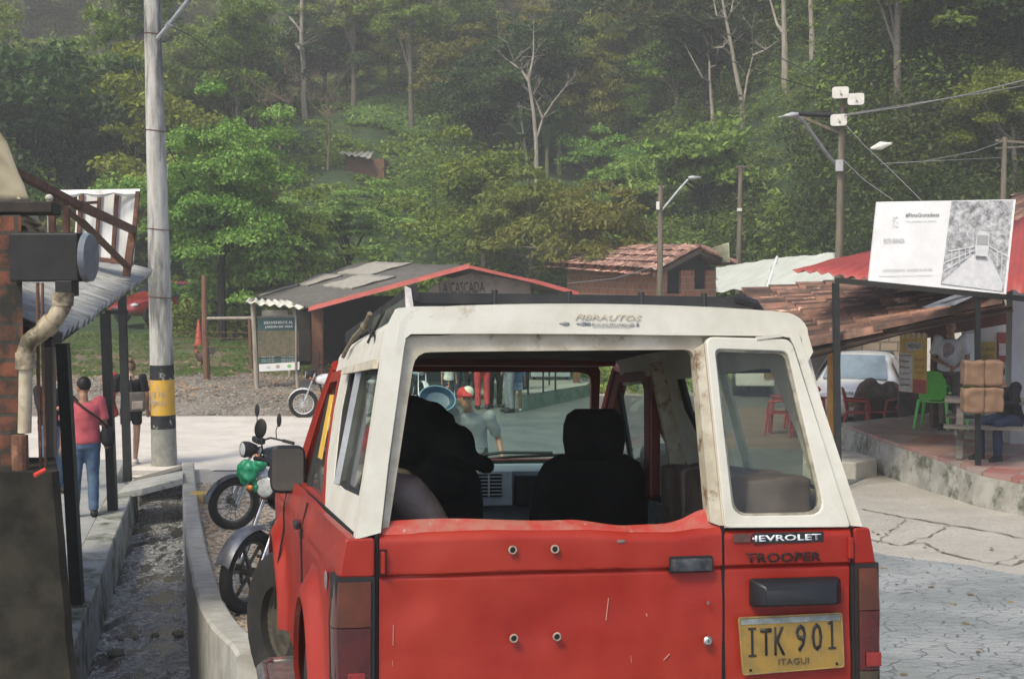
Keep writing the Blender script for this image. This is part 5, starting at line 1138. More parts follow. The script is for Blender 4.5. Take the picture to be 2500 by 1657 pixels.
mb = MB(); a = at(2290, 700, 22.4); mb.beam(at(2210, 812, 22.4), at(2620, 740, 22.4), .08, .28); mb.build('red_fascia', mk('dull_red_fascia', (.12, .03, .02), (.08, .03, .02), 5, .8), rf, world=True)
mb = MB(); mb.prism([at(2265, 752, 18.5), at(2390, 705, 18.5), at(2440, 700, 18.6), at(2442, 712, 18.6), at(2380, 722, 18.5), at(2330, 745, 18.5)], (0, .3, .0)); mb.build('flashing', mk('grey_flashing', (.42, .45, .47), (.3, .32, .33), 8, .4, metal=.5), rf, world=True)
# far tiled roof behind it
rf2 = thing('distant_tiled_roof', 'small old clay tiled roof behind the lean-to and left of it', 'building', (11, 34, .3))
tiled(rf2, at(1985, 745, 30), at(1885, 755, 30.5), at(1880, 728, 37), at(1975, 726, 37), seed=5)
mb = MB(); c_ = at(1935, 760, 33); mb.box((c_.x, 33, 1.0), (1.0, 5, 1.6)); mb.build('wall', mk('dark_wall', (.10, .075, .05), (.06, .05, .04), 3, .9), rf2, world=True)
bw_ = brickmat('beige_block_wall', (.30, .23, .16), (.24, .19, .13), (.14, .11, .08), 1, .40, .20, (.10, .09, .06), .55, .75, 'both', .02); mb = MB(); a_, b_ = at(1985, 0, 32).x, at(2232, 0, 32).x; mb.box(((a_ + b_) / 2, 32, 1.05), (b_ - a_, .15, 2.1)); o = mb.build('block_wall', bw_); tag(o, 'low beige block wall behind the white taxi', 'wall')
# -- red corrugated roof above
redr = mk('red_roof_sheet', (.33, .05, .04), (.28, .045, .035), 3, .5, c3=(.24, .05, .04), s3=5)
rr2 = thing('red_roof', 'bright red corrugated metal canopy roof behind the white sign board', 'canopy', onz(2047, 985, TZ))
corrug([at(1934, 662, 20.4), at(2560, 716, 18.0), at(2560, 520, 20.6), at(2110, 618, 24.5)], redr, 'roof_sheet', rr2, pitch=.19, amp=.022, th=.006)
mb = MB(); mb.beam(at(2040, 690, 19.2), (at(2047, 985, 19.2).x, 19.2, TZ - .1), .085, .085, up=(0, 1, 0)); mb.build('post', post_m, rr2, world=True)
mb = MB(); mb.beam(at(2040, 684, 19.3), at(2560, 735, 17.6), .06, .07); mb.build('eave_beam', fr, rr2, world=True)
rr3 = thing('red_roof', 'rightmost clay and red sheet roof above the tiled roof at the picture edge', 'roof', at(2500, 560, 24))
tiled(rr3, at(2478, 560, 23), at(2600, 500, 24), at(2580, 470, 27), at(2470, 490, 27), seed=8)
# -- billboard
bm_w = mk('billboard_white', (.74, .74, .72), (.66, .66, .64), 3, .5)
bbz = 17.2; Q = [at(2141, 493, bbz), at(2480, 487, bbz), at(2456, 718, bbz), at(2121, 685, bbz)]
bd2 = thing('billboard', 'white sign board with a grey bus photograph, on a thin black post', 'sign board', onz(2388, 1135, TZ))
nrm = Vector((0, -1, 0)); mb = MB(); mb.prism(Q, (0, .05, 0)); mb.build('panel', bm_w, bd2, world=True)
ph = bpy.data.materials.new('grey_photograph'); t, N, L = nt(ph); out = N.new('ShaderNodeOutputMaterial'); b = N.new('ShaderNodeBsdfPrincipled'); b.inputs['Roughness'].default_value = .5; L.new(b.outputs[0], out.inputs[0])
tc = N.new('ShaderNodeTexCoord'); n = N.new('ShaderNodeTexNoise'); n.inputs['Scale'].default_value = 14; n.inputs['Detail'].default_value = 12; n.inputs['Roughness'].default_value = .8; L.new(tc.outputs['Object'], n.inputs['Vector'])
cr_ = N.new('ShaderNodeValToRGB'); cr_.color_ramp.elements[0].position = .38; cr_.color_ramp.elements[0].color = (.10, .10, .10, 1); cr_.color_ramp.elements[1].position = .64; cr_.color_ramp.elements[1].color = (.62, .63, .62, 1); L.new(n.outputs['Fac'], cr_.inputs[0]); L.new(cr_.outputs[0], b.inputs['Base Color'])
def bq(pts, d, m, name, par=bd2, th=.003): mb = MB(); mb.prism([at(u, v, bbz - d) for u, v in pts], (0, th, 0)); return mb.build(name, m, par, world=True)
pp_ = bq([(2323, 491), (2474, 489), (2450, 713), (2297, 694)], .006, ph, 'photograph')
lg, mg, dg2 = mk('print_light', (.58, .58, .57), (.5, .5, .5), 12), mk('print_mid', (.30, .30, .30)), mk('print_dark', (.12, .12, .12))
bq([(2300, 690), (2376, 620), (2414, 622), (2448, 690), (2446, 711), (2298, 692)], .012, lg, 'print_path', pp_)
for a, b_, w_ in (((2316, 613), (2380, 602), 3.2), ((2308, 640), (2378, 612), 3.2), ((2303, 662), (2372, 622), 3), ((2414, 600), (2462, 628), 3.5), ((2416, 608), (2458, 660), 3), ((2414, 620), (2442, 695), 2)):
    bq([(a[0], a[1] - w_ * .5), (b_[0], b_[1] - w_ * .35), (b_[0], b_[1] + w_ * .35), (a[0], a[1] + w_ * .5)], .018, lg, 'print_rail', pp_)
for u, v0, v1 in ((2324, 612, 660), (2342, 608, 645), (2357, 606, 632), (2368, 604, 625), (2446, 620, 668), (2436, 612, 650)): bq([(u - 1, v0), (u + 1, v0), (u + 1, v1), (u - 1, v1)], .022, lg, 'print_rail', pp_)
bq([(2385, 570), (2392, 565), (2410, 565), (2416, 572), (2415, 601), (2411, 632), (2382, 630), (2381, 600)], .026, lg, 'print_bus', pp_); bq([(2386, 574), (2413, 575), (2412, 598), (2385, 597)], .030, mg, 'print_bus_window', pp_); bq([(2383, 624), (2409, 626), (2409, 632), (2382, 630)], .030, dg2, 'print_bus_bumper', pp_)
bx = (Q[1] - Q[0]).normalized(); bz_ = (Q[0] - Q[3]).normalized()
def btext(s_, u, v, w_, h_, m, off=0): text('lettering', s_, w_, h_, frameM(at(u, v, bbz - .006), bx, (0, 0, 1)), m, bd2, world=True, off=off)
btext('#FlotaGranadasas', 2252, 525, .405, .052, dg2, 0); btext('Una empresa a su servicio', 2249, 540, .37, .028, mk('faded_print', (.52, .52, .50)))
btext('FLOTA GRANADA', 2183, 588, .25, .06, mk('faded_print2', (.40, .40, .38))); btext('CONTACTANOS POR   WHATSAPP 301 781 9480', 2215, 659, .60, .035, mk('faded_print3', (.54, .54, .52))); btext('www.flotagranada.com    Contactanos 4 5 Terminal del sur', 2213, 673, .66, .022, mk('faded_print3', (.5, .5, .5)))
btext('fG', 2185, 541, .07, .14, mk('faded_print4', (.62, .62, .60)))
mb = MB(); b0 = onz(2388, 1135, TZ); mb.beam((b0.x, b0.y, TZ - .05), at(2386, 715, b0.y), .062, .062, up=(0, 1, 0)); mb.build('post', post_m, bd2, world=True)
mb = MB(); mb.beam(at(2448, 640, bbz + .08), at(2447, 722, bbz + .08), .05, .05, up=(0, 1, 0)); mb.build('bracket', rust, bd2, world=True)
mb = MB(); mb.beam(at(2200, 690, bbz + .1), at(2450, 712, bbz + .1), .05, .05); mb.build('bracket', rust, bd2, world=True)
# -- white sheeting (shade house) and a plastic screen
shm = mk('white_shade_cloth', (.64, .66, .58), (.56, .58, .50), 2, .7, transl=.25)
def plastic(name, pts, m, label, cat, amp=.05, seed=0, Y=None):
    o = cloth(name, [at(*p) for p in pts], m, 16, amp, seed); return tag(o, label, cat)
plastic('shade_cloth', [(1748, 652, 38), (1896, 630, 34), (1872, 705, 30), (1748, 712, 33)], shm, 'left half of the white shade cloth stretched beside the brick house', 'shade cloth', .06, 1)
plastic('shade_cloth', [(1896, 629, 34), (2040, 617, 31), (2040, 694, 27), (1874, 705, 30)], shm, 'right half of the white shade cloth, behind the tall lamp pole', 'shade cloth', .05, 2)
mb = MB(); mb.tube([at(1897, 628, 34), at(1872, 708, 29.9)], .035, 8); mb.tube([at(1860, 700, 29.9), at(1872, 710, 29.9)], .05, 8); o = mb.build('cloth_pole', mk('white_pole', (.62, .64, .6))); tag(o, 'slanting white pole holding up the shade cloth in its middle', 'pole')
plastic('plastic_screen', [(1716, 612, 44), (1780, 592, 42), (1782, 642, 42), (1745, 640, 44)], mk('yellowish_plastic', (.52, .55, .36), (.45, .48, .34), 3, .6, transl=.3), 'yellowish plastic screen standing beside the end of the tiled brick house', 'screen', .03, 3)
# -- plastic chairs, tables
def chair_parts(root, m):
    mb = MB(); S_ = []
    mb.sheet([[Vector((x * .22, y, .43 - .015 * (1 - x * x))) for x in (-1, -.5, 0, .5, 1)] for y in (-.22, -.1, .05, .2)], (0, 0, -.02)); mb.build('seat', m, root, smooth=True)
    mb = MB(); P = []
    for j in range(9):
        t = j / 8; z = .44 + .44 * t; w_ = .20 * (1 - .25 * max(0, t - .6) ** 1.5 * 4) if t > .6 else .20 + .02 * t; P.append([Vector((x * w_, .19 + .09 * t - .03 * x * x, z + (-.04 * x * x if t > .8 else 0))) for x in (-1, -.7, -.35, 0, .35, .7, 1)])
    mb.sheet(P, (0, .015, 0)); mb.build('backrest', m, root, smooth=True)
    for s in (-1, 1):
        mb = MB(); mb.tube([(s * .20, .24, .66), (s * .235, .05, .65), (s * .235, -.18, .63), (s * .22, -.22, .42)], [.018, .022, .022, .02], 8); mb.build('armrest', m, root, smooth=True)
        for y0, y1 in ((-.20, -.25), (.18, .27)): mb = MB(); mb.tube([(s * .20, y0, .43), (s * .25, y1, 0)], [.028, .018], 8); mb.build('leg', m, root, smooth=True)
def table_parts(root, m, w_=.42, h=.72):
    mb = MB(); mb.box((0, 0, h), (w_ * 2, w_ * 2, .03)); mb.build('table_top', m, root, bevel=.012)
    mb = MB(); mb.ring([Vector((sx * (w_ - .03), sy * (w_ - .03), h - .05)) for sx, sy in ((-1, -1), (1, -1), (1, 1), (-1, 1))], [Vector((sx * (w_ - .05), sy * (w_ - .05), h - .05)) for sx, sy in ((-1, -1), (1, -1), (1, 1), (-1, 1))], (0, 0, .04)); mb.build('apron', m, root)
    for sx in (-1, 1):
        for sy in (-1, 1): mb = MB(); mb.tube([(sx * (w_ - .05), sy * (w_ - .05), h - .02), (sx * (w_ - .02), sy * (w_ - .02), 0)], [.03, .02], 8); mb.build('leg', m, root)
green = mk('green_plastic', (.09, .50, .04), (.07, .42, .035), 6, .35, coat=.2); redp = mk('red_plastic_chair', (.36, .04, .03), (.30, .035, .025), 6, .4)
mint = mk('mint_table', (.26, .62, .36), rough=.35)
def put(u, v, z=TZ, rz=0, s=1): p = onz(u, v, z); return TR(p.x, p.y, z, rz, s)
gch = thing('plastic_chair', 'green plastic armchair nearest the camera, left of the green table', 'chair', put(2282, 1044, TZ, PI * .84, 1.05), 'green plastic chairs'); chair_parts(gch, green)
copy_tree(gch, put(2322, 1018, TZ, PI * .95), 'green plastic chair behind the table in front of the man in the white shirt')
copy_tree(gch, put(2478, 1010, TZ, -PI * .55), 'green plastic chair behind the man in black, at the right edge')
copy_tree(gch, put(2352, 1046, TZ, PI * 1.2), 'green plastic chair partly behind the stacked brown bundles')
tb = thing('plastic_table', 'pale green square plastic table among the green chairs', 'table', put(2352, 1030, TZ, .2)); table_parts(tb, mint, .40)
rch = thing('plastic_chair', 'red plastic chair left of the small red table, seen through the car window', 'chair', put(1905, 1062, .02, -PI * .6), 'red plastic chairs'); chair_parts(rch, redp)
copy_tree(rch, put(1950, 1045, .02, PI * .9), 'red plastic chair behind the small red table, seen through the car window')
copy_tree(rch, put(2092, 1062, .02, PI * .4), 'red plastic chair nearest the ochre post, in front of the dark sacks')
copy_tree(rch, put(2155, 1058, .02, -PI * .3), 'middle red plastic chair in front of the dark sacks')
copy_tree(rch, put(2225, 1056, .02, PI * .7), 'red plastic chair at the foot of the yellow menu board')
rtb = thing('plastic_table', 'small red plastic table seen through the car window', 'table', put(1948, 1064, .02, .3)); table_parts(rtb, redp, .38)
# -- picnic table
pw2 = mk('weathered_grey_wood', (.17, .15, .12), (.11, .098, .08), 6, .85, bump=.003, stretch=(.25, 3, 3), c3=(.10, .09, .07), s3=4)
pc_ = onz(2455, 1120, TZ); pt_ = thing('picnic_table', 'weathered grey wooden picnic table with attached benches on the terrace', 'picnic table', TR(pc_.x - .10, pc_.y + .45, TZ, -.32))
for i in range(5): mb = MB(); mb.box((.45, -.32 + .16 * i, .74), (2.0, .145, .035)); mb.build('table_board', pw2, pt_, bevel=.004)
for s in (-1, 1):
    for i in range(2): mb = MB(); mb.box((.45, s * (.62 + .14 * i), .44), (2.0, .13, .035)); mb.build('bench_board', pw2, pt_, bevel=.004)
for x in (-.35, 1.2):
    for s in (-1, 1): mb = MB(); mb.beam((x, s * .26, .72), (x, s * .66, 0), .05, .09, up=(1, 0, 0)); mb.build('leg', pw2, pt_)
    mb = MB(); mb.beam((x - .045, -.78, .38), (x - .045, .78, .38), .04, .09); mb.build('cross_beam', pw2, pt_)
# -- stacked paper sacks on the picnic table
sackm = mk('brown_paper_sack', (.18, .105, .058), (.14, .08, .044), 5, .75, bump=.012, bs=16)
def sack(name, c, d, label, grp, R_=None, seed=0):
    mb = MB(); mb.box((0, 0, 0), d); o = blobby(mb, .02, name, sackm, None, 2, disp=.02, dscale=9, seed=seed); o.location = c; o.rotation_euler = (0, 0, -.1); return tag(o, label, 'sack', grp)
for i, (u, v) in enumerate(((2374, 975), (2420, 975), (2374, 910), (2420, 910))):
    c = at(u, v, 17.75); sack('paper_sack', c, (.25, .26, .315), ['lower left brown paper bundle on the picnic table', 'lower right brown paper bundle on the picnic table', 'upper left brown paper bundle of the stack on the picnic table', 'upper right brown paper bundle of the stack on the picnic table'][i], 'stacked brown paper bundles', seed=i)
# -- dark sacks by the ochre post
sk2 = mk('dark_brown_sack', (.09, .055, .035), (.05, .035, .025), 6, .9, bump=.01, bs=12)
for i, (u, v, r) in enumerate(((2130, 960, .34), (2178, 965, .32))):
    c = at(u, v + 10, 26.4); mb = MB(); mb.ell(c, (r, .3, .30), 18, 12); mb.ell(c + Vector((0, 0, -.3)), (r * 1.05, .3, .3), 16, 10); mb.ell(c + Vector((-.05, 0, .2)), (r * .6, .2, .16), 12, 8); o = blobby(mb, .04, 'full_sack', sk2, None, 2, disp=.05, seed=i); tag(o, ['left dark bulging sack beside the white car', 'right dark bulging sack beside the menu board'][i], 'sack', 'dark sacks by the white car')
# -- menu board, posters
def poster(name, pts, Y, m, label, cat='poster'):
    mb = MB(); mb.prism([at(u, v, Y) for u, v in pts], (0, .02, 0)); o = mb.build(name, m); return tag(o, label, cat)
my = mk('menu_yellow', (.50, .33, .06), (.42, .27, .05), 6, .6); mwh = mk('menu_white', (.48, .46, .42), (.4, .36, .3), 8, .6); mrd = mk('menu_red', (.35, .06, .04), (.25, .05, .03), 12, .6); mbk = mk('menu_dark', (.06, .035, .03))
mnu = thing('menu_board', 'tall yellow menu board with a striped awning print hanging under the tiled roof', 'menu board', at(2230, 965, 21.8))
Ym = 21.8
def mq(pts, d, m, name): mb = MB(); mb.prism([at(u, v, Ym - d) for u, v in pts], (0, .004, 0)); return mb.build(name, m, mnu, world=True)
mq([(2197, 812), (2264, 815), (2262, 962), (2195, 955)], 0, my, 'board')
mq([(2195, 860), (2228, 864), (2227, 958), (2194, 953)], .008, mwh, 'price_list')
mq([(2229, 925), (2262, 928), (2261, 961), (2228, 958)], .008, mrd, 'food_print')
for i in range(5): mq([(2201 + i * 13, 812), (2208 + i * 13, 812), (2207 + i * 13, 826), (2201 + i * 13, 825)], .008, mwh, 'awning_stripe')
mq([(2212, 835), (2248, 834), (2250, 852), (2214, 858)], .012, mk('menu_grey', (.36, .36, .32)), 'menu_panel')
def mtx(s_, u, v, w_, h_, m, d=.016): text('menu_lettering', s_, w_, h_, frameM(at(u, v, Ym - d), (1, 0, 0), (0, 0, 1)), m, mnu, world=True)
mtx('MENU', 2231, 845, .18, .07, mbk); mtx('JUGOS', 2211, 868, .15, .04, mbk)
for i, s_ in enumerate(('Mango', 'Mora', 'Lulo', 'Limon', 'Guanabana')): mtx(s_, 2209, 882 + i * 14, .14, .045, mbk)
mtx('Arepas', 2245, 878, .15, .05, mrd); mtx('Perros', 2246, 895, .13, .045, mrd); mtx('$ 3000', 2246, 910, .13, .04, mrd)
q = poster('poster', [(2392, 834), (2433, 836), (2431, 900), (2390, 898)], 23.15, mk('poster_yellow', (.36, .26, .03), (.3, .2, .03), 8, .6), 'yellow poster on the white wall behind the stacked brown bundles')
text('poster_lettering', 'SE VENDE', .24, .06, frameM(at(2412, 852, 23.12), (1, 0, 0), (0, 0, 1)), mbk, q, world=True); text('poster_lettering', 'HIELO', .2, .09, frameM(at(2411, 872, 23.12), (1, 0, 0), (0, 0, 1)), mbk, q, world=True)
q = poster('poster', [(2436, 812), (2464, 811), (2463, 884), (2435, 884)], 23.15, mk('poster_red', (.26, .05, .04), (.2, .04, .03), 8, .6), 'narrow red and white poster on the white wall above the man in black')
mb = MB(); mb.prism([at(u, v, 23.14) for u, v in ((2439, 838), (2461, 838), (2460, 868), (2439, 868))], (0, .004, 0)); mb.build('poster_panel', mwh, q, world=True)
# ---------------------------------------------------------------- poles and wires on the right
wp = mk('grey_wood_pole', (.17, .145, .10), (.10, .085, .06), 4, .9, bump=.003, stretch=(3, 3, .3), c3=(.05, .045, .03), s3=3)
galv = mk('galvanised', (0, 0, 0))
lampw = mk('white_lamp', (.68, .68, .62), (.6, .58, .5), 9, .5)
lp_ = thing('lamp_pole', 'grey pole with three white square floodlights and a long slanting lamp arm', 'street lamp', at(2050, 700, 25))
Y = 25.0
mb = MB(); mb.tube([Vector((at(2046, 0, Y).x, Y, 0)), at(2049, 640, Y), at(2053, 400, Y), at(2056, 300, Y)], [.085, .075, .062, .055], 14); mb.build('pole', wp, lp_, world=True, smooth=True)
mb = MB(); mb.cyl(at(2057, 300, Y), at(2057, 225, Y), .04, 10); mb.build('mast', wp, lp_, world=True)
for u, v in ((2052, 226), (2090, 242), (2048, 293)):
    c = at(u, v, Y - .15); s_ = .142; mb = MB(); L4 = fillet([c + Vector((a * s_, 0, b_ * .10 + a * .006)) for a, b_ in ((-1, -1), (1, -1), (1.0, 1), (-1, 1))], .05, 4); mb.loft([L4, [p + Vector((0, .03, 0)) for p in L4], [c + (p - c) * .6 + Vector((0, .10, 0)) for p in L4]]); fl = mb.build('floodlight', lampw, lp_, world=True, smooth=True)
    mb = MB(); mb.ell(c + Vector((.01, -.01, -.03)), (.022, .02, .018), 10, 6); mb.beam(c + Vector((0, -.01, -.03)), c + Vector((-.01, -.01, .03)), .006, .006); h = mb.build('bulb_boss', mk('boss_grey', (.30, .28, .2)), fl); 
mb = MB(); mb.beam(at(2048, 270, Y), at(2098, 250, Y), .03, .03); mb.build('lamp_bracket', wp, lp_, world=True)
mb = MB(); mb.tube([at(2048, 410, Y), at(2020, 378, Y - .2), at(1960, 296, Y - .5), at(1948, 286, Y - .6), at(1935, 283, Y - .7)], .032, 8); mb.build('lamp_arm', galv, lp_, world=True, smooth=True)
mb = MB(); c = at(1932, 282, Y - .7); mb.tube([c + Vector((.12, 0, .02)), c, c + Vector((-.12, 0, -.01))], [.035, .06, .025], 10); mb.tube([c + Vector((-.05, 0, 0)), c + Vector((-.22, 0, -.03))], [.02, .008], 6); mb.build('lamp_head', galv, lp_, world=True, smooth=True)
mb = MB(); mb.beam(at(1950, 282, Y), at(2056, 328, Y), .04, .05); mb.build('cross_arm', wp, lp_, world=True)
mb = MB(); mb.tube([at(1932, 277, Y), at(1975, 279, Y), at(2058, 283, Y)], .045, 8); mb.build('wire_bundle', mk('wire_black', (0, 0, 0)), lp_, world=True)
mb = MB(); a = at(2049, 405, Y - .12); mb.box(a, (.13, .08, .2)); mb.build('meter_box', mk('grey_box', (.4, .42, .42), (.3, .3, .3), 8, .5), lp_, world=True, bevel=.01)
lq = thing('lamp_pole', 'thin grey pole with a short bright lamp arm, standing before the brick house', 'street lamp', at(1612, 740, 36))
Y = 36
mb = MB(); mb.tube([Vector((at(1612, 0, Y).x, Y, 0)), at(1612, 600, Y), at(1612, 455, Y)], [.085, .072, .06], 12); mb.build('pole', wp, lq, world=True, smooth=True)
mb = MB(); mb.tube([at(1617, 512, Y), at(1660, 460, Y), at(1680, 438, Y)], .03, 8); mb.build('lamp_arm', galv, lq, world=True)
mb = MB(); c = at(1690, 434, Y); mb.tube([c + Vector((-.1, 0, 0)), c, c + Vector((.22, 0, .01))], [.03, .06, .015], 8); mb.build('lamp_head', galv, lq, world=True, smooth=True)
mb = MB(); mb.box(at(1606, 502, Y - .1), (.08, .06, .2)); mb.build('junction_box', lampw, lq, world=True)
mb = MB(); mb.beam(at(1602, 456, Y), at(1624, 456, Y), .04, .05); mb.build('cross_arm', wp, lq, world=True)
lr = thing('power_pole', 'thin distant pole with a small cross arm and a white plate, behind the shade cloth', 'utility pole', at(1805, 640, 48)); Y = 48
mb = MB(); mb.tube([Vector((at(1805, 0, Y).x, Y, .5)), at(1806, 540, Y), at(1808, 405, Y)], [.10, .085, .07], 10); mb.build('pole', wp, lr, world=True, smooth=True)
mb = MB(); mb.beam(at(1797, 408, Y), at(1827, 407, Y), .06, .07); mb.build('cross_arm', wp, lr, world=True)
mb = MB(); mb.box(at(1805, 512, Y - .15), (.16, .03, .1)); mb.build('plate', lampw, lr, world=True)
ls = thing('power_pole', 'dark power pole with a loaded cross arm at the far right among the trees', 'utility pole', at(2450, 480, 42)); Y = 42
mb = MB(); mb.tube([Vector((at(2447, 0, Y).x, Y, 1)), at(2449, 480, Y), at(2453, 335, Y)], [.10, .085, .07], 10); mb.build('pole', wp, ls, world=True, smooth=True)
mb = MB(); mb.beam(at(2430, 343, Y), at(2500, 348, Y), .06, .07); mb.beam(at(2430, 362, Y), at(2500, 358, Y), .05, .05); mb.build('cross_arm', wp, ls, world=True)
mb = MB(); c = at(2150, 356, 40); mb.tube([c + Vector((-.28, 0, -.08)), c, c + Vector((.3, 0, .06))], [.03, .12, .03], 10); o = mb.build('street_lamp', lampw, smooth=True); tag(o, 'single pale street lamp head in front of the dark trees right of the floodlights', 'street lamp')
W = [([(1600, 0, 30), (1700, 50, 27), (1860, 120, 26), (2056, 215, 25), (2150, 262, 30), (2330, 268, 36), (2520, 278, 40)], .010, wm, 'upper dark wire coming down from the top left to the floodlight pole'),
     ([(1430, 0, 34), (1700, 120, 30), (1900, 190, 28), (2100, 250, 30), (2300, 278, 36), (2520, 290, 40)], .010, wm, 'second dark wire slanting behind the floodlight pole'),
     ([(2056, 283, 25), (2200, 262, 22), (2360, 232, 19), (2520, 192, 16)], .011, wl, 'thick pale cable from the floodlight pole to the top right'),
     ([(2060, 280, 25), (2250, 250, 22), (2400, 228, 19), (2520, 206, 16)], .007, wl, 'thin pale cable just under the thick one at the right'),
     ([(2060, 300, 25), (2110, 355, 24), (2180, 420, 22), (2250, 490, 20)], .006, wl, 'pale wire sagging down from the floodlight pole to the right of the sign board top'),
     ([(2058, 390, 25), (2110, 440, 23), (2180, 488, 19)], .006, wl, 'pale wire from the meter box down to the top of the sign board'),
     ([(2150, 400, 40), (2250, 395, 40), (2380, 370, 41), (2450, 345, 42)], .010, wl, 'thin wire running left from the far right power pole, upper'),
     ([(2180, 398, 40), (2300, 392, 40), (2450, 385, 42)], .008, wl, 'thin wire running left from the far right power pole, lower'),
     ([(1612, 460, 36), (1400, 550, 34), (1300, 640, 33)], .006, wm, 'thin dark wire from the lamp pole down towards the hut roof'),
     ([(1600, 650, 36), (1500, 680, 35), (1385, 692, 34)], .010, wl, 'pale cord stretched in front of the brick house wall'),
     ([(1808, 408, 48), (2020, 290, 40), (2052, 283, 25)], .008, wm, 'thin wire between the distant pole and the floodlight pole')]
for P, r, m_, lb in W: wire('wire', [at(*p) for p in P], r * 1.0, m_, lb)
# ================================================================= MIDDLE DISTANCE: huts, sign, brick house
def gd(u, v, t0=12, t1=400, f=None):  # where a line of sight meets the ground
    f = f or gz; d = ray(u, v); t = t0; st = .5
    while t < t1:
        p = CAM + d * t
        if p.z < f(p.x, p.y): break
        t += st * (1 + t * .02)
    a, b = t - st * (1 + t * .02), t
    for _ in range(14):
        m_ = (a + b) / 2; p = CAM + d * m_
        if p.z < f(p.x, p.y): b = m_
        else: a = m_
    return CAM + d * b
hut = thing('roadside_hut', 'low roadside eating hut with grey patched roof and red verge, LA CASCADA on its gable', 'building', (-2.5, 36, 0))
fc = mk('mossy_fibre_roof', (.115, .108, .09), (.075, .072, .062), 5, .9, bump=.002, bs=30, c3=(.16, .15, .125), s3=4); fcl = mk('pale_fibre_roof', (.32, .30, .25), (.24, .225, .19), 5, .85)
R0, R1 = at(1146, 650, 33), at(880, 642, 45); E0, E1 = at(758, 752, 33), at(613, 722, 45); G1 = at(1412, 718, 33.0); G2 = at(1200, 690, 45)
def bil(a, b): return E0.lerp(E1, b).lerp(R0.lerp(R1, b), a)
corrug([bil(0, 0), bil(0, 1), bil(1, 1), bil(1, 0)], fc, 'roof_sheet', hut, pitch=.25, amp=.035, nn=5)
for a0, a1, b0, b1 in ((0, .33, .78, 1.0), (.33, .62, .66, .98), (.36, .66, .16, .5), (.66, .98, .42, .80)):
    U_ = Vector((0, 0, .05)); corrug([bil(a0, b0) + U_, bil(a0, b1) + U_, bil(a1, b1) + U_, bil(a1, b0) + U_], fcl, 'patch_sheet', hut, pitch=.25, amp=.035, nn=5)
mb = MB(); mb.sheet([[R0, R1], [G1, G2]], (0, 0, -.04)); mb.build('far_roof_slope', fc, hut, world=True)
redm = mk('red_verge_metal', (.36, .075, .05), (.28, .055, .04), 4, .5)
for a, b, nm in ((at(752, 760, 32.6), at(1146, 655, 32.6), .26), (at(1146, 655, 32.6), at(1300, 690, 32.6), .16), (at(1300, 690, 32.6), at(1414, 722, 32.6), .2)):
    L_ = [a, b, b + Vector((0, .5, nm * .5)), a + Vector((0, .5, nm * .5))]; mb = MB(); mb.hexa([a, b, b + Vector((0, .05, 0)), a + Vector((0, .05, 0)), a + Vector((0, .12, nm * .38)), b + Vector((0, .12, nm * .38)), b + Vector((0, .6, nm * .45)), a + Vector((0, .6, nm * .45))]); mb.build('red_verge', redm, hut, world=True)
gw = mk('hut_board', (.22, .18, .14), (.17, .14, .11), 3, .9, c3=(.1, .08, .06), s3=3)
gp_ = [at(1030, 728, 33.0), at(1062, 692, 33.0), at(1150, 666, 33.0), at(1296, 690, 33.0), at(1290, 732, 33.0)]
mb = MB(); mb.prism(gp_, (0, .08, 0)); gb = mb.build('gable_board', gw, hut, world=True)
text('painted_name', 'LA CASCADA', 1.04, .25, frameM(at(1128, 702, 32.96), (1, 0, .03), (0, 0, 1)), mk('dark_paint', (.02, .02, .02)), hut, world=True, off=-.005)
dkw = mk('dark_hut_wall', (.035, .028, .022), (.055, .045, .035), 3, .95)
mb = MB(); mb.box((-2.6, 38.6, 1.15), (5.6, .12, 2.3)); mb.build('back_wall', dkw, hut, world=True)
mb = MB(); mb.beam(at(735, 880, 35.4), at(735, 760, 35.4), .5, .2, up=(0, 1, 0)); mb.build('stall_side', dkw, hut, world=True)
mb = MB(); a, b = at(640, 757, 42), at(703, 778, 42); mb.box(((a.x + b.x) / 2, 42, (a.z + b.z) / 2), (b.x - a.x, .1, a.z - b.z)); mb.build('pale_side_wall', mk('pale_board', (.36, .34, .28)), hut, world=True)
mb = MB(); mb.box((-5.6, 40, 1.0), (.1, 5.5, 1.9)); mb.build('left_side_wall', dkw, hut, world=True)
brp = mk('brown_timber_post', (.17, .075, .035), (.12, .055, .03), 6, .85)
for u, v0, v1, Y, w_, m_ in ((776, 752, 900, 33.4, .26, brp), (722, 745, 900, 36, .2, dkw), (1408, 722, 900, 33.4, .16, brp), (1010, 700, 960, 33.8, .12, dkw), (706, 830, 890, 35, .06, fcl)):
    b = at(u, v1, Y); b.z = gz(b.x, Y) - .05; mb = MB(); mb.beam(b, at(u, v0, Y), w_, w_, up=(0, 1, 0)); mb.build('timber_post', m_, hut, world=True)
# counter and things under the roof seen through the car window
mb = MB(); mb.box((-2.2, 36.5, .55), (3.4, .5, 1.0)); mb.build('counter', mk('dark_counter', (.05, .06, .06), (.03, .04, .04), 4, .6), hut, world=True)
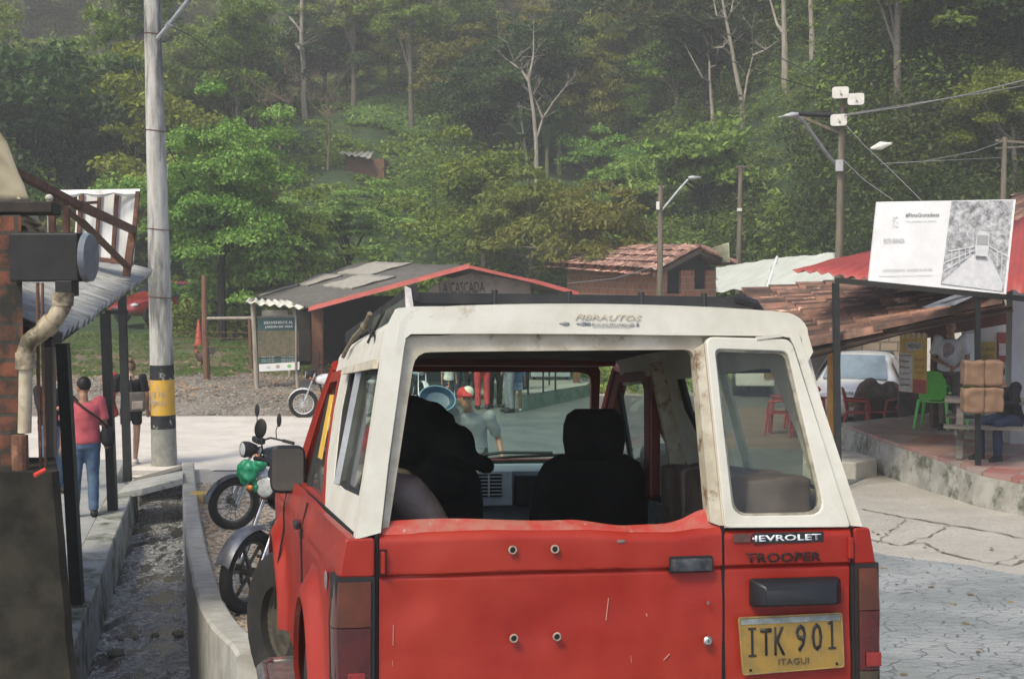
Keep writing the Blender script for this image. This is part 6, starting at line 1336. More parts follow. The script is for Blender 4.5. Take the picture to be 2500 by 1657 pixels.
# white corrugated canopy over the welcome sign, and the sign
ws_ = thing('welcome_sign', 'dark green BIENVENIDOS AL JARDIN DE VIDA board on two weathered wooden posts under a small canopy', 'sign', at(680, 955, 32.6)); Ys = 32.6
ws_['label'] = 'green board reading BIENVENIDOS AL JARDIN DE VIDA on weathered posts beside the hut'
corrug([at(600, 738, 32.2), at(742, 752, 32.2), at(700, 735, 33.2), at(610, 728, 33.2)], mk('white_canopy_sheet', (.56, .55, .47), (.46, .45, .38), 5, .7), 'canopy_sheet', ws_, pitch=.22, amp=.03)
wpm = mk('silvery_wood_post', (.30, .27, .22), (.20, .17, .13), 7, .9, stretch=(2, 2, .3))
for a, b, w_ in ((at(628, 962, Ys), at(616, 728, Ys), .12), (at(727, 950, Ys), at(717, 740, Ys), .09), (at(722, 905, 32.5), at(722, 770, 32.5), .05)):
    mb = MB(); mb.tube([a, a.lerp(b, .5) + Vector((.01, 0, 0)), b], [w_ / 2, w_ * .48, w_ * .42], 8); mb.build('post', wpm, ws_, world=True, smooth=True)
dgn = mk('sign_green', (.018, .062, .055), (.015, .05, .045), 3, .5); 
def sq(pts, d, m, name): mb = MB(); mb.prism([at(u, v, Ys - .07 - d) for u, v in pts], (0, .01, 0)); return mb.build(name, m, ws_, world=True)
sq([(629, 776), (727, 774), (731, 900), (632, 905)], -.02, dgn, 'board'); sq([(629, 808), (728, 806), (730, 868), (631, 872)], .01, mk('printed_earth_photo', (.12, .09, .05), (.06, .065, .03), 9, .6, c3=(.2, .15, .09), s3=14), 'printed_photograph'); sq([(632, 889), (731, 883), (731, 902), (633, 907)], .01, mk('sign_white', (.62, .62, .58)), 'white_strip')
MTs = lambda u, v: frameM(at(u, v, Ys - .085), (1, 0, .02), (0, 0, 1)); wl_ = mk('sign_letters', (.66, .68, .64))
text('lettering', 'BIENVENIDOS AL', .66, .062, MTs(680, 787), wl_, ws_, world=True); text('lettering', 'JARDIN DE VIDA', .64, .062, MTs(681, 798), wl_, ws_, world=True)
for u in (649, 697):
    for v in (871, 877, 882): text('lettering', 'visita el jardin', .30, .025, MTs(u + 5, v), wl_, ws_, world=True)
for u, c in ((655, (.5, .5, .48)), (678, (.35, .28, .2)), (706, (.18, .42, .12))): mb = MB(); p = at(u, 895 - (u - 655) * .04, Ys - .085); mb.ell(p, (.05, .006, .04), 12, 6); mb.build('emblem', mk('emblem%d' % u, c), ws_, world=True)
fn = thing('wire_fence', 'rail and wire fence with a slim post running left from the welcome sign', 'fence', at(507, 930, 34))
mb = MB(); mb.tube([at(507, 777, 33.6), at(620, 776, 32.7), at(718, 772, 32.6)], .035, 8); mb.build('rail', wpm, fn, world=True)
for v in (812, 826, 848): mb = MB(); mb.tube([at(380, v + 4, 35), at(500, v - 2, 33.7), at(610, v, 32.7)], .008, 5); mb.build('wire', rust, fn, world=True)
mb = MB(); mb.tube([gd(506, 926) + Vector((0, 0, -.1)), at(500, 800, 34), at(498, 672, 34)], [.085, .075, .06], 9); mb.build('post', mk('reddish_post', (.17, .085, .045), (.11, .06, .035), 6, .9, stretch=(2, 2, .3)), fn, world=True, smooth=True)
p = gd(614, 900); mb = MB(); mb.tube([p, at(609, 770, p.y)], .045, 7); mb.build('post', mk('reddish_post', (0, 0, 0)), fn, world=True)
# cone
p = gd(486, 846); cn_ = thing('traffic_cone', 'faded orange traffic cone standing in the grass behind the fence post', 'traffic cone', p); or_ = mk('faded_orange', (.42, .075, .035), (.34, .06, .03), 8, .6)
hc = 66 / 3472 * p.y; mb = MB(); mb.tube([(0, 0, .02), (0, 0, hc * .6), (0, 0, hc)], [.13, .075, .03], 18); mb.build('cone_body', or_, cn_, smooth=True); mb = MB(); mb.box((0, 0, .012), (.36, .36, .024)); mb.build('base', or_, cn_, bevel=.008)
# rooster
p = gd(495, 905); rt = Matrix.Translation(p) @ Matrix.Rotation(PI / 2 - .3, 4, 'Z') @ Matrix.Scale(1.35, 4)
mb = MB(); mb.ell((0, 0, .25), (.07, .13, .085), 14, 10); mb.tube([(0, .09, .29), (0, .14, .38), (0, .155, .44)], [.055, .035, .026], 10); mb.ell((0, .16, .455), (.025, .034, .027), 10, 8); mb.tube([(0, .19, .452), (0, .215, .445)], [.010, .003], 6)
rr = mk('rooster_brown', (.10, .035, .02), (.03, .02, .015), 8, .8)
for s in (-1, 1): mb.tube([(s * .035, -.01, .2), (s * .035, .01, .11), (s * .035, .0, .01)], [.025, .010, .008], 6); mb.tube([(s * .035, -.01, .012), (s * .045, .05, .008)], .007, 5)
ro = blobby(mb, .011, 'rooster', rr, None, 1); tag(ro, 'dark brown rooster with a red comb and arched tail in the grass', 'rooster'); ro.matrix_basis = rt
mb = MB()
for k in range(7): mb.tube([(0, -.10, .28), ((k - 3) * .008, -.18, .36 + .015 * k), ((k - 3) * .014, -.25 - .01 * k, .30 + .02 * k)], [.022, .022, .006], 6)
mb.build('tail', mk('rooster_tail', (.02, .022, .02), rough=.5), ro, smooth=True); mb = MB(); mb.ell((0, .165, .49), (.006, .03, .022), 8, 6); mb.ell((0, .18, .42), (.008, .012, .02), 8, 6); mb.ell((0, .13, .36), (.042, .035, .06), 10, 8); mb.build('comb_and_hackle', mk('comb_red', (.36, .06, .03)), ro, smooth='full')
# -- brick house
hs = thing('brick_house', 'small brick house with a pinkish clay tile roof and two dark gable windows', 'building', (4.5, 45, .5))
bk2 = brickmat('orange_hollow_brick', (.42, .17, .085), (.33, .13, .07), (.36, .27, .20), 1, .32, .20, (.16, .10, .06), .55, .8, 'both', .016)
ra, rb = at(1702, 606, 42), at(1485, 604, 51); ea, eb = at(1596, 664, 40.4), at(1345, 648, 50); fa, fb = at(1786, 645, 43.8), at(1640, 640, 52)
tcl = mk('pinkish_clay_tile', (.40, .20, .145), (.12, .07, .05), 4, .9, island=.6, c3=(.44, .28, .21), s3=3, lo3=.50, hi3=.62)
tiled(hs, ra, ea, eb, rb, m=tcl, pitch=.30, tl=.5, r=.14, seed=11); tiled(hs, ra, fa, fb, rb, m=tcl, pitch=.30, tl=.5, r=.14, seed=12)
wa_, wb_, wc_ = at(1612, 700, 41), at(1748, 700, 43.4), at(1385, 700, 49.5)
def wall_q(name, a, b, zt0, zt1, m, par, dep=.12):
    d = (b - a); d.z = 0; nrm = Vector((-d.y, d.x, 0)).normalized() * dep
    A = Vector((a.x, a.y, .2)); B = Vector((b.x, b.y, .2)); mb = MB(); mb.hexa([A, B, B + nrm, A + nrm, Vector((A.x, A.y, zt0)), Vector((B.x, B.y, zt1)), Vector((B.x, B.y, zt1)) + nrm, Vector((A.x, A.y, zt0)) + nrm]); return mb.build(name, m, par, world=True)
zt = 2.98
wall_q('front_wall', wc_, wa_, 3.1, zt, bk2, hs)
# gable wall with openings: piers and spandrels
def along(t): return wa_.lerp(wb_, t)
Gp = Vector(((wb_ - wa_).y, -(wb_ - wa_).x, 0)).normalized() * .14
def gpart(t0, t1, z0, z1, m=bk2, name='gable_wall', push=0):
    a, b = along(t0), along(t1); A, B = Vector((a.x, a.y, z0)), Vector((b.x, b.y, z0)); n_ = -Gp; s_ = n_.normalized() * push; mb = MB()
    mb.hexa([A + s_, B + s_, B + n_ + s_, A + n_ + s_, A + Vector((0, 0, z1 - z0)) + s_, B + Vector((0, 0, z1 - z0)) + s_, B + n_ + Vector((0, 0, z1 - z0)) + s_, A + n_ + Vector((0, 0, z1 - z0)) + s_]); return mb.build(name, m, hs, world=True)
gpart(0, .12, .2, zt); gpart(.36, .60, .2, zt + .05); gpart(.82, 1, .2, zt); gpart(.12, .36, .2, 2.3); gpart(.60, .82, .2, 2.42)
w1 = gpart(.125, .355, 2.305, 3.0, redd, 'window', .06); w2 = gpart(.605, .815, 2.425, 3.05, redd, 'window', .06)
mb = MB(); a, b, c = Vector((*along(0).xy, zt)), Vector((*along(1).xy, zt)), Vector((*along(.55).xy, 3.45)); mb.prism([a, b, c], -Gp); mb.build('gable_top', dkw, hs, world=True)
mb = MB(); mb.beam(ra + Vector((0, -.1, -.1)), ea + Vector((0, -.1, -.1)), .1, .12); mb.build('verge_board', wood, hs, world=True); mb = MB(); mb.beam(ra + Vector((0, -.1, -.1)), fa + Vector((0, -.1, -.1)), .1, .12); mb.build('verge_board', wood, hs, world=True)
# low dark structure right of the house, under the shade cloth
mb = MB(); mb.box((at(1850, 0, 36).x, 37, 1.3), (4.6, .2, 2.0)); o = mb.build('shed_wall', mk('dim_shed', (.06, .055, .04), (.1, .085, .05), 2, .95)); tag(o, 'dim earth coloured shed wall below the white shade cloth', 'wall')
# shack on the hill
p = gd(885, 425); Yk = p.y; sh = thing('hill_shack', 'small brown shack with a pale tin roof among the trees on the hillside', 'building', p)
a, b = at(845, 400, Yk), at(938, 400, Yk); zt_ = at(880, 388, Yk).z; zb_ = at(880, 470, Yk).z
mb = MB(); mb.box(((a.x + b.x) / 2, Yk + 1.2, (zt_ + zb_) / 2), (b.x - a.x, 2.4, zt_ - zb_)); mb.build('wall', mk('earth_wall', (.17, .085, .045), (.12, .065, .04), 2, .9), sh, world=True)
corrug([at(828, 374, Yk - .6), at(905, 386, Yk - .6), at(912, 370, Yk + 2.4), at(840, 372, Yk + 2.4)], mk('pale_tin', (.36, .34, .30), (.26, .24, .2), 4, .6), 'roof_sheet', sh, pitch=.3, amp=.04)
# -- raised platform with railing by the road, seen through the windscreen
pf = mk('mossy_green_kerb', (.20, .25, .19), (.10, .17, .10), 3, .85, bump=.004, c3=(.26, .26, .22), s3=5); pt3 = mk('platform_top', (.34, .33, .29), (.26, .25, .22), 4, .85)
P = [onz(1275, 965, .36), onz(1432, 940, .36), onz(1450, 928, .36), onz(1400, 915, .36), onz(1180, 925, .36)]
mb = MB(); mb.prism([p - Vector((0, 0, .01)) for p in P], (0, 0, -.6)); pfo = mb.build('concrete_platform', pf, bevel=.02); tag(pfo, 'raised concrete platform with a mossy green face at the road bend', 'platform')
mb = MB(); mb.prism([P[0].lerp(p, .985) for p in P], (0, 0, .006)); mb.build('platform_top', pt3, pfo)
rl = thing('railing', 'black iron railing bars standing on the concrete platform', 'railing', onz(1300, 950, .36))
for u, v in ((1289, 962), (1290, 944), (1326, 957), (1341, 940), (1356, 952), (1270, 940)): b = onz(u, v, .36); mb = MB(); mb.beam(b, b + Vector((0, 0, .95)), .04, .04, up=(0, 1, 0)); mb.build('bar', blk, rl, world=True)
q0, q1 = onz(1289, 962, .36), onz(1356, 952, .36); mb = MB(); mb.beam(q0 + Vector((0, 0, .95)), q1 + Vector((0, 0, .95)), .04, .04); mb.build('top_rail', blk, rl, world=True)
c = onz(1345, 930, .36); fg = thing('display_fridge', 'pale glass fronted display fridge on the concrete platform', 'fridge', TR(c.x, c.y + .5, .36))
mb = MB(); mb.box((0, 0, .62), (.95, .55, .70)); mb.box((0, 0, .16), (.95, .5, .16)); mb.build('cabinet', mk('fridge_white', (.5, .54, .52), (.42, .46, .44), 5, .4), fg, bevel=.02); mb = MB(); mb.box((0, -.285, .62), (.80, .02, .52)); mb.build('glass_front', mk('fridge_glass', (.10, .14, .14), (.05, .07, .07), 4, .1), fg)
for x in (-.4, .4): mb = MB(); mb.cyl((x, 0, 0), (x, 0, .1), .03, 8); mb.build('foot', blk, fg)
mb = MB(); mb.box((.62, -.2, .68), (.22, .03, .34)); o = mb.build('notice', mk('notice_paper', (.5, .5, .46), (.3, .2, .18), 16, .7), fg)
# ================================================================= PEOPLE
skin1 = mk('brown_skin', (.30, .155, .095), (.26, .13, .08), 9, .55); skin2 = mk('light_skin', (.42, .25, .17), (.38, .22, .15), 9, .55)
J0 = dict(head=(0, .02, 1.575), neck=(0, -.01, 1.43), chest=(0, 0, 1.27), waist=(0, 0, 1.06), pelvis=(0, 0, .93), sL=(-.185, 0, 1.385), sR=(.185, 0, 1.385), eL=(-.235, -.02, 1.11), eR=(.235, -.02, 1.11), wL=(-.25, .06, .87), wR=(.25, .06, .87),
          hL=(-.09, 0, .90), hR=(.09, 0, .90), kL=(-.10, .02, .49), kR=(.10, .02, .49), aL=(-.10, -.02, .09), aR=(.10, -.02, .09))
def cloth_m(n, c, c2=None, sc_=6): return mk(n, c, c2 or tuple(x * .75 for x in c), sc_, .9, bump=.004, bs=18)
def person(M, label, top, bottom, skin=skin1, hair=(.012, .009, .008), pose=None, sleeve='short', legs='long', shoe=(.03, .03, .03), hat=None, hairlong=0, build=1.0, vox=.015, look=0, shoes2=None, collar=0, s=1.0):
    J = {k: Vector(v) for k, v in J0.items()}
    for k, v in (pose or {}).items(): J[k] = Vector(v)
    root = thing('person', label, 'person', M @ Matrix.Scale(s, 4)); hd = J['head']; B = build
    RH = Matrix.Rotation(look, 3, 'Z')
    def h(x, y, z): return hd + RH @ Vector((x, y, z))
    mb = MB()
    mb.ell(h(0, -.005, .015), (.076, .096, .105), 16, 12, RH); mb.ell(h(0, .03, -.045), (.055, .065, .07), 14, 10, RH); mb.ell(h(0, .098, -.015), (.014, .020, .022), 8, 6, RH)
    for e in (-1, 1): mb.ell(h(e * .078, -.005, -.01), (.010, .020, .030), 8, 6, RH)
    mb.tube([J['neck'] + Vector((0, 0, -.06)), J['neck'] + Vector((0, .005, .02)), hd + Vector((0, -.01, -.06))], [.065, .054, .052], 12)
    def et(mb, P, n=18):
        mb.loft([[c + Vector((rx * math.cos(t), ry * math.sin(t), 0)) for t in [2 * PI * k / n for k in range(n)]] for c, rx, ry in P])
    ch, wa, pe, ne = J['chest'], J['waist'], J['pelvis'], J['neck']
    tor = [(pe + Vector((0, 0, -.08)), .15 * B, .10 * B), (pe, .165 * B, .115 * B), (wa, .145 * B, .105 * B), (ch, .165 * B, .115 * B), (ch.lerp(ne, .55), .165 * B, .095), (ne + Vector((0, 0, -.05)), .09, .07)]
    et(mb, tor)
    def limb(mb, a, b, c, r, n=12): mb.tube([a, a.lerp(b, .35), b, b.lerp(c, .3), c], r, n)
    for S in 'LR':
        sx = -1 if S == 'L' else 1
        limb(mb, J['s' + S], J['e' + S], J['w' + S], [.056 * B, .047 * B, .038, .038, .026]); mb.ell(J['s' + S], .060 * B, 12, 8)
        w_ = J['w' + S]; d = (w_ - J['e' + S]).normalized(); sd_ = Vector((d.y, -d.x, 0)); sd_ = sd_.normalized() if sd_.length > .2 else Vector((0, 1, 0)); pn = d.cross(sd_).normalized()
        mb.tube([w_, w_ + d * .05, w_ + d * .085], [.024, .033, .03], 8)
        for k, (o_, ln) in enumerate(((-.027, .062), (-.009, .075), (.009, .07), (.027, .055))):
            b_ = w_ + d * .08 + sd_ * o_; mb.tube([b_, b_ + d * ln * .5 + pn * .004, b_ + d * ln * .85 + pn * .028 * (-sx)], [.0095, .009, .0075], 6)
        mb.tube([w_ + d * .03 + sd_ * .02, w_ + d * .065 + sd_ * .045, w_ + d * .095 + sd_ * .045 + pn * .015], [.012, .011, .009], 6)
        limb(mb, J['h' + S], J['k' + S], J['a' + S], [.085 * B, .078 * B, .052, .052, .036], 12)
        a_ = J['a' + S]; f_ = (J.get('t' + S) or (a_ + Vector((sx * .02, .17, -.055)))); mb.tube([a_ + Vector((0, -.03, -.045)), a_.lerp(f_, .5) + Vector((0, 0, -.01)), f_], [.038, .040, .026], 10)
    blobby(mb, vox, 'body', skin, root, 2)
    # hair
    if hair:
        hm = mk('hair_%d' % int(sum(hair) * 1000), hair, tuple(x * 1.8 for x in hair), 30, .6, bump=.004, bs=80)
        mb = MB(); mb.ell(h(0, -.022, .035), (.084, .092, .098), 16, 12, RH)
        if hairlong: mb.tube([h(0, -.085, .03), h(0, -.115, -.06), h(0, -.105, -.06 - hairlong)], [.05, .045, .02], 10)
        blobby(mb, .014, 'hair', hm, root, 2)
    mb = MB()
    for e in (-1, 1): mb.ell(h(e * .031, .083, .012), (.011, .008, .007), 8, 6, RH)
    mb2 = MB(); mb2.ell(h(0, .088, -.062), (.024, .008, .005), 8, 6, RH)
    for e in (-1, 1): m1 = MB(); m1.ell(h(e * .031, .083, .012), (.011, .008, .007), 8, 6, RH); m1.build('eye', mk('eye_dark', (.02, .015, .012), rough=.2), root, smooth='full')
    mb2.build('mouth', mk('lips', (.28, .11, .08)), root, smooth='full')
    # shirt
    if top:
        mb = MB(); q = .016
        et(mb, [(pe + Vector((0, 0, -.04)), .165 * B + q, .118 * B + q), (pe + Vector((0, 0, .04)), .17 * B + q, .118 * B + q), (wa, .155 * B + q, .112 * B + q), (ch, .172 * B + q, .12 * B + q), (ch.lerp(ne, .55), .168 * B + q, .098 + q), (ne + Vector((0, 0, -.045)), .075 + q, .065 + q)])
        for S in 'LR':
            sh, el, wr = J['s' + S], J['e' + S], J['w' + S]; mb.ell(sh, .072 * B, 12, 8)
            if sleeve == 'short': mb.tube([sh, sh.lerp(el, .5), sh.lerp(el, .82)], [.070 * B, .064 * B, .066 * B], 12)
            elif sleeve == 'long': mb.tube([sh, sh.lerp(el, .5), el, el.lerp(wr, .5), wr], [.070 * B, .062 * B, .054, .050, .042], 12)
        blobby(mb, vox, 'shirt', top, root, 3, disp=.010, dscale=9)
        if collar: mb = MB(); mb.torus(ne + Vector((0, .01, -.03)), (0, .25, 1), .062, .014, 20, 6); mb.build('collar', top, root, smooth='full')
    if bottom:
        mb = MB(); q = .014
        et(mb, [(pe + Vector((0, 0, -.10)), .155 * B + q, .105 * B + q), (pe + Vector((0, 0, -.02)), .168 * B + q, .118 * B + q), (pe.lerp(wa, .55), .158 * B + q, .11 * B + q)])
        for S in 'LR':
            hp, kn, an = J['h' + S], J['k' + S], J['a' + S]
            if legs == 'long': mb.tube([hp, hp.lerp(kn, .4), kn, kn.lerp(an, .5), an + Vector((0, 0, -.01))], [.098 * B, .090 * B, .070, .066, .062], 12)
            elif legs == 'short': mb.tube([hp, hp.lerp(kn, .4), hp.lerp(kn, .62)], [.098 * B, .092 * B, .092 * B], 12)
        blobby(mb, vox, 'trousers' if legs == 'long' else 'shorts', bottom, root, 3, disp=.008, dscale=10)
    sm_ = mk('shoe_%d' % int(sum(shoe) * 1000), shoe, None, rough=.6)
    for S in 'LR':
        sx = -1 if S == 'L' else 1; a_ = J['a' + S]; f_ = (J.get('t' + S) or (a_ + Vector((sx * .02, .17, -.055)))); mb = MB(); mb.tube([a_ + Vector((0, -.045, -.045)), a_.lerp(f_, .45) + Vector((0, 0, -.015)), f_, f_ + (f_ - a_).normalized() * .02], [.044, .047, .036, .02], 12); mb.build('shoe', sm_, root, smooth='full')
    if hat == 'cap':
        mb = MB(); mb.ell(h(0, -.012, .055), (.090, .103, .085), 20, 12, RH); mb.ell(h(0, .11, .048), (.07, .075, .012), 16, 6, RH); cp_ = blobby(mb, .012, 'cap', mk('red_cap', (.50, .04, .04), (.42, .035, .035), 10, .8), root, 2)
        mb = MB(); mb.ell(h(-.03, .02, .082), (.068, .066, .066), 16, 10, RH); mb.build('cap_front', mk('cream_cap', (.62, .58, .46)), cp_, smooth='full')
    if hat == 'dark':
        mb = MB(); mb.ell(h(0, -.01, .06), (.088, .102, .08), 20, 12, RH); mb.ell(h(0, .10, .05), (.065, .07, .012), 16, 6, RH); blobby(mb, .012, 'cap', mk('black_cap', (.015, .015, .017), None, rough=.8), root, 2)
    return root
def face(dx, dy): return math.atan2(-dx, dy)         # rotation so that local +y points along (dx, dy)
def pat(u, v, z=None, rz=0, Y=None):
    if Y is None: p = onz(u, v, z)
    else: p = at(u, v, Y); p.z = z
    return TR(p.x, p.y, p.z, rz)
jean = cloth_m('blue_jeans', (.045, .085, .15), (.08, .13, .20)); 
# man in pink shirt, from behind, jacket bag on a strap
p1 = person(pat(208, 1262, SWZ + .0, face(-.35, .94)), 'man in a pink shirt and blue jeans with a black shoulder bag, seen from behind', cloth_m('pink_shirt', (.50, .10, .12), (.42, .075, .09)), jean, pose=dict(head=(0, .05, 1.56), wR=(.26, .10, .90), aL=(-.12, .05, .09)), build=1.08, look=.5)
mb = MB(); mb.ell((.27, -.05, .98), (.09, .07, .12), 14, 10); mb.ell((.27, -.05, .93), (.085, .075, .09), 12, 8); bg_ = blobby(mb, .014, 'shoulder_bag', mk('black_bag', (.018, .018, .02), None, rough=.7), None, 2); tag(bg_, 'black shoulder bag on the hip of the man in the pink shirt', 'bag'); bg_.matrix_basis = p1.matrix_basis
mb = MB(); mb.tube([(.30, -.05, 1.05), (.16, -.17, 1.2), (-.02, -.16, 1.34), (-.13, -.09, 1.45), (-.12, .03, 1.46), (0, .16, 1.32), (.2, .14, 1.1), (.30, 0, 1.05)], .013, 6); mb.build('strap', mk('black_bag', (0, 0, 0)), bg_)
# dark person behind the posts at the left
person(pat(128, 1205, SWZ, face(.6, -.5)), 'person in dark clothes half hidden behind the black awning posts and pipes', cloth_m('dark_jacket', (.03, .032, .04)), jean, pose=dict(eR=(.22, .12, 1.12), wR=(.10, .26, 1.15)), sleeve='long', s=1.0)
# woman walking away on the cross street
p3 = person(pat(322, 1137, .02, face(-.25, .97)), 'woman in a black top and shorts walking away on the pale street', cloth_m('black_top', (.02, .02, .022)), cloth_m('black_shorts', (.022, .022, .025)), skin=skin2, hair=(.10, .055, .03), legs='short', sleeve='short', shoe=(.55, .52, .48), build=.88, hairlong=.0,
    pose=dict(head=(0, .03, 1.53), neck=(0, 0, 1.40), aL=(-.07, -.16, .13), kL=(-.09, -.02, .50), aR=(.05, .16, .09), kR=(.08, .10, .50), eL=(-.25, .05, 1.12), wL=(-.30, .12, .98)), s=.99)
mb = MB(); mb.ell((0, -.05, 1.66), (.045, .05, .04), 12, 8); mb.build('hair_bun', mk('hair_185', (.10, .055, .03)), p3, smooth='full')
mb = MB(); mb.box((.10, -.17, 1.02), (.24, .12, .30)); bp_ = blobby(mb, .015, 'backpack', mk('grey_brown_pack', (.10, .085, .07), (.06, .05, .04), 12, .8), None, 4); tag(bp_, 'small grey and black backpack hanging low on the walking woman', 'backpack'); bp_.matrix_basis = p3.matrix_basis
mb = MB(); mb.box((.10, -.235, .97), (.17, .03, .13)); mb.build('front_pocket', mk('pale_pocket', (.26, .22, .18), (.2, .17, .14), 10, .8), bp_, bevel=.015)
for x in (0.02, .18): mb = MB(); mb.tube([(x, -.16, 1.15), (x - .02, -.15, 1.34), (x - .02, -.02, 1.42)], .014, 6); mb.build('strap', mk('black_bag', (0, 0, 0)), bp_)
mb = MB(); mb.tube([(-.27, .05, 1.46), (-.31, .06, 1.2), (-.30, .07, .95), (-.24, .07, .78)], [.06, .085, .08, .05], 10); o = blobby(mb, .02, 'red_cloth', cloth_m('red_jacket', (.50, .03, .03), (.35, .025, .03)), None, 2, disp=.03, dscale=8); tag(o, 'bright red jacket carried on the left arm of the walking woman', 'jacket'); o.matrix_basis = p3.matrix_basis
# man with cap carrying a basin on his shoulder
p4 = person(pat(1152, 1120, .10, face(-.1, -.99) , 16.0), 'man in a grey polo shirt and red cap carrying a blue basin on his shoulder', cloth_m('grey_polo', (.24, .25, .25), (.19, .20, .20)), cloth_m('dark_trousers', (.05, .05, .055)), pose=dict(head=(.04, .27, 1.53), neck=(.02, .16, 1.40), chest=(0, .10, 1.25), waist=(0, .03, 1.05), sL=(-.22, .16, 1.32), sR=(.20, .11, 1.37), eL=(-.30, .02, 1.08), wL=(-.36, .16, .88), eR=(.35, .18, 1.36), wR=(.27, .18, 1.58), kL=(-.1, .12, .5), aR=(.1, -.18, .12)), hat='cap', look=.35, collar=1, build=1.02, vox=.012)
# basin: from the front the man's right shoulder is at the picture's left
mb = MB(); Rr = []
for z, r in ((0, .17), (.01, .20), (.11, .27), (.125, .29), (.115, .285), (.02, .195), (.015, .16)): Rr.append([Vector((r * 1.1 * math.cos(t), r * .8 * math.sin(t), z)) for t in [2 * PI * k / 28 for k in range(28)]])
mb.loft(Rr); bs_ = mb.build('basin', mk('blue_basin', (.03, .07, .12), (.02, .05, .09), 6, .4), smooth=True); tag(bs_, 'blue oval plastic basin carried on the shoulder of the man with the cap', 'basin'); bs_.matrix_basis = p4.matrix_basis @ Matrix.Translation((.35, .26, 1.50)) @ Matrix.Scale(.66, 4) @ Matrix.Rotation(-.22, 4, 'Y') @ Matrix.Rotation(-1.05, 4, 'X')
mb = MB(); mb.torus((0, 0, .12), (0, 0, 1), .272, .011, 36, 6); mb.xf(Matrix.Diagonal((1.13, .84, 1, 1))); mb.build('rim', mk('light_blue_rim', (.16, .28, .38), None, rough=.4), bs_, smooth=True)
mb = MB(); mb.tube([(-.27, .20, .86), (-.32, .26, .74), (-.20, .30, .66)], .016, 8); o = mb.build('wooden_stick', mk('pink_wood', (.45, .24, .2))); tag(o, 'short stick in the lowered hand of the man with the cap', 'stick'); o.matrix_basis = p4.matrix_basis
# group standing by the hut
def gp(u, label, top, bottom, fz, **k): return person(pat(u, 1012, .02 + k.pop('dz', 0), fz, k.pop('Y', 30.6)), label, top, bottom, vox=.02, **k)
gp(1178, 'woman in a pale teal blouse and red trousers, seen from behind', cloth_m('teal_blouse', (.28, .48, .44)), cloth_m('red_trousers', (.50, .05, .05)), face(-.2, .95), pose=dict(eR=(.33, -.08, 1.16), wR=(.20, -.02, 1.0)), build=1.0, hairlong=.12, s=1.0, skin=skin2)
gp(1209, 'person in a green and white striped shirt and dark trousers', cloth_m('striped_shirt', (.10, .20, .14), (.55, .58, .52), 26), cloth_m('maroon_trousers', (.035, .015, .018)), face(.3, -.9), Y=30.9)
gp(1244, 'person in a dusty pink top and grey speckled trousers', cloth_m('dusty_pink', (.46, .27, .26)), cloth_m('speckled_grey', (.12, .13, .15), (.20, .21, .23), 30), face(-.8, -.3), pose=dict(wL=(-.12, .26, 1.15), eL=(-.24, .08, 1.12)), hairlong=.15, Y=30.0)
gp(1262, 'child in pale blue shorts standing close to the speckled trousers', cloth_m('blue_tee', (.10, .15, .25)), cloth_m('pale_blue_shorts', (.25, .34, .42)), face(0, .9), legs='short', shoe=(.6, .6, .6), s=.68, Y=30.2)
gp(1278, 'person in dark blue clothes at the right of the waiting group', cloth_m('dark_blue_shirt', (.03, .04, .07)), cloth_m('navy', (.02, .03, .06)), face(-.9, .3), Y=31.6)
gp(1096, 'small child in a white shirt beside the parked motorbikes', cloth_m('white_tee', (.62, .62, .56)), cloth_m('navy', (0, 0, 0)), face(.3, -.9), s=.66, Y=31.0)
gp(1128, 'person in dark clothes standing behind the man with the cap', cloth_m('dark_jacket', (0, 0, 0)), cloth_m('navy', (0, 0, 0)), face(.3, .9), Y=32.5)
gp(1150, 'person in a blue shirt mostly hidden by the woman in red trousers', cloth_m('mid_blue', (.05, .10, .2)), cloth_m('black_jeans', (.02, .02, .025)), face(.3, .9), Y=32.2)
# man in white T-shirt on the terrace
p9 = person(pat(2318, 1040, TZ, face(-.35, -.9), 22.2), 'man in a white T-shirt standing behind the green chairs', cloth_m('white_tshirt', (.60, .61, .60), (.52, .53, .53)), cloth_m('khaki', (.12, .10, .08)), pose=dict(wR=(.06, .24, 1.02), eR=(.26, .06, 1.10), wL=(-.10, .26, .98), eL=(-.26, .08, 1.10)), build=1.05, look=.3, s=1.02)
mb = MB(); mb.ell((.02, .118 + .02, 1.24), (.085, .02, .10), 14, 8); mb.ell((.05, .13, 1.16), (.05, .02, .06), 10, 6); mb.build('shirt_print', cloth_m('grey_print', (.16, .18, .25), (.4, .25, .22), 14), p9, smooth='full')
# seated man in black at the picnic table
person(pat(2462, 1085, TZ - .02, face(-.75, -.5), 18.9), 'man in black with a dark cap sitting hunched at the picnic table', cloth_m('black_sweater', (.018, .018, .022)), cloth_m('navy', (0, 0, 0)), sleeve='long', hat='dark', build=1.1,
    pose=dict(head=(0, .26, 1.14), neck=(0, .15, 1.02), chest=(0, .08, .88), waist=(0, 0, .68), pelvis=(0, -.03, .53), sL=(-.19, .12, .98), sR=(.19, .12, .98), eL=(-.24, .24, .76), eR=(.24, .24, .76), wL=(-.12, .46, .80), wR=(.12, .46, .80), hL=(-.09, 0, .52), hR=(.09, 0, .52), kL=(-.14, .42, .50), kR=(.14, .42, .50), aL=(-.14, .40, .09), aR=(.14, .40, .09)), vox=.014)
